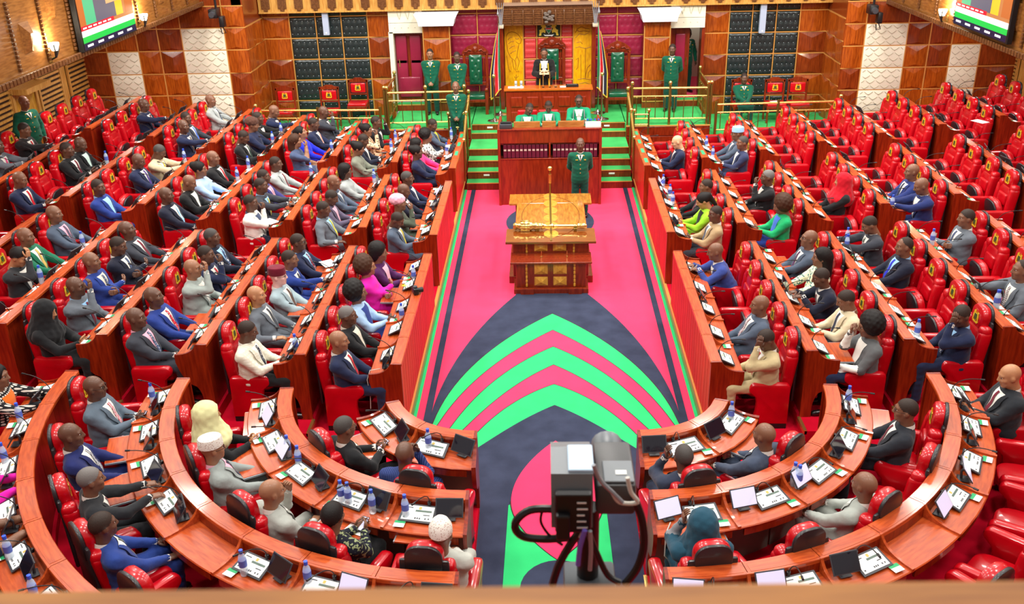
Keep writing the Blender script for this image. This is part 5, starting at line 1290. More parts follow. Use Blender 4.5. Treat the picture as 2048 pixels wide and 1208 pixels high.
P('L2F4', 748, 251, 'black suit', 'hand on face, arm stretched out', pose='face', suit='black', hair='crop', mirror=True)
# --- third row
P('L3N1', 272, 636, 'charcoal suit and pink shirt', 'bearded, hands clasped', pose='lap', suit='charcoal', shirt='pink', tie='slate', tiepat='dots', hair='bald', fat=1.1, pitch=-4)
P('L3N2', 309, 596, 'blue suit and red tie', 'bald', pose='thighs', suit='blue', tie='red', tiepat='dots', hair='bald', fat=1.15, pitch=-10)
P('L3N3', 386, 537, 'pale grey suit', 'hand over the face', pose='face', suit=(150, 160, 156), shirt='white', hair='bald', sk='brown', fat=1.2)
P('L3N4', 409, 513, 'navy suit and red tie', 'hands raised together', pose='chin', suit='navy', tie='red', hair='crop')
P('L3N5', 424, 474, 'dark suit and blue patterned tie', '', pose='lap', suit='dnavy', shirt='sky', tie='slate', tiepat='floral', hair='crop', hc_='salt', fat=1.1)
P('L3M1', 503, 409, 'white jacket', 'hand at the mouth', pose='chin', suit='white', trousers='dnavy', shirt='slate', hair='crop', fat=1.1)
P('L3M2', 507, 371, 'dark suit and yellow tie', '', pose='desk', suit='charcoal', shirt='sky', tie='yellow', hair='crop')
P('L3M3', 527, 354, 'violet-blue suit and pink shirt', '', pose='lap', suit=(52, 52, 110), shirt='pink', tie='pink', hair='crop')
P('L3M4', 552, 327, 'light grey suit and red tie', '', pose='thighs', suit='lgrey', tie='maroon', hair='crop')
P('L3F1', 589, 282, 'slate blue dress', 'long brown hair, hand at chin', pose='chin', suit='slate', sleeve='skin', top='plain', hair='long', hc_='brown', sk='brown', skirt=True)
P('L3F2', 606, 266, 'royal blue dress', 'braided hair, head tilted back', pose='thighs', suit='royal', top='plain', hair='ponytail', sk='brown', pitch=-18, skirt=True)
P('L3F3', 626, 247, 'navy suit and orange tie', '', pose='lap', suit='navy', tie='orange', tiepat='stripe', hair='crop', pitch=8)
P('L3F4', 649, 221, 'dark grey suit', 'hand at the mouth', pose='chin', suit='charcoal', tie='slate', hair='bald', fat=1.2, pitch=5)
# --- fourth row
P('L4N1', 64, 643, 'black robe and headscarf', 'looking at a phone', pose='phone', suit='black', top='plain', hair=None, scarf='black', sk='tan', pitch=12, skirt=True)
P('L4N2', 137, 587, 'grey suit and maroon tie', 'hand on the cheek', pose='face', suit='grey', tie='maroon', shirt='sky', hair='bald', fat=1.15)
P('L4N3', 184, 523, 'bright blue suit', 'arms folded', pose='crossed', suit='blue', tie='slate', tiepat='dots', shirt='cream', hair='bald', sk='mid', pitch=-4)
P('L4N4', 233, 490, 'navy suit', 'arms folded, looking down', pose='crossed', suit='dnavy', tie='slate', hair='crop', pitch=12)
P('L4N5', 254, 464, 'dark suit and red tie', 'leaning far back', pose='back', suit='charcoal', tie='maroon', hair='bald', pitch=-12)
P('L4M1', 333, 390, 'navy suit and pale blue patterned tie', 'bald', pose='thighs', suit='dnavy', tie='sky', tiepat='floral', hair='bald', fat=1.15)
P('L4M2', 372, 365, 'black suit', 'bald, looking down', pose='phone', suit='black', hair='bald', sk='mid', pitch=20)
P('L4M3', 390, 348, 'pale blue dress', 'black hair', pose='thighs', suit='lblue', top='plain', hair='bun', sk='mid', skirt=True)
P('L4M4', 424, 318, 'black suit and red tie', 'bald', pose='lap', suit='black', tie='red', hair='bald', sk='mid', fat=1.15)
P('L4F1', 479, 274, 'black suit and green tie', 'looking at a phone', pose='phone', suit='black', tie='dgreen', hair='crop', pitch=25)
P('L4F2', 506, 249, 'navy dress and brown head wrap', '', pose='thighs', suit='navy', top='plain', hair=None, cap='wrap', capc='brown', sk='mid', pitch=10, fat=1.1, skirt=True)
P('L4F3', 512, 236, 'dark suit and white shirt', '', pose='desk', suit='black', hair='crop')
P('L4F4', 543, 226, 'navy suit', 'bald, leaning over the desk', pose='reach', suit='navy', hair='bald', sk='mid', pitch=20)
# --- fifth row
P('L5N3', 46, 519, 'dark suit', 'hands covering the face', pose='face', suit=(44, 46, 50), hair='full', sk='tan', pitch=25)
P('L5N4', 40, 482, 'green suit', 'bald', pose='thighs', suit='green', shirt='white', tie='gold', hair='bald', sk='mid')
P('L5N5', 109, 428, 'grey suit and pink shirt', '', pose='thighs', suit='bluegrey', shirt='pink', tie='mauve', hair='bald', sk='mid', fat=1.1)
P('L5M1', 184, 384, 'blue suit', 'leaning forward, hands hanging', pose='lap', suit='blue', tie=None, shirt='sky', hair='crop', yaw=-15)
P('L5M3', 273, 320, 'navy suit and purple tie', 'looking down', pose='lap', suit='navy', tie='violet', hair='bald', pitch=18)
P('L5M4', 318, 301, 'beige suit', 'looking down at a tablet', pose='desk', suit='beige', tie='yellow', hair='crop', hc_='salt', pitch=28)
P('L5F1', 368, 252, 'navy suit', 'looking towards the dais', pose='reach', suit='navy', tie='brown', hair='bald', yaw=-20)
P('L5F2', 364, 236, 'dark suit and blue tie', '', pose='thighs', suit='charcoal', tie='skyblue', hair='crop', yaw=-20)
P('L5F4', 413, 197, 'light grey suit', 'looking towards the dais', pose='thighs', suit='lgrey', tie='bluegrey', hair='bald', sk='mid', yaw=-10)
# --- sixth and seventh rows
P('L6M1', 32, 359, 'navy suit and crimson tie', 'holding a phone', pose='phone', suit='navy', tie='red', hair='bald', sk='mid', pitch=12)
P('L6M3', 120, 299, 'black suit and striped tie', '', pose='phone', suit='black', tie='maroon', hair='crop', fat=1.1)
P('L6M4', 154, 288, 'dark suit and pale green shirt', '', pose='phone', suit='black', shirt=(190, 214, 206), hair='bald', pitch=20)
P('L6F3', 286, 209, 'navy suit and dark red tie', 'arm stretched to the desk', pose='reach', suit='navy', tie='maroon', hair='bald')
P('L7M4', 28, 259, 'black suit and red tie', 'arm on the desk', pose='reach', suit=(40, 38, 40), tie='red', hair='crop', sk='mid', pitch=8)
P('L7M3', -8, 292, 'grey suit and pink tie', '', pose='desk', suit='grey', tie='hotpink', hair='crop')
# --- half-empty side
P('R1N1', 1544, 686, 'khaki suit and red tie', 'hand at the ear', pose='ear', suit=(182, 164, 124), tie='red', hair='crop', mirror=True, pitch=25, yaw=15, fat=1.05)
P('R1N2', 1519, 610, 'blue-grey suit and striped tie', 'bald, hands clasped', pose='lap', suit='bluegrey', tie='maroon', tiepat='stripe', hair='bald', sk='mid', fat=1.3)
P('R1N5', 1434, 504, 'blue suit', 'leaning over the desk', pose='lean', suit=(52, 70, 140), hair='bald', sk='mid', pitch=10)
P('R1M1', 1435, 438, 'tan jacket', 'holding a phone', pose='phone', suit='tan', trousers='charcoal', tie='slate', hair='crop', yaw=20, fat=1.05)
P('R1M2', 1415, 405, 'lime green suit', 'looking at a phone', pose='phone', suit='lime', top='open', shirt='black', hair='ponytail', sk='tan', pitch=25, skirt=True)
P('R1M3', 1412, 373, 'black suit and dark red tie', 'hands spread', pose='thighs', suit='black', tie='maroon', hair='crop', sk='mid', fat=1.15)
P('R1F2', 1360, 287, 'navy suit', 'bald, glasses, using a phone', pose='phone', suit='navy', tie='maroon', hair='bald', sk='pale', glasses=True, pitch=18)
P('R2N1', 1747, 660, 'grey waistcoat over a white blouse', 'big black hair, hand at face', pose='chin', suit=(92, 94, 96), sleeve='white', trousers='navy', top='open', shirt='white', hair='bigafro', sk='mid', pitch=12)
P('R2N2', 1698, 597, 'cream suit', 'looking down at a phone', pose='phone', suit=(206, 192, 160), trousers='dnavy', tie='navy', hair='crop', sk='mid', pitch=20)
P('R2N3', 1646, 553, 'dark navy suit', 'bending over a tablet', pose='lean', suit='dnavy', tie='maroon', hair='crop', pitch=15)
P('R2N4', 1649, 527, 'white floral blouse', 'long braids', pose='thighs', suit=(226, 224, 190), suitpat='floral', suit2=(50, 110, 110), trousers='olive', top='plain', hair='long', sk='mid', skirt=True)
P('R2N5', 1618, 482, 'blue-grey suit and purple tie', 'glasses', pose='lap', suit='bluegrey', tie='purple', hair='bald', sk='mid', glasses=True, pitch=-8)
P('R2M1', 1574, 419, 'emerald cardigan over blue dress', 'curly brown hair', pose='phone', suit='emerald', trousers='blue', top='open', shirt='skyblue', hair='bigafro', hc_='brown', sk='mid', fat=1.1, pitch=20, skirt=True)
P('R2M3', 1538, 359, 'black suit', 'hands folded before the mouth', pose='chin', suit='black', hair='crop', hc_='grey', mirror=True, fat=1.1)
P('R2F1', 1487, 289, 'blue suit', 'using a phone', pose='phone', suit=(44, 52, 84), hair='crop', hc_='salt', sk='mid', yaw=15)
P('R2F2', 1476, 270, 'grey suit and white cap', 'glasses', pose='thighs', suit='bluegrey', tie='slate', hair=None, cap='kofia', capc='sky', glasses=True, sk='mid')
P('R3N1', 1926, 644, 'navy suit and striped blue tie', 'hand on the neck', pose='ear', suit='navy', shirt='sky', tie='slate', tiepat='stripe', hair='crop', mirror=True, yaw=25, pitch=15, fat=1.1)
P('R3N4', 1808, 493, 'dark suit and bright blue tie', '', pose='thighs', suit='dnavy', shirt='sky', tie='royal', hair='receding', sk='mid', fat=1.15)
P('R3N5', 1744, 446, 'charcoal suit', 'bearded, typing on a tablet', pose='desk', suit='charcoal', tie='olive', tiepat='floral', hair='crop', sk='mid', pitch=25)
P('R3M2', 1701, 380, 'black dress and red headscarf', '', pose='lap', suit='black', top='plain', hair=None, scarf='red', sk='tan', skirt=True)
P('R4N5', 1936, 442, 'grey suit and blue tie', 'arms folded', pose='crossed', suit='grey', tie='slate', hair='crop', sk='mid', fat=1.15)
P('R4N2', 2042, 540, 'grey suit and brown striped tie', '', pose='reach', suit='grey', tie='brown', tiepat='stripe', hair='receding', sk='mid', fat=1.1)
P('R4M1', 1862, 382, 'blue suit', 'bald, holding papers', pose='desk', suit=(32, 44, 96), hair='bald', sk='mid', pitch=20)
P('R4M2', 1829, 350, 'blue suit and dark blue tie', 'bald', pose='lap', suit=(34, 48, 108), tie='navy', hair='bald', sk='mid')
# --- horseshoe arcs
P('LA1', 804, 916, 'navy knitted jersey', 'bald, seen from behind', pose='chin', suit=(38, 52, 104), suitpat='pin', suit2=(80, 96, 150), top='plain', hair='bald', mirror=False, fat=1.1)
P('LA2', 690, 855, 'black suit', 'glasses, holding a tablet', pose='phone', suit='black', shirt='white', tie='gold', hair='crop', hc_='salt', glasses=True, sk='mid')
P('LB1', 880, 1077, 'pale grey robe and tall white cap', '', pose='lap', suit=(176, 178, 170), top='plain', hair=None, cap='tallcap', capc='white', sk='mid', fat=1.1)
P('LB2', 655, 1043, 'black floral blouse', 'short hair, holding a phone', pose='phone', suit=(26, 28, 40), suitpat='floral', suit2=(140, 150, 110), trousers='black', top='plain', hair='full', sk='mid', fat=1.1, skirt=True)
P('LB3', 539, 986, 'pale grey suit', 'bald, hand at the mouth', pose='chin', suit=(166, 170, 164), hair='bald', sk='brown', fat=1.2, mirror=True, yaw=-15)
P('LB4', 426, 897, 'grey suit and white cap', 'glasses', pose='thighs', suit=(142, 150, 148), shirt='pink', tie='navy', hair=None, cap='kofia', capc='white', sk='brown', glasses=True, fat=1.3)
P('LB5', 416, 830, 'black dress and cream headscarf', 'holding a phone', pose='phone', suit='black', top='plain', hair=None, scarf=(214, 214, 160), sk='tan', skirt=True)
P('LC7', 190, 775, 'blue-grey suit and red patterned tie', 'glasses', pose='phone', suit=(88, 102, 116), tie='red', tiepat='stripe', hair='bald', glasses=True, fat=1.2)
P('LC6', 142, 876, 'navy suit and striped tie', 'hands under the desk tray', pose='thighs', suit=(30, 38, 92), tie='dnavy', tiepat='stripe', hair='bald', fat=1.1)
P('LC5', 138, 976, 'black suit', 'grey hair, hands on the desk tray', pose='desk', suit=(36, 38, 42), tie='maroon', hair='crop', hc_='grey', sk='mid')
P('LC4', 182, 1061, 'blue suit and grey tie', 'holding a phone on the knee', pose='thighs', suit=(36, 60, 130), tie=(96, 104, 104), hair='crop', fat=1.1)
P('LD5', 16, 756, 'black and white checked jacket', 'braided hair', pose='desk', suit=(30, 30, 34), suitpat='check', suit2=(214, 206, 196), top='open', shirt='orange', hair='long', sk='mid', skirt=True)
P('LD3', -22, 938, 'magenta dress', '', pose='desk', suit='magenta', top='plain', hair='bob', sk='mid', skirt=True)
P('LD2', -30, 1015, 'blue dress', 'using a tablet', pose='desk', suit='navy', sleeve='skin', top='plain', hair='bob', sk='mid', skirt=True)
P('RA1', 1374, 924, 'dark blue suit', 'holding a phone to the ear', pose='ear', suit=(48, 56, 76), hair='crop', hc_='salt', mirror=True)
P('RA2', 1528, 870, 'blue-grey suit', 'bald, seen from behind', pose='thighs', suit=(62, 72, 92), tie='purple', hair='bald', sk='mid', fat=1.2)
P('RB1', 1405, 1047, 'teal headscarf and robe', 'hand at the face', pose='ear', suit='teal', top='plain', hair=None, scarf='teal', sk='mid', fat=1.25, mirror=True, sleeve=(130, 134, 140), skirt=True)
P('RB3', 1728, 970, 'pale grey suit', 'bald, hand on the thigh', pose='thighs', suit=(158, 164, 158), hair='bald', sk='mid')
P('RB5', 1811, 825, 'black suit and red tie', 'glasses', pose='thighs', suit=(34, 38, 46), tie='maroon', hair='crop', sk='mid', glasses=True, fat=1.1)
P('RC7', 2025, 750, 'black suit and dark red tie', 'bald and bearded, using a phone', pose='phone', suit=(34, 38, 44), tie='maroon', hair='bald', sk='tan', fat=1.25, pitch=15)
def placename(sid):
    loc, rz, sd, k, sec, i, n = SEATS[sid]
    if sec == 'arc': return '%s, %s' % (ARCN[k], SIDE[sd])
    return '%s row, %s, %s' % (ORD[k], BLK[sec], SIDE[sd])
def words(s): return len(s.split())
phone_me = MB().bbox(-0.04, 0.04, -0.08, 0.08, -0.005, 0.005, 0.004).mesh('phone', M_black, smooth=False); phone_sc = MB().box(-0.035, 0.035, -0.072, 0.072, 0.005, 0.006).mesh('phone_screen', M_screenlit, smooth=False)
OCC = {}
for sid, (u, v, key, extra, kw) in SIT.items():
    if sid not in SEATS: continue
    loc, rz, sd, k, sec, i, n = SEATS[sid]
    kw['fat'] = round(kw.get('fat', 1.0) * (1.08 if not kw.get('skirt') else 1.0), 2)
    B = get_body(kw.get('pose', 'lap'), kw.get('fat', 1.0), kw.get('mirror', False), False, kw.get('skirt', False))
    PS = 1.06
    kw['scale'] = PS
    hx = PS * np.array(B['neck']) + PS * np.array((0, 0.035 * HS, 0.06 + 0.11 * HS))
    tgt = onZ(u, v, loc.z + hx[2])
    c, s = math.cos(rz), math.sin(rz)
    root = Vector((tgt.x - (c * hx[0] - s * hx[1]), tgt.y - (s * hx[0] + c * hx[1]), loc.z))
    d = root - loc; fwd = -s * d.x + c * d.y; lat = c * d.x + s * d.y
    lim = 0.06 if sec != 'arc' else 0.12
    fwd = max(-0.02, min(0.22 if sec == 'arc' else 0.14, fwd)); lat = max(-0.22, min(0.22, lat))
    root = loc + Vector((c * lat - s * fwd, s * lat + c * fwd, 0))
    place = placename(sid)
    lab = 'person in %s%s, %s' % (key, (', ' + extra) if extra else '', place)
    if words(lab) > 16: lab = 'person in %s%s, %s' % (key, (', ' + extra) if extra else '', place.replace(' row', '').replace(' block', ''))
    if words(lab) > 16: lab = 'person in %s, %s' % (key, place)
    o, B, hcn, hm = person(root, rz, lab, None, **kw)
    OCC[sid] = (key, kw.get('pose'))
    if kw.get('pose') == 'phone':
        a, b = B['hands'][1], B['hands'][-1]; m = PS * (a + b) / 2 + Vector((0, 0.07, 0.035))
        ph = put('phone', phone_me, None, local(root, rz, m), (R(30), 0, rz)); tag(ph, 'black phone held by the person in %s, %s' % (key, place.split(',')[0] + ',' + place.split(',')[-1]), 'phone'); put('screen', phone_sc, ph)
        if words(ph['label']) > 16: ph['label'] = 'black phone held by the person in %s' % key
for sid, (loc, rz, sd, k, sec, i, n) in SEATS.items():
    place = placename(sid)
    if sid in OCC:
        lab = 'red leather chair under the person in %s, %s' % (OCC[sid][0], place)
        if words(lab) > 16: lab = 'red leather chair under the person in %s, %s' % (OCC[sid][0], place.split(',')[0] + ',' + place.split(',')[-1])
        if words(lab) > 16: lab = 'red leather chair under the person in %s, %s' % (OCC[sid][0], place.split(', ')[0])
        if words(lab) > 16: lab = 'chair under the person in %s, %s' % (OCC[sid][0], place.split(', ')[0])
        grp = 'chairs, ' + place
    else:
        lab = 'empty red leather chair with raised seat, %s' % place; grp = 'empty chairs, ' + place
        if sec == 'arc': lab = 'empty red leather chair, %s' % place
    make_chair(loc, rz, lab, grp, folded=(sid not in OCC and sec != 'arc'), both=(sec == 'arc' or i == n - 1), nosplit=1 if sd < 0 else -1)

# ================================================================ things on the desks
rnd = random.Random(5)
def tabl(did, lit, s=None, yaw=None, t=None):
    loc, rz, fm = DESKFM[did]; arcd = did[1].isalpha()
    sg = (0.20 if did[0] == 'L' else -0.20) if arcd else 0.2
    put_tablet(loc, rz, fm, sg if s is None else s, (0.33 if arcd else 0.27) if t is None else t, lit, rnd.uniform(-0.25, 0.25) if yaw is None else yaw, lab16('%s tablet' % ('lit' if lit else 'dark'), did), 'tablets, %s' % dplace(did))
def occ_of(did):
    if did in OCC and not did[1].isalpha(): return OCC[did][0]
    if did[1].isalpha():
        da = ARC[did[1]][2]; best = None
        for i, a in enumerate(ARCSEAT.get((did[0], did[1]), [])):
            sid = '%s%s%d' % (did[0], did[1], i + 1); dd = abs(a - (int(did[2:]) - 0.5) * da)
            if sid in OCC and dd < da * 0.62 and (best is None or dd < best[0]): best = (dd, OCC[sid][0])
        return best[1] if best else None
def lab16(prefix, did):
    k = occ_of(did); sd = -1 if did[0] == 'L' else 1
    if k:
        sh = ARCN[did[1]] if did[1].isalpha() else ORD[int(did[1]) - 1] + ' row'
        full = ('%s, %s' % (sh, SIDE[sd])) if did[1].isalpha() else '%s, %s, %s' % (sh, BLK[did[2]], SIDE[sd])
        mid_ = sh if did[1].isalpha() else '%s, %s' % (sh, BLK[did[2]])
        for t in ('%s before the person in %s, %s' % (prefix, k, full), '%s before the person in %s, %s' % (prefix, k, mid_), '%s before the person in %s, %s, %s' % (prefix, k, sh, SIDE[sd]), '%s before the person in %s, %s' % (prefix, k, sh), '%s before the person in %s' % (prefix, k)):
            if words(t) <= 16: return t
    return '%s, %s' % (prefix, dplace(did))
def dplace(did):
    sd = -1 if did[0] == 'L' else 1
    if did[1].isalpha(): return 'desk in the %s, %s' % (ARCN[did[1]], SIDE[sd])
    return 'desk in %s row, %s, %s' % (ORD[int(did[1]) - 1], BLK[did[2]], SIDE[sd])
lit_ids = {'LB4', 'LB5', 'LC2', 'RA0', 'RB1', 'RB2', 'RB3', 'RC2', 'RC5', 'RC6', 'RC1', 'L1M4', 'R1M4'}
for did, t in DESKOBJ.items():
    if occ_of(did): t['label'] = lab16('curved wooden desk' if did[1].isalpha() else 'wooden bench desk', did)
for did in DESKFM:
    arcd = did[1].isalpha()
    if arcd:
        if did in ('LC4', 'RC4'): continue
        tabl(did, 1 if did in lit_ids else 0)
        loc, rz, fm = DESKFM[did]
        put_card(loc, rz, fm, (-0.22 if did[0] == 'L' else 0.24), 0.44, lab16('white green name card', did), 'name cards, %s' % dplace(did))
    else:
        busy = did[0] == 'L'
        if rnd.random() < (0.75 if busy else 0.4): tabl(did, 1 if did in lit_ids else 0)
        if rnd.random() < 0.7:
            loc, rz, fm = DESKFM[did]; put_card(loc, rz, fm, rnd.choice((-0.3, 0.32)), 0.33, lab16('white green name card', did), 'name cards, %s' % dplace(did))
# green displays let into the rails beside the dais
grn = MB().box(-0.16, 0.16, -0.10, -0.03, 0, 0.004).mesh('rail_display', M_greenscr, smooth=False)
for did in ('L1F2', 'L1F3', 'L1F4', 'L2F4', 'L3F3', 'L3F4', 'R1F1', 'R1F2', 'R1F3', 'R1F4', 'R2F1', 'R2F4', 'R3F1', 'R3F4'):
    if did in DESKFM:
        loc, rz, fm = DESKFM[did]; o = put('rail_display', grn, None, local(loc, rz, (0, 0, RAILH + 0.0035)), (0, 0, rz)); tag(o, 'green strip display on the bench rail, %s' % dplace(did)[8:], 'display', 'rail displays, ' + dplace(did)[8:])
DM_R = {k: ARC[k][0] for k in ARC}
# bottles seen in the photograph: (pixel of the foot, desk id)
for u, v, did in ((804, 650, 'L1N3'), (845, 548, 'L1N4'), (604, 706, 'L2N1'), (600, 930, 'LB3'), (586, 915, 'LB4'), (682, 1005, 'LB2'), (697, 1010, 'LB2'), (749, 1026, 'LB2'), (808, 1035, 'LB1'), (858, 900, 'LA1'),
                  (487, 1148, 'LC3'), (610, 1170, 'LC2'), (308, 806, 'LC8'), (53, 828, 'LD9'), (14, 926, 'LD8'), (21, 1118, 'LD6'), (62, 1190, 'LD5'), (72, 567, 'L5N3'), (12, 468, 'L5N4'), (202, 335, 'L6M4'), (371, 319, 'L5M4'), (497, 320, 'L4M4'), (477, 342, 'L4M3'),
                  (541, 288, 'L4F2'), (557, 270, 'L4F3'), (623, 350, 'L3M4'), (664, 305, 'L3F2'), (750, 358, 'L2M4'), (783, 302, 'L2F2'), (794, 278, 'L2F3'), (903, 278, 'L1F4'), (893, 312, 'L1F3'), (1326, 376, 'R1M4'), (1339, 395, 'R1M3'), (1345, 412, 'R1M3'),
                  (1461, 845, 'RA2'), (1549, 995, 'RB3'), (1574, 990, 'RB3'), (1694, 812, 'RB5'), (1412, 297, 'R2F2'), (1425, 318, 'R2F1'), (1693, 488, 'R3N5'), (1692, 502, 'R3N5'), (1867, 496, 'R4N5'), (1771, 455, 'R4M1'), (2012, 638, 'R4N2'), (2022, 650, 'R4N2'), (1832, 678, 'R3N1')):
    if did not in DESKFM: continue
    loc, rz, fm = DESKFM[did]; arcd = did[1].isalpha(); w = 0.30 if arcd else 0.33; tr = 0.45 if arcd else 0.34
    q = onZ(u, v, loc.z + 0.83); c, s = math.cos(rz), math.sin(rz); d = q - loc; lx = c * d.x + s * d.y; ly = -s * d.x + c * d.y
    if arcd: p = q; 
    lx = max(-w, min(w, lx)); t = max(0.22, min(tr, -ly if not arcd else math.hypot(lx, DM_R[did[1]] - ly) - DM_R[did[1]])) if arcd else max(0.2, min(tr, -ly))
    if arcd: sl = DM_R[did[1]] * math.atan2(lx, DM_R[did[1]] - ly) if False else lx * 0.8; qq = fm(max(-w, min(w, sl)), t, 0.832)
    else: qq = fm(lx, t, 0.832)
    put_bottle(local(loc, rz, qq), lab16('blue capped bottle', did), 'water bottles, %s' % dplace(did))
# pulled-out trays
for did, ln in (('LC7', 0.28), ('LC6', 0.3), ('LB4', 0.3), ('LB5', 0.1), ('LA2', 0.26), ('LB2', 0.22), ('LB1', 0.12), ('RA2', 0.28), ('RA1', 0.18), ('RB1', 0.16), ('RB5', 0.26), ('L1N4', 0.26), ('L2N3', 0.26), ('L2N5', 0.22), ('R1N5', 0.3), ('R2N1', 0.26), ('L3N2', 0.2), ('L2F2', 0.2), ('L2F3', 0.2), ('R2N5', 0.2), ('L1M2', 0.2)):
    if did not in DESKFM: continue
    loc, rz, fm = DESKFM[did]; arcd = did[1].isalpha(); d0 = 0.50 if arcd else 0.40; ww = 0.27
    b = MB(); V0 = [fm(-ww, d0 - 0.1, 0), fm(ww, d0 - 0.1, 0), fm(ww, d0 + ln, 0), fm(-ww, d0 + ln, 0)]
    y1 = V0[3][1]; y0 = V0[0][1]
    b.bbox(-ww, ww, y1, y0, 0.735, 0.755, 0.004)
    o = b.obj('desk_tray', M_cap, None, tuple(loc), (0, 0, rz), smooth=False); tag(o, lab16('pulled-out wooden tray', did), 'tray', 'trays, %s' % dplace(did))
    for sx in (-1, 1): MB().box(sx * (ww + 0.008) - 0.006, sx * (ww + 0.008) + 0.006, y1 + 0.005, y0, 0.73, 0.75).obj('runner', M_grey, o, smooth=False)
paper = MB().box(-0.105, 0.105, -0.148, 0.148, 0, 0.004).mesh('paper_sheet', M_white, smooth=False)
for u, v, z, rr, what in ((722, 1050, 1.04, -0.5, 'white paper on the tray beside the floral blouse'), (1000 / 3.9 + 400, 527, 1.2, 0.6, 'white paper sheet on the second row tray, crowded side'), (540, 443, 1.36, 0.9, 'white papers on the desk beside the white jacket'), (870, 1162, 1.2, 0.1, 'white paper lying on the third arc rail'),
                          (1960, 243, 2.06, 0.5, 'white form on the last row rail, half-empty side'), (685, 275, 1.38, 0.8, 'open white papers on a third row desk by the dais')):
    q = onZ(u, v, z); o = put('paper_sheet', paper, None, q, (0, 0, rr)); tag(o, what, 'paper')
# ================================================================ table of the house
tb = empty('house_table', (0, 15.78, 0), 0, 'carved wooden centre table with gold inlay, carrying the mace', 'table')
Y0 = 15.78
def tbx(name, x0, x1, y0, y1, z0, z1, m, par=tb, b=0.008): return MB().bbox(x0, x1, y0 - Y0, y1 - Y0, z0, z1, b).obj(name, m, par, smooth=False)
tbx('plinth', -0.68, 0.66, 15.78, 16.3, 0, 0.10, M_redwood); tbx('plinth_block', -0.56, -0.32, 15.74, 15.8, 0, 0.12, M_redwood); tbx('plinth_block', 0.30, 0.54, 15.74, 15.8, 0, 0.12, M_redwood)
tbx('shelf_body', -0.64, 0.62, 15.86, 16.3, 0.10, 0.57, M_redwood); tbx('shelf_top', -0.74, 0.72, 15.80, 16.30, 0.57, 0.605, M_redwood)
tbx('plinth', -0.78, 0.76, 16.28, 18.95, 0, 0.14, M_redwood)
tbx('body', -0.70, 0.68, 16.30, 16.85, 0.14, 0.80, M_redwood); tbx('body', -0.56, 0.56, 16.85, 18.40, 0.14, 0.80, M_redwood); tbx('body', -0.70, 0.70, 18.40, 18.90, 0.14, 0.80, M_redwood)
M_top = wood('table_top_wood', (186, 128, 48), (150, 92, 30), rough=0.12, coat=0.6, stretch=(5, 0.8, 5)); M_topd = wood('table_edge_wood', (128, 66, 22), (100, 44, 12), rough=0.14, coat=0.6, stretch=(0.8, 5, 5))
tbx('top', -0.83, 0.81, 16.20, 16.90, 0.80, 0.845, M_topd); tbx('top', -0.67, 0.67, 16.90, 18.36, 0.80, 0.845, M_top); tbx('top', -0.83, 0.83, 18.36, 18.96, 0.80, 0.845, M_top)
for i in range(6):
    b = MB(); b.prism([(0.135 * math.cos(t), 0.21 * math.sin(t)) for t in np.linspace(0, 2 * PI, 24, endpoint=False)], 0.845, 0.8465, 'z'); b.obj('oval_inlay', M_inlay, tb, (0, 16.62 - Y0 + i * 0.43, 0), smooth=False)
b = MB(); b.tube([(0.9 * 0.62 * math.cos(t), 17.6 - Y0 + 1.15 * math.sin(t), 0.8455) for t in np.linspace(0, 2 * PI, 40)], 0.006, 4); b.obj('ring_inlay', M_topd, tb)
MB().box(-0.018, 0.018, 16.25 - Y0, 18.95 - Y0, 0.846, 0.853).obj('brass_strip', M_brassdark, tb, smooth=False)
q = onY(1101, 338, 18.9)
st = empty('brass_staff', (0.0, 18.86, 0.853), 0, 'slim brass staff standing at the back end of the centre table', 'staff')
MB().tube([(0, 0, 0), (0, 0, q.z - 0.853)], 0.018, 8).obj('shaft', M_brassdark, st); MB().tube([(0, 0, 0.25), (0, 0, q.z - 0.95)], 0.03, 8).obj('sleeve', M_brass, st); put('ball', BALL, st, (0, 0, q.z - 0.83))
def env(x0, x1, z0, z1, y):
    cx, cz = (x0 + x1) / 2, z0 + (z1 - z0) * 0.42
    V = [(x0, y, z0), (x1, y, z0), (x1, y, z1), (x0, y, z1), (cx, y - 0.035, cz)]
    MB().add(V, [(0, 1, 4), (1, 2, 4), (2, 3, 4), (3, 0, 4)]).obj('faceted_inlay', M_inlay, tb, (0, -Y0, 0), smooth=False)
for x0, x1 in ((-0.31, -0.07), (0.03, 0.27)): env(x0, x1, 0.14, 0.31, 15.855); env(x0, x1, 0.36, 0.55, 15.855); env(x0, x1, 0.63, 0.79, 16.295)
for x in (-0.45, 0.41):
    for i in range(6):
        MB().rbox((x, 15.855 - Y0, 0.15 + i * 0.078), (0.02, 0.012, 0.038), 0.015, lite=True).obj('oval_bead', M_inlay, tb)
    for i in range(3): MB().rbox((x, 16.295 - Y0, 0.62 + i * 0.07), (0.02, 0.012, 0.034), 0.015, lite=True).obj('oval_bead', M_inlay, tb)
for x in (-0.18, 0.28): MB().tube([(x, 16.05 - Y0, 0.605), (x, 16.05 - Y0, 0.63)], 0.018, 8).tube([(x, 16.05 - Y0, 0.63), (x, 16.08 - Y0, 0.72)], 0.006, 5).obj('microphone', M_brass, tb)
mc = empty('mace', (0, 16.80, 0.93), R(-1), 'ornate golden ceremonial mace lying across the centre table', 'mace')
M_mace = mat('mace_gold', (240, 214, 130), rough=0.2, metal=0.9)
MB().lathe([(0.0, -0.70), (0.05, -0.70), (0.075, -0.66), (0.05, -0.62), (0.09, -0.55), (0.105, -0.42), (0.06, -0.33), (0.08, -0.28), (0.055, -0.2), (0.065, -0.16), (0.03, -0.1), (0.03, 0.0), (0.045, 0.01), (0.045, 0.04), (0.025, 0.06), (0.025, 0.48), (0.05, 0.5), (0.055, 0.62), (0.03, 0.66), (0.0, 0.67)], 14, axis='x').obj('shaft', M_mace, mc)
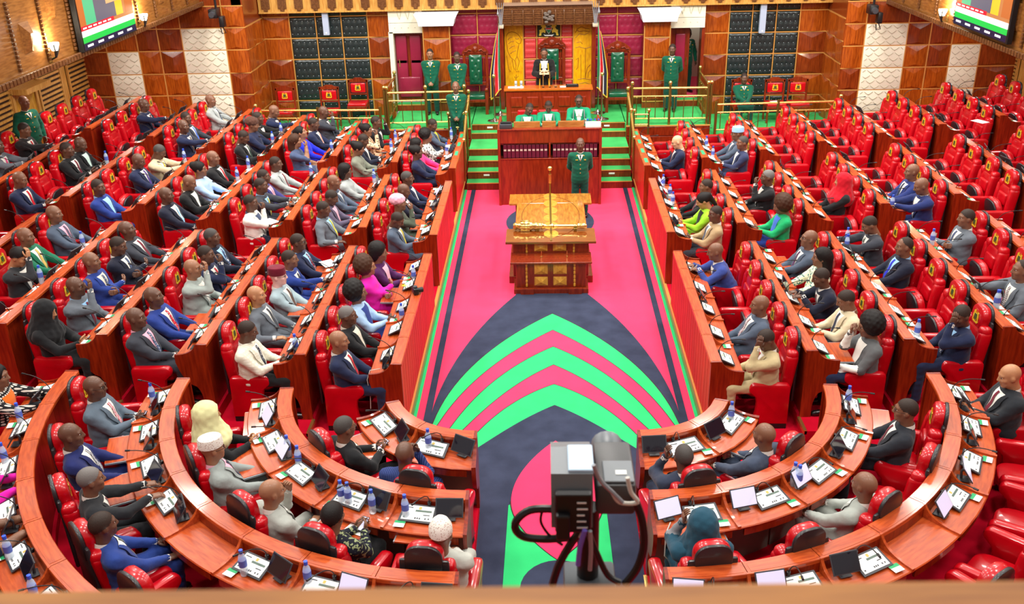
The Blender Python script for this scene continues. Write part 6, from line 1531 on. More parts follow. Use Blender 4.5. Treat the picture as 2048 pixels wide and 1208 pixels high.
for i in range(8):
    a = i * PI / 4; MB().rbox((-0.48, 0.10 * math.cos(a), 0.10 * math.sin(a)), (0.09, 0.014, 0.014), 0.012, lite=True).obj('boss', M_mace, mc)
for x in (-0.25, 0.45): MB().bbox(x - 0.03, x + 0.03, -0.07, 0.07, -0.085, -0.028, 0.01).obj('cradle', M_brassdark, mc)

# ================================================================ clerks' desk with law reports
ck = empty('clerks_desk', (0, 20.72, 0), 0, "tall reddish clerks' desk with a row of bound books in front", 'desk')
M_ckwood = wood('clerk_wood', (146, 46, 18), (116, 30, 10), stretch=(5, 5, 0.7)); M_cklight = wood('clerk_light_wood', (178, 118, 58), (150, 92, 40), stretch=(1, 5, 5))
C = lambda name, x0, x1, y0, y1, z0, z1, m: MB().bbox(x0, x1, y0 - 20.72, y1 - 20.72, z0, z1, 0.006).obj(name, m, ck, smooth=False)
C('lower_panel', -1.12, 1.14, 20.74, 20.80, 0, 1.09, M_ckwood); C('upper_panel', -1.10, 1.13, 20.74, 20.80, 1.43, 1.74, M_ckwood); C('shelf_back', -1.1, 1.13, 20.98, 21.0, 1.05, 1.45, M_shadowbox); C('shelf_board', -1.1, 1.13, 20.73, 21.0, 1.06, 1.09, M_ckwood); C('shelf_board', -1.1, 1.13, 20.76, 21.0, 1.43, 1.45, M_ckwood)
C('side_panel', -1.14, -1.08, 20.70, 21.9, 0, 1.76, M_ckwood); C('side_panel', 1.10, 1.16, 20.70, 21.9, 0, 1.76, M_ckwood); C('shelf_divider', -0.01, 0.03, 20.74, 21.0, 1.09, 1.43, M_ckwood)
C('writing_top', -1.1, 1.12, 20.8, 21.85, 1.38, 1.42, M_ckwood); C('front_ledge', -1.1, 1.13, 20.72, 20.95, 1.72, 1.75, M_ckwood)
for x0, x1 in ((-0.78, -0.20), (-0.15, 0.15), (0.20, 0.77)): C('reading_screen', x0, x1, 20.86, 20.92, 1.69, 1.88, M_cklight)
bk = MB().bbox(-0.04, 0.04, 0, 0.2, 0, 0.30, 0.008).mesh('book', M_bookred, smooth=False); bl = MB().box(-0.028, 0.028, -0.003, 0.0, 0.16, 0.20).mesh('spine_label', mat('spine_label', (190, 176, 160)), smooth=False); bb2 = MB().box(-0.04, 0.04, -0.003, 0.0, 0.245, 0.25).mesh('spine_band', M_bookred, smooth=False)
for base in (-1.02, 0.08):
    for i in range(11):
        x = base + 0.04 + i * 0.0905; o = put('law_book', bk, None, (x, 20.765, 1.09)); tag(o, "maroon bound book in the clerks' desk shelf, %s" % ('left of its divider as the clerks sit right' if False else ('half nearer the crowded side' if base < 0 else 'half nearer the half-empty side')), 'book', 'bound books, %s' % ('crowded half' if base < 0 else 'half-empty half')); put('spine_label', bl, o); put('spine_band', bb2, o)
def desk_monitor(x, y, z, rz, label):
    t = empty('monitor', (x, y, z), rz, label, 'monitor'); MB().bbox(-0.26, 0.26, -0.02, 0.02, 0.08, 0.36, 0.008).obj('screen', M_black, t, smooth=False); MB().bbox(-0.1, 0.1, -0.08, 0.08, 0, 0.015, 0.004).tube([(0, 0, 0.01), (0, 0.02, 0.1)], 0.02, 6).obj('stand', M_black, t)
desk_monitor(0.45, 21.1, 1.42, 0, "flat black monitor on the clerks' desk before the upright clerk")
o = MB().bbox(-0.14, 0.14, -0.1, 0.1, 0, 0.10, 0.01).obj('telephone', M_dark, None, (-0.95, 20.86, 1.75)); tag(o, "dark desk telephone at one end of the clerks' desk", 'telephone'); MB().rbox((0, 0, 0.12), (0.12, 0.03, 0.025), 0.02).obj('handset', M_black, o)
tr = MB().bbox(-0.17, 0.17, -0.09, 0.09, 0, 0.10, 0.008).obj('crate', M_white, None, (0.97, 20.86, 1.75)); tag(tr, "white tray of blue capped bottles on the clerks' desk", 'tray')
for i in range(4): put('bottle_top', BOT['c'], tr, (-0.12 + i * 0.08, 0, -0.06))
# ================================================================ speaker's desk, canopy, throne
sp = empty('speakers_desk', (0, 24.4, 0.67), 0, "wide panelled speaker's desk with a bright wooden top", 'desk')
S_ = lambda name, x0, x1, y0, y1, z0, z1, m, b=0.008: MB().bbox(x0, x1, y0 - 24.4, y1 - 24.4, z0 - 0.67, z1 - 0.67, b).obj(name, m, sp, smooth=False)
M_sptop = wood('speaker_top_wood', (206, 110, 34), (180, 84, 20), stretch=(1, 6, 6), rough=0.2)
S_('front', -1.07, 1.09, 24.42, 24.50, 0.67, 1.79, M_ckwood); S_('side', -1.07, -1.0, 24.45, 24.85, 0.97, 1.79, M_ckwood); S_('side', 1.02, 1.09, 24.45, 24.85, 0.97, 1.79, M_ckwood); S_('top', -1.12, 1.14, 24.38, 24.86, 1.79, 1.84, M_sptop)
for i in range(5):
    for zz in (1.0, 1.38): x = -0.80 + i * 0.405; S_('raised_panel', x - 0.15, x + 0.15, 24.39, 24.42, zz, zz + 0.26, M_ckwood, 0.025)
ca = empty('speaker_canopy', (0, 26.2, 0.97), 0, 'carved canopy with golden lion reliefs and red padding behind the speaker', 'canopy')
K = lambda name, x0, x1, y0, y1, z0, z1, m, b=0.006: MB().bbox(x0, x1, y0 - 26.2, y1 - 26.2, z0 - 0.97, z1 - 0.97, b).obj(name, m, ca, smooth=False)
K('back_board', -1.22, 1.25, 26.2, 26.28, 0.97, 3.4, M_redwood)
for x0, x1 in ((-1.14, -0.65), (0.70, 1.19)): K('carved_side', x0, x1, 26.14, 26.2, 1.0, 3.3, M_yellow)
zr = [3.18, 2.82, 2.26, 1.70, 1.14]
for x0, x1 in ((-0.62, -0.29), (0.37, 0.68), (-0.27, 0.35)):
    for i in range(4):
        if x1 - x0 > 0.5 and i == 0: continue
        put('padded_panel', panel_mesh('C', round(x1 - x0, 2), round(zr[i] - zr[i + 1], 2)), ca, ((x0 + x1) / 2, -0.02, (zr[i] + zr[i + 1]) / 2 - 0.97))
for z in zr: K('gold_strip', -0.65, 0.70, 26.15, 26.2, z - 0.015, z + 0.015, M_gold_trim, 0.003)
for x in (-0.64, -0.28, 0.36, 0.69): K('gold_strip', x - 0.015, x + 0.015, 26.14, 26.2, 1.1, 3.2, M_gold_trim, 0.003)
# coat of arms
ar = K('arms_board', -0.26, 0.34, 26.12, 26.16, 2.86, 3.24, mat('arms_dark', (30, 44, 24)))
def A(name, pts, m, d=0.0):
    MB().prism([(0.04 + x, 2.07 + z) for x, z in pts], -0.09 - d, -0.08 - d + 0.005, 'y').obj(name, m, ar, smooth=False)
M_lion = mat('arms_yellow', (236, 210, 70)); M_w = M_white
for s in (-1, 1):
    pl = [(s * x, z) for x, z in ((0.09, 0.12), (0.13, 0.15), (0.19, 0.14), (0.21, 0.08), (0.17, 0.06), (0.20, 0.0), (0.25, -0.02), (0.24, -0.08), (0.26, -0.16), (0.20, -0.16), (0.19, -0.09), (0.13, -0.07), (0.10, -0.1), (0.08, -0.04), (0.12, 0.02), (0.07, 0.05))]
    A('lion', pl if s < 0 else pl[::-1], M_lion)
A('shield', [(0.075, 0.08), (0, 0.1), (-0.075, 0.08), (-0.085, 0.0), (0, -0.12), (0.085, 0.0)], M_w, 0.004)
A('shield_black', [(0.068, 0.07), (0, 0.088), (-0.068, 0.07), (-0.07, 0.045), (0.07, 0.045)], M_black, 0.008); A('shield_red', [(0.074, 0.035), (-0.074, 0.035), (-0.074, 0.0), (0.074, 0.0)], mat('arms_red', (200, 30, 40)), 0.008); A('shield_green', [(0.07, -0.012), (-0.07, -0.012), (0, -0.105)], mat('arms_green', (20, 140, 90)), 0.008)
A('ribbon', [(0.14, -0.13), (0.1, -0.17), (-0.1, -0.17), (-0.14, -0.13), (-0.08, -0.145), (0.08, -0.145)], M_w, 0.004)
# carved relief lines, groove shade put into their darker gold
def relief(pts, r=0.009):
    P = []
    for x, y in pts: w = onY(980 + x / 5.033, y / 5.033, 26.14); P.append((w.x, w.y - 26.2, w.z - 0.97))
    MB().tube(P, r, 5).obj('carved_line', mat('groove_shade', (160, 100, 8), rough=0.5), ca)
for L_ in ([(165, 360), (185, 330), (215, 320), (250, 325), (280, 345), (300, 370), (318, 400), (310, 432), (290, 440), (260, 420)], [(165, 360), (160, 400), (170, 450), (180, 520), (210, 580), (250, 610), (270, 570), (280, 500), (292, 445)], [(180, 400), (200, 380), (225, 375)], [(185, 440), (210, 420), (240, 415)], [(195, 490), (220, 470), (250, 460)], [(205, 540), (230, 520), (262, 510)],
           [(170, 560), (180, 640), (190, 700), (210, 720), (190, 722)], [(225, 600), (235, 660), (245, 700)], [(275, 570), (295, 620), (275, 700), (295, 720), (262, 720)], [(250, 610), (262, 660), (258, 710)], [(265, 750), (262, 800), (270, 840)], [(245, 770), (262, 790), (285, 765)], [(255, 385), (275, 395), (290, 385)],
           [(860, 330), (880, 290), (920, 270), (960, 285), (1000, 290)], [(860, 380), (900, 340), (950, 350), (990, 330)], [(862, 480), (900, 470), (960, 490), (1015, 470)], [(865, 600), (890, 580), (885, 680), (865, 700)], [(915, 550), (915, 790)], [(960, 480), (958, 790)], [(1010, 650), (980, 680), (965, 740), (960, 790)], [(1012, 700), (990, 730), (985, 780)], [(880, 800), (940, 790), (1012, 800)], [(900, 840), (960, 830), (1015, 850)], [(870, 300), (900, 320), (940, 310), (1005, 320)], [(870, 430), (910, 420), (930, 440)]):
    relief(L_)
hd = MB()
for i in range(9):
    z = 3.22 + i * 0.055; y0 = 25.66 - 0.015 * (i % 2); hd.box(-1.24 + i * 0.012, 1.27 - i * 0.012, y0, 26.25, z, z + 0.048)
o = hd.obj('header', M_oakdark, ca, (0, -26.2, -0.97), smooth=False)
K('header_top', -1.14, 1.17, 25.6, 26.25, 3.715, 3.76, mat('grey_brown_wood', (140, 112, 92)))
for i, x in enumerate((-0.90, -0.62, -0.35, -0.10 - 0.02, 0.22, 0.44, 0.70, 0.97)):
    MB().tube([(x, 25.63 - 26.2, 3.24 - 0.97), (x, 25.58 - 26.2, 3.42 - 0.97), (x, 25.63 - 26.2, 3.6 - 0.97)], 0.022, 6).obj('header_bracket', M_oakdark, ca)
for i in range(14):
    a = i * 2.4; MB().rbox((0.02 + 0.13 * math.cos(a) * (0.4 + 0.6 * (i % 3) / 2), -0.62, 2.46 + 0.14 * math.sin(a) * (0.4 + 0.6 * (i % 2))), (0.05, 0.03, 0.035), 0.03, lite=True).obj('crest_carving', mat('carved_crest', (96, 84, 76)), ca)
for s in (-1, 1):
    K('side_post', s * 1.22 - 0.05, s * 1.22 + 0.06, 25.9, 26.2, 0.97, 3.3, M_redwood)
    t = empty('spear_bundle', (s * 1.22 + 0.02, 25.5, 3.2), 0, 'silvery bundle of carved spears at the canopy corner, %s' % SIDE[s], 'ornament')
    for i, a in enumerate((-0.09, -0.03, 0.03, 0.09)): MB().tube([(a * 0.2, 0, 0.05), (a, 0, 0.62)], [0.018, 0.006], 5).obj('spear', M_grey, t)
    MB().bbox(-0.07, 0.07, -0.05, 0.35, -0.02, 0.06, 0.01).obj('holder', mat('pale_stone', (190, 176, 156)), t)
def high_chair(x, y, z, label, sc=1.0):
    t = empty('carved_chair', (x, y, z), PI, label, 'chair'); t.scale = (sc,) * 3
    for sx in (-1, 1):
        MB().bbox(sx * 0.30 - 0.04, sx * 0.30 + 0.04, 0.22, 0.30, 0, 0.62, 0.008).obj('front_leg', M_redwood, t, smooth=False); MB().bbox(sx * 0.30 - 0.04, sx * 0.30 + 0.04, -0.32, -0.24, 0, 1.5, 0.008).obj('back_post', M_redwood, t, smooth=False)
        MB().bbox(sx * 0.30 - 0.04, sx * 0.30 + 0.04, -0.26, 0.30, 0.60, 0.66, 0.02).obj('arm', M_redwood, t); MB().rbox((sx * 0.30, 0.29, 0.66), (0.05, 0.05, 0.05), 0.04).obj('arm_knob', M_redwood, t); MB().lathe([(0.02, 0), (0.03, 0.08), (0.018, 0.2), (0.03, 0.35), (0.018, 0.5), (0.025, 0.6)], 8, (sx * 0.22, -0.27, 0.78)).obj('turned_rail', M_redwood, t)
    MB().rbox((0, 0.02, 0.46), (0.26, 0.27, 0.06), 0.04).obj('seat', M_greenleather, t); MB().bbox(-0.29, 0.29, 0.22, 0.28, 0.32, 0.40, 0.01).obj('apron', M_redwood, t, smooth=False); MB().bbox(-0.27, 0.27, -0.3, -0.25, 0.66, 0.76, 0.01).obj('lower_rail', M_redwood, t, smooth=False)
    bk_ = MB().grid(lambda u, v: ((u - 0.5) * 0.34, -0.24 + 0.05 * (1 - abs(2 * u - 1) ** 4) * (1 - abs(2 * v - 1) ** 6) - 0.03 * sum(math.exp(-(((u - a) * 0.34) ** 2 + ((v - b) * 0.8) ** 2) / 0.0009) for a, b in ((0.25, 0.15), (0.75, 0.15), (0.5, 0.32), (0.25, 0.5), (0.75, 0.5), (0.5, 0.68), (0.25, 0.85), (0.75, 0.85))), 0.70 + v * 0.78), 20, 36)
    bk_.obj('back_pad', M_greenleather, t, ang=80); MB().bbox(-0.30, 0.30, -0.30, -0.24, 1.46, 1.52, 0.008).obj('upper_rail', M_redwood, t, smooth=False)
    ap = [(-0.36, 1.50), (0.36, 1.50), (0.34, 1.58), (0.2, 1.70), (0.0, 1.78), (-0.2, 1.70), (-0.34, 1.58)]
    MB().prism(ap, -0.32, -0.24, 'y').obj('pediment', M_redwood, t, smooth=False); MB().lathe([(0.0, -0.24), (0.07, -0.24), (0.075, -0.21), (0.045, -0.2), (0.0, -0.19)], 12, (0, 0, 1.63), axis='y').obj('rosette', M_redwood, t)
    for sx in (-1, 1): MB().tube([(sx * 0.1, -0.22, 1.6), (sx * 0.18, -0.22, 1.62), (sx * 0.22, -0.22, 1.57), (sx * 0.29, -0.22, 1.57)], 0.02, 6).obj('scroll', M_redwood, t)
    return t
high_chair(1.86, 25.65, 0.97, 'tall carved chair with green leather beside the flag, nearer the open doorway'); high_chair(-1.92, 25.65, 0.97, 'tall carved chair with green leather beside the flag, nearer the closed door'); high_chair(0.12, 25.75, 1.0, 'tall carved throne behind the speaker', 1.05)
# things on the speaker's desk
o = MB().box(-0.2, 0.2, -0.08, 0.08, 0, 0.01).obj('paper_stack', M_white, None, (-0.82, 24.62, 1.84)); tag(o, "white papers on the speaker's desk beside the drinking glasses", 'paper')
for x in (-0.82, -0.68):
    o = MB().lathe([(0.0, 0), (0.03, 0), (0.035, 0.14), (0.03, 0.14), (0.0, 0.02)], 10).obj('glass', M_bottle, None, (x, 24.66, 1.85)); tag(o, "clear drinking glass on the speaker's desk", 'glass', "glasses on the speaker's desk"); MB().lathe([(0.036, 0.05), (0.036, 0.08)], 10).obj('band', M_grey, o)
o = MB().bbox(-0.16, 0.16, -0.07, 0.07, 0, 0.06, 0.01).obj('desk_console', M_black, None, (0.62, 24.6, 1.84)); tag(o, "black control console on the speaker's desk beside white papers", 'console')
for i in range(5): MB().box(-0.12 + i * 0.05, -0.09 + i * 0.05, -0.03, 0.0, 0.06, 0.066).obj('key', M_grey, o, smooth=False)
o = MB().box(-0.09, 0.09, -0.06, 0.06, 0, 0.012).obj('paper_stack', M_white, None, (0.40, 24.6, 1.84)); tag(o, "small white papers beside the black console on the speaker's desk", 'paper')
for x in (-0.12, 0.05, 0.2):
    o = MB().tube([(0, 0, 0), (0, 0.02, 0.3), (0, -0.0, 0.38)], 0.007, 5).obj('gooseneck_microphone', M_gold_trim, None, (x, 24.55, 1.84)); tag(o, "thin gooseneck microphone on the speaker's desk", 'microphone', "microphones on the speaker's desk"); MB().lathe([(0.03, 0), (0.03, 0.015), (0, 0.016)], 8).obj('base', M_black, o)
# ================================================================ flags and posts
def flag(x, y, s, bands, label):
    t = empty('flag', (x, y, 0.97), 0, label, 'flag')
    MB().tube([(0, 0, 0), (0, 0, 2.55)], 0.02, 8).obj('pole', M_chrome, t); MB().lathe([(0.2, 0.0), (0.2, 0.02), (0.06, 0.05), (0.03, 0.1)], 18).obj('base', M_chrome, t); MB().lathe([(0.0, 2.55), (0.03, 2.6), (0.012, 2.68), (0.0, 2.76)], 8).obj('finial', M_grey, t)
    n = len(bands); u0 = 0.0
    def surf(u, v, off=0.0):            # u across the folds, v down
        z = 2.45 - v * 1.75 - 0.28 * u; w = (0.05 + 0.23 * min(1, v * 1.6) ** 0.8); xx = s * (-0.03 + u * w * 0.95); yy = -0.05 - 0.05 * math.sin(u * 9 + v * 2) * min(1, v * 3) - 0.04 * math.sin(v * 5 + u * 3); return (xx, yy + off, z)
    for nm, w, m in bands:
        u1 = u0 + w; MB().grid(lambda a, b, u0=u0, u1=u1: surf(u0 + (u1 - u0) * a, b), 4, 22).obj(nm, m, t, ang=90); u0 = u1
    MB().tube([surf(1.0, v, -0.004) for v in np.linspace(0.02, 1, 20)], 0.014, 5).tube([surf(u, 1.0, -0.004) for u in np.linspace(0, 1, 10)], 0.016, 5).obj('gold_fringe', mat('fringe', (226, 190, 60), rough=0.6), t)
fb, fr_, fg, fw_ = cloth((30, 32, 52)), cloth((206, 24, 36)), cloth((24, 120, 74)), cloth((236, 236, 240))
flag(-1.26, 25.3, -1, [('green_band', 0.22, fg), ('white_band', 0.06, fw_), ('red_band', 0.34, fr_), ('white_band', 0.08, fw_), ('black_band', 0.3, fb)], 'draped black, red and green flag on its pole, crowded side of the canopy')
flag(1.32, 25.3, -1 if False else 1, [('green_band', 0.26, fg), ('white_band', 0.06, fw_), ('red_band', 0.26, fr_), ('white_band', 0.07, fw_), ('black_band', 0.35, fb)], 'draped black, red and green flag on its pole, half-empty side of the canopy')
for s in (-1, 1):
    t = empty('chrome_post', (s * 1.38, 24.62, 0.97), 0, "chrome queue post beside the speaker's desk, %s" % SIDE[s], 'post'); MB().tube([(0, 0, 0), (0, 0, 1.15)], 0.028, 10).obj('shaft', M_chrome, t); MB().lathe([(0.19, 0), (0.19, 0.02), (0.07, 0.04), (0.03, 0.08)], 20).obj('base', M_chrome, t); put('cap', BALL, t, (0, 0, 1.17))
# ================================================================ red wooden chairs at the side rails
def wood_chair(x, y, z, label, group=None):
    t = empty('wooden_chair', (x, y, z), PI, label, 'chair', group)
    for sx in (-1, 1):
        MB().bbox(sx * 0.24 - 0.022, sx * 0.24 + 0.022, 0.18, 0.225, 0, 0.44, 0.006).obj('front_leg', M_redwood, t, smooth=False); MB().bbox(sx * 0.24 - 0.022, sx * 0.24 + 0.022, -0.25, -0.20, 0, 1.06, 0.006).obj('back_post', M_redwood, t, smooth=False)
    MB().rbox((0, 0, 0.47), (0.25, 0.23, 0.045), 0.03).obj('seat', M_red, t); MB().bbox(-0.25, 0.25, -0.22, 0.22, 0.37, 0.43, 0.006).obj('seat_rail', M_redwood, t, smooth=False)
    bp = MB().rbox((0, -0.20, 0.85), (0.20, 0.035, 0.13), 0.03).obj('back_pad', M_red, t); c = put('crest', CM['crest'], bp, (0, 0.065, -0.24)); 
    MB().prism([(-0.27, 1.0), (0.27, 1.0), (0.27, 1.06), (0.15, 1.08), (0.08, 1.12), (-0.08, 1.12), (-0.15, 1.08), (-0.27, 1.06)], -0.25, -0.2, 'y').obj('top_rail', M_redwood, t, smooth=False); MB().bbox(-0.24, 0.24, -0.24, -0.21, 0.66, 0.70, 0.004).obj('lower_rail', M_redwood, t, smooth=False)
for u, s, lab in ((1552, 1, 'wooden chair with red padding and a paper on its seat, half-empty side'), (1598, 1, 'wooden chair with red padding beside the panelled corner, half-empty side'), (566, -1, 'wooden chair with red padding beside the panelled corner, crowded side'), (655, -1, 'wooden chair with red padding, middle one behind the rail, crowded side'), (711, -1, 'wooden chair with red padding next to the dais, crowded side')):
    q = onY(u, 190, 25.35); wood_chair(q.x, 25.35 if u != 711 else 25.6, 0.67 if u != 711 else 0.8, lab)
wood_chair(onY(1487, 180, 25.35).x, 25.4, 0.67, 'wooden chair with red padding under the seated guard')
o = put('paper_sheet', paper, None, (onY(1552, 190, 25.35).x, 25.3, 1.187), (0, 0, 0.3)); tag(o, 'white paper lying on a wooden chair seat', 'paper')
if True: struct('floor_block', MB().box(-5.2, -4.3, 25.2, 26.2, 0.6, 0.8), M_greenfloor, smooth=False)
# ================================================================ standing and presiding people
U = dict(suit='uniform', trousers=(6, 62, 50), shirt='white', tie=(14, 50, 44), uniform=False, top='uniform', fat=1.02)
def guard(x, y, z, rz, label, pose='stand', seat=False, **kw):
    k = dict(U); k.update(kw); o, B, hcn, hm = person((x, y, z), rz, label, 'uniformed guards' if False else None, pose=pose, **k)
    c = put('buttons', B['buttons'], o); c = put('badges', B['badges'], o); return o
guard(-3.08, 25.52, 0.97, PI, 'guard in green uniform with folded hands before the closed door', hair='crop', sk='brown', scale=0.99)
guard(-2.34, 25.1, 0.97, PI + 0.1, 'guard in green uniform beside the tall green chair', hair='crop', scale=0.98)
struct('floor_guard_step', MB().box(-2.9, -2.02, 23.3, 23.88, 0.15, 0.50), M_greenfloor, smooth=False)
guard(-2.27, 23.6, 0.50, PI, 'guard in green uniform standing below the dais next to the stairs', hair='bald', sk='mid', scale=0.99)
guard(3.24, 25.45, 0.97, PI - 0.25, 'guard in green uniform with hands behind, by the open doorway', pose='standback', hair='crop')
guard(3.82, 26.9, 1.14, PI + 0.5, 'guard in green uniform half hidden behind the open door', pose='standside', hair='crop')
guard(0.655, 19.95, 0.0, PI, "guard in green uniform standing before the clerks' desk", pose='standback', hair='bald', scale=1.0)
guard(onY(1487, 180, 25.35).x, 25.25, 0.64, PI, 'seated guard in green uniform on a wooden chair', pose='lap', hair='crop', skirt=True)
q = onZ(45, 200, 1.2 + 1.66); guard(q.x, q.y, 1.2, -PI / 2 - 0.5, 'burly guard in green uniform standing by the slatted vents', pose='standside', hair='bald', sk='mid', fat=1.25, yaw=10)
o, B, hcn, hm = person((-0.09, 25.02, 1.03), PI, 'speaker in black and gold robe reading from a paper', None, pose='standread', suit=(26, 24, 24), shirt='white', top='suit', hair='receding', sk='mid', robe=True, pitch=22, glasses=True, fat=1.1)
for s in (-1, 1): MB().tube([(s * 0.10, 0.16, 1.36), (s * 0.11, 0.18, 1.1), (s * 0.12, 0.21, 0.8), (s * 0.13, 0.25, 0.4)], 0.014, 6).obj('gold_braid', M_emblem, o)
for s in (-1, 1): MB().prism([(s * 0.005, 1.43), (s * 0.06, 1.42), (s * 0.075, 1.24), (s * 0.02, 1.25)][::s], 0.17, 0.178, 'y').obj('white_jabot', cloth((240, 240, 240)), o, smooth=False)
pp = put('paper_sheet', MB().box(-0.12, 0.12, -0.09, 0.09, 0, 0.006).mesh('paper_sheet', mat('buff_paper', (206, 180, 140)), smooth=False), None, (-0.09, 24.64, 2.20), (R(25), 0, 0)); tag(pp, 'buff paper held by the robed speaker', 'paper')
for u, v, lab, kw in ((1054, 219, 'clerk in green gown leaning towards the neighbouring clerk', dict(tilt=-14, pitch=20, yaw=20)), (1097, 213, 'clerk in green gown looking down between two other clerks', dict(pitch=28)), (1158, 204, 'clerk in green gown sitting upright at the monitor', dict(pitch=8))):
    q = onY(u, v, 22.45)
    o, B, hcn, hm = person((q.x, 22.53, q.z - 1.17), PI, lab, None, pose='clerk', suit=(16, 142, 100), shirt='white', top='suit', hair='thin', sk='dark', fat=1.1, glasses=(u == 1158), **kw)
    for s in (-1, 1): MB().prism([(s * 0.004, 1.0), (s * 0.05, 0.99), (s * 0.07, 0.84), (s * 0.015, 0.85)][::s], 0.085, 0.092, 'y').obj('white_bands', cloth((240, 240, 240)), o, smooth=False)
    for s in (-1, 1): MB().tube([(s * 0.12, 0.05, 0.99), (s * 0.13, 0.09, 0.85), (s * 0.14, 0.10, 0.65)], 0.012, 5).obj('grey_braid', M_grey, o)
    t = empty('clerk_chair', (q.x, 22.72, 0.67), PI, 'wooden clerk chair behind the %s' % ' '.join(lab.split()[:1] + ['who'] + {'1054': ['leans', 'sideways'], '1097': ['looks', 'down'], '1158': ['sits', 'upright']}[str(u)]), 'chair')
    MB().rbox((0, 0.1, 0.44), (0.24, 0.23, 0.05), 0.04).obj('seat', M_red, t); MB().rbox((0, -0.16, 0.78), (0.24, 0.04, 0.22), 0.04).obj('backrest', M_red, t)
    for sx in (-1, 1):
        for sy in (-0.12, 0.28): MB().bbox(sx * 0.21 - 0.02, sx * 0.21 + 0.02, sy - 0.02, sy + 0.02, 0, 0.42, 0.004).obj('leg', M_redwood, t, smooth=False)
# ================================================================ fittings on the walls
for u, v, Yw, lab in ((432, 36, 24.3, 'black remote camera hanging at the panelled wall, crowded side'), (1748, 28, 24.3, 'black remote camera hanging at the panelled wall, half-empty side')):
    q = onY(u, v, Yw); t = empty('wall_camera', tuple(q), 0, lab, 'camera'); MB().bbox(-0.14, 0.06, -0.12, 0.2, 0.0, 0.22, 0.02).obj('body', M_black, t); MB().lathe([(0.07, 0), (0.08, 0.1), (0.06, 0.12)], 12, (-0.04, -0.22, 0.1), axis='y').obj('lens', M_dark, t)
    MB().bbox(0.08, 0.2, -0.08, 0.12, -0.22, 0.04, 0.02).obj('lower_unit', M_black, t); MB().tube([(0.14, 0, -0.22), (0.2, 0, -0.36), (0.1, 0, -0.38), (0.08, 0, -0.24)], 0.014, 5).obj('cable', M_black, t); MB().tube([(0, 0.1, 0.2), (0, 0.1, 0.6)], 0.03, 8).obj('mount', M_black, t)
for u, v0, v1, lab in ((654, 12, 70, 'slim pale column speaker on the dark padded wall, crowded side'), (1523, 8, 66, 'slim pale column speaker on the dark padded wall, half-empty side')):
    a = onY(u, v1, 26.1); b_ = onY(u, v0, 26.1); M_col = mat('column_grey', (168, 180, 204), rough=0.4)
    t = empty('column_speaker', (a.x, 26.1, a.z), 0, lab, 'speaker'); MB().bbox(-0.08, 0.08, -0.06, 0.06, 0, b_.z - a.z + 0.1, 0.01).obj('case', M_col, t, smooth=False); MB().lathe([(0.0, -0.07), (0.02, -0.068), (0.02, -0.06)], 10, (0, 0, 0.06), axis='y').obj('badge', M_white, t)
# ================================================================ gallery parapet and broadcast camera in front
zp = 6.52
A_, B_ = onZ(-260, 1186, zp), onZ(2300, 1157.5, zp)
dv = (B_ - A_).normalized(); nv = Vector((-dv.y, dv.x, 0)); ang = math.atan2(dv.y, dv.x); Lp = (B_ - A_).length
pw = struct('wall_gallery_front', MB().box(-0.3, Lp + 0.3, -0.2, -0.06, -2.2, -0.06), M_oak, loc=tuple(A_), rot=(0, 0, ang), smooth=False)
MB().bbox(-0.3, Lp + 0.3, -0.30, 0.003, -0.06, 0.0, 0.006).obj('handrail', M_rail, pw)
MB().bbox(-0.3, Lp + 0.3, -0.28, -0.055, 0.0, 0.008, 0.004).obj('handrail_inset', M_rail, pw)
M_camgrey = mat('camera_grey', (112, 118, 124), rough=0.4); M_camblue = mat('camera_blue_top', (176, 200, 224), rough=0.35)
Yc = 2.2
def cp(u, v): w = onY(u, v, Yc); return w.x, w.z
x0, z0 = cp(1102, 1010); x1, z1 = cp(1183, 930)
bc = empty('broadcast_camera', ((x0 + x1) / 2, Yc, z0), 0, 'grey broadcast camera with looping cables on a stand before the gallery rail', 'camera')
ox, oz = (x0 + x1) / 2, z0
wv = x1 - x0
MB().prism([(-0.10, 0.0), (0.12, 0.0), (0.12, 0.13), (0.05, 0.16), (-0.08, 0.16), (-0.10, 0.10)], -wv / 2, wv / 2, 'x').obj('head_body', M_camgrey, bc, smooth=False)
MB().bbox(-0.01, wv / 2 + 0.004, -0.075, 0.05, 0.156, 0.168, 0.004).obj('head_top', M_camblue, bc, smooth=False)
MB().bbox(-wv / 2 + 0.01, wv / 2 - 0.005, -0.125, -0.10, 0.0, 0.125, 0.006).obj('rear_panel', M_black, bc, smooth=False)
MB().bbox(-wv / 2 + 0.012, -0.006, -0.145, -0.12, -0.01, 0.07, 0.006).obj('power_unit', M_black, bc, smooth=False)
for i in range(5): MB().box(0.012, wv / 2 - 0.015 - 0.004 * (i % 3), -0.1275, -0.125, 0.018 + i * 0.02, 0.022 + i * 0.02).obj('printed_line', M_white, bc, smooth=False)
xa, za = cp(1190, 1005); xb, zb = cp(1272, 885); ca_x = (xa + xb) / 2 - ox
MB().bbox(xa - ox, xb - ox, -0.06, 0.16, za - oz + 0.0, za - oz + 0.10, 0.012).obj('side_body', mat('camera_dark', (70, 70, 72), rough=0.45), bc); MB().lathe([(0.035, 0.0), (0.046, 0.02), (0.046, 0.06), (0.03, 0.07)], 16, (ca_x - 0.01, 0.15, za - oz + 0.055), axis='y').obj('lens_hood', M_camgrey, bc); MB().bbox(xa - ox + 0.02, xb - ox - 0.005, -0.05, 0.05, za - oz + 0.10, za - oz + 0.106, 0.003).obj('lid', M_camgrey, bc, smooth=False)
MB().box(ca_x, ca_x + 0.03, -0.02, 0.0, za - oz + 0.106, za - oz + 0.108).obj('sticker', M_white, bc, smooth=False)
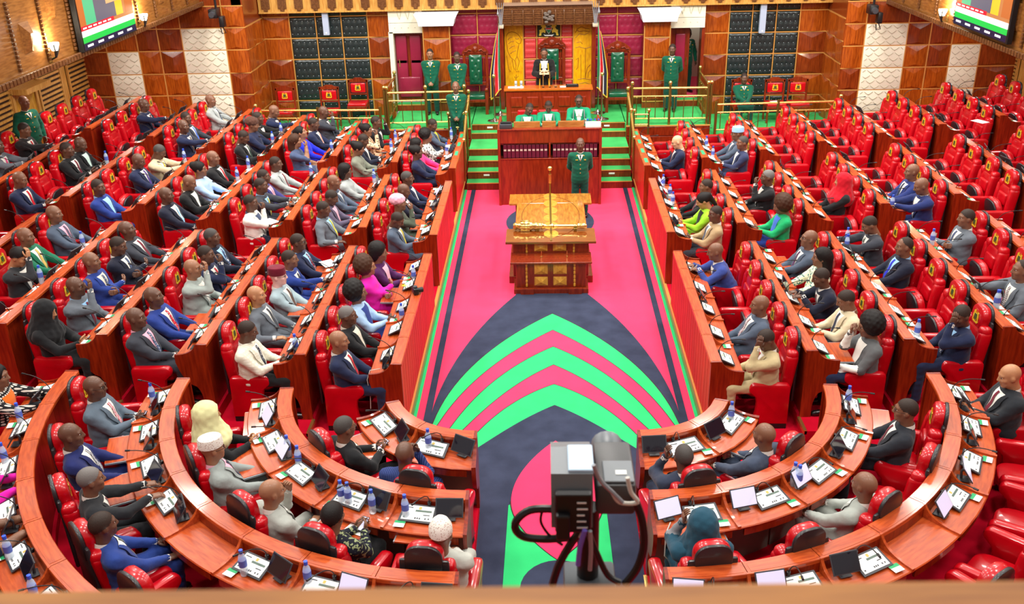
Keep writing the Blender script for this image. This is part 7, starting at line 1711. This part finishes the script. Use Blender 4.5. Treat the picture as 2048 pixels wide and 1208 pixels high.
MB().tube([(0.05, 0.02, -1.6), (0.05, 0.02, -0.02)], 0.032, 10).obj('stand_pole', M_black, bc); MB().bbox(-0.02, 0.13, -0.05, 0.08, -0.62, -0.26, 0.01).obj('junction_box', mat('junction_grey', (66, 72, 78)), bc)
MB().tube([(0.05, 0.02, -1.5), (0.05, -1.45, -1.5)], 0.035, 8).obj('bracket_arm', M_black, bc)
def cable(pts, r, m, nm='cable', y=0.0):
    P = []
    for i, (u, v) in enumerate(pts): w = onY(u, v, Yc - 0.08 + y); P.append((w.x - ox, -0.08 + y, w.z - oz))
    S = []
    for i in range(len(P) - 1):
        for k in range(5):
            t = k / 5; p0, p1, p2, p3 = [Vector(P[max(0, min(len(P) - 1, j))]) for j in (i - 1, i, i + 1, i + 2)]
            S.append(tuple(0.5 * ((2 * p1) + (p2 - p0) * t + (2 * p0 - 5 * p1 + 4 * p2 - p3) * t * t + (3 * p1 - p0 - 3 * p2 + p3) * t ** 3)))
    S.append(P[-1]); MB().tube(S, r, 7).obj(nm, m, bc)
cable([(1120, 1018), (1060, 1020), (1030, 1048), (1045, 1072), (1090, 1078), (1135, 1075)], 0.0115, M_black)
cable([(1165, 1055), (1140, 1090), (1118, 1130), (1105, 1170)], 0.0115, M_black); cable([(1175, 1060), (1195, 1110), (1215, 1150), (1240, 1165)], 0.009, M_black)
cable([(1270, 1000), (1284, 1040), (1288, 1090), (1275, 1135), (1250, 1168)], 0.0115, M_black)
cable([(1255, 955), (1262, 985), (1275, 1005), (1240, 1005), (1225, 985)], 0.006, mat('white_cable', (200, 196, 186)), y=-0.03)
cable([(1140, 1015), (1165, 1030), (1172, 1050), (1160, 1075)], 0.005, MATS['white_cable'], y=-0.03); cable([(1187, 930), (1200, 960), (1225, 985), (1245, 1005)], 0.006, M_grey, y=-0.05)
cable([(1170, 1060), (1160, 1095), (1156, 1130)], 0.007, mat('violet_cable', (110, 90, 190)), y=-0.08); cable([(1085, 1020), (1082, 1045), (1100, 1072), (1125, 1090)], 0.004, M_black)
cable([(1180, 1062), (1182, 1100), (1180, 1140)], 0.006, M_grey, y=-0.08)

# ================================================================ odds and ends on the front bench
loc, rz, fm = DESKFM['L1N4']
fl_ = empty('paper_flower', local(loc, rz, fm(0.0, 0.30, 0.90)), rz, 'bright yellow star-shaped flower on the desk before the magenta jacket', 'flower')
for i in range(9):
    a = i * 2 * PI / 9; MB().add([(0, 0, 0), (0.02 * math.cos(a - 0.3), 0.02 * math.sin(a - 0.3), 0.012), (0.085 * math.cos(a), 0.085 * math.sin(a), 0.02), (0.02 * math.cos(a + 0.3), 0.02 * math.sin(a + 0.3), 0.012)], [(0, 1, 2, 3)]).obj('petal', mat('petal_yellow', (236, 226, 20), rough=0.6), fl_, smooth=False)
MB().tube([(0, 0, 0), (0, 0.02, -0.07)], 0.006, 5).obj('stem', M_greencard, fl_)
loc, rz, fm = DESKFM['L1N3']
pc = empty('photo_camera', local(loc, rz, (-0.30, -0.07, RAILH + 0.003)), rz + 0.4, 'black photo camera lying on the first row rail, crowded side', 'camera')
MB().rbox((0, 0, 0.05), (0.075, 0.04, 0.05), 0.015).obj('body', M_black, pc); MB().lathe([(0.038, 0.0), (0.042, 0.08), (0.034, 0.085)], 14, (0, 0.035, 0.05), axis='y').obj('lens', M_black, pc); MB().rbox((0, 0, 0.11), (0.03, 0.03, 0.018), 0.01).obj('viewfinder', M_dark, pc)
M_wc = MATS['white_cable']
def loop(did, pts, label):
    if did not in DESKFM: return
    loc, rz, fm = DESKFM[did]; P_ = [fm(*q) for q in pts]
    o = MB().tube(P_, 0.006, 5).obj('charging_cable', M_wc, None, tuple(loc), (0, 0, rz)); tag(o, label, 'cable')
for did, sg in (('L5F1', 1), ('L6F1', 1), ('L3F1', 1), ('L4F1', 1), ('L1N1', 1)):
    loop(did, [(sg * 0.25, 0.30, 0.84), (sg * 0.33, 0.42, 0.86), (sg * 0.37, 0.46, 0.74), (sg * 0.36, 0.44, 0.5), (sg * 0.37, 0.45, 0.3)], 'white charging cable hanging off the %s row desk end, crowded side' % ORD[int(did[1]) - 1])
for did, sd2 in (('RB1', 'half-empty side'), ('LB2', 'crowded side')):
    loop(did, [(-0.2, 0.35, 0.84), (-0.26, 0.5, 0.82), (-0.27, 0.56, 0.6), (-0.2, 0.57, 0.5), (-0.12, 0.56, 0.62), (-0.1, 0.52, 0.8)], 'looping white charging cable under the second arc desk, %s' % sd2)
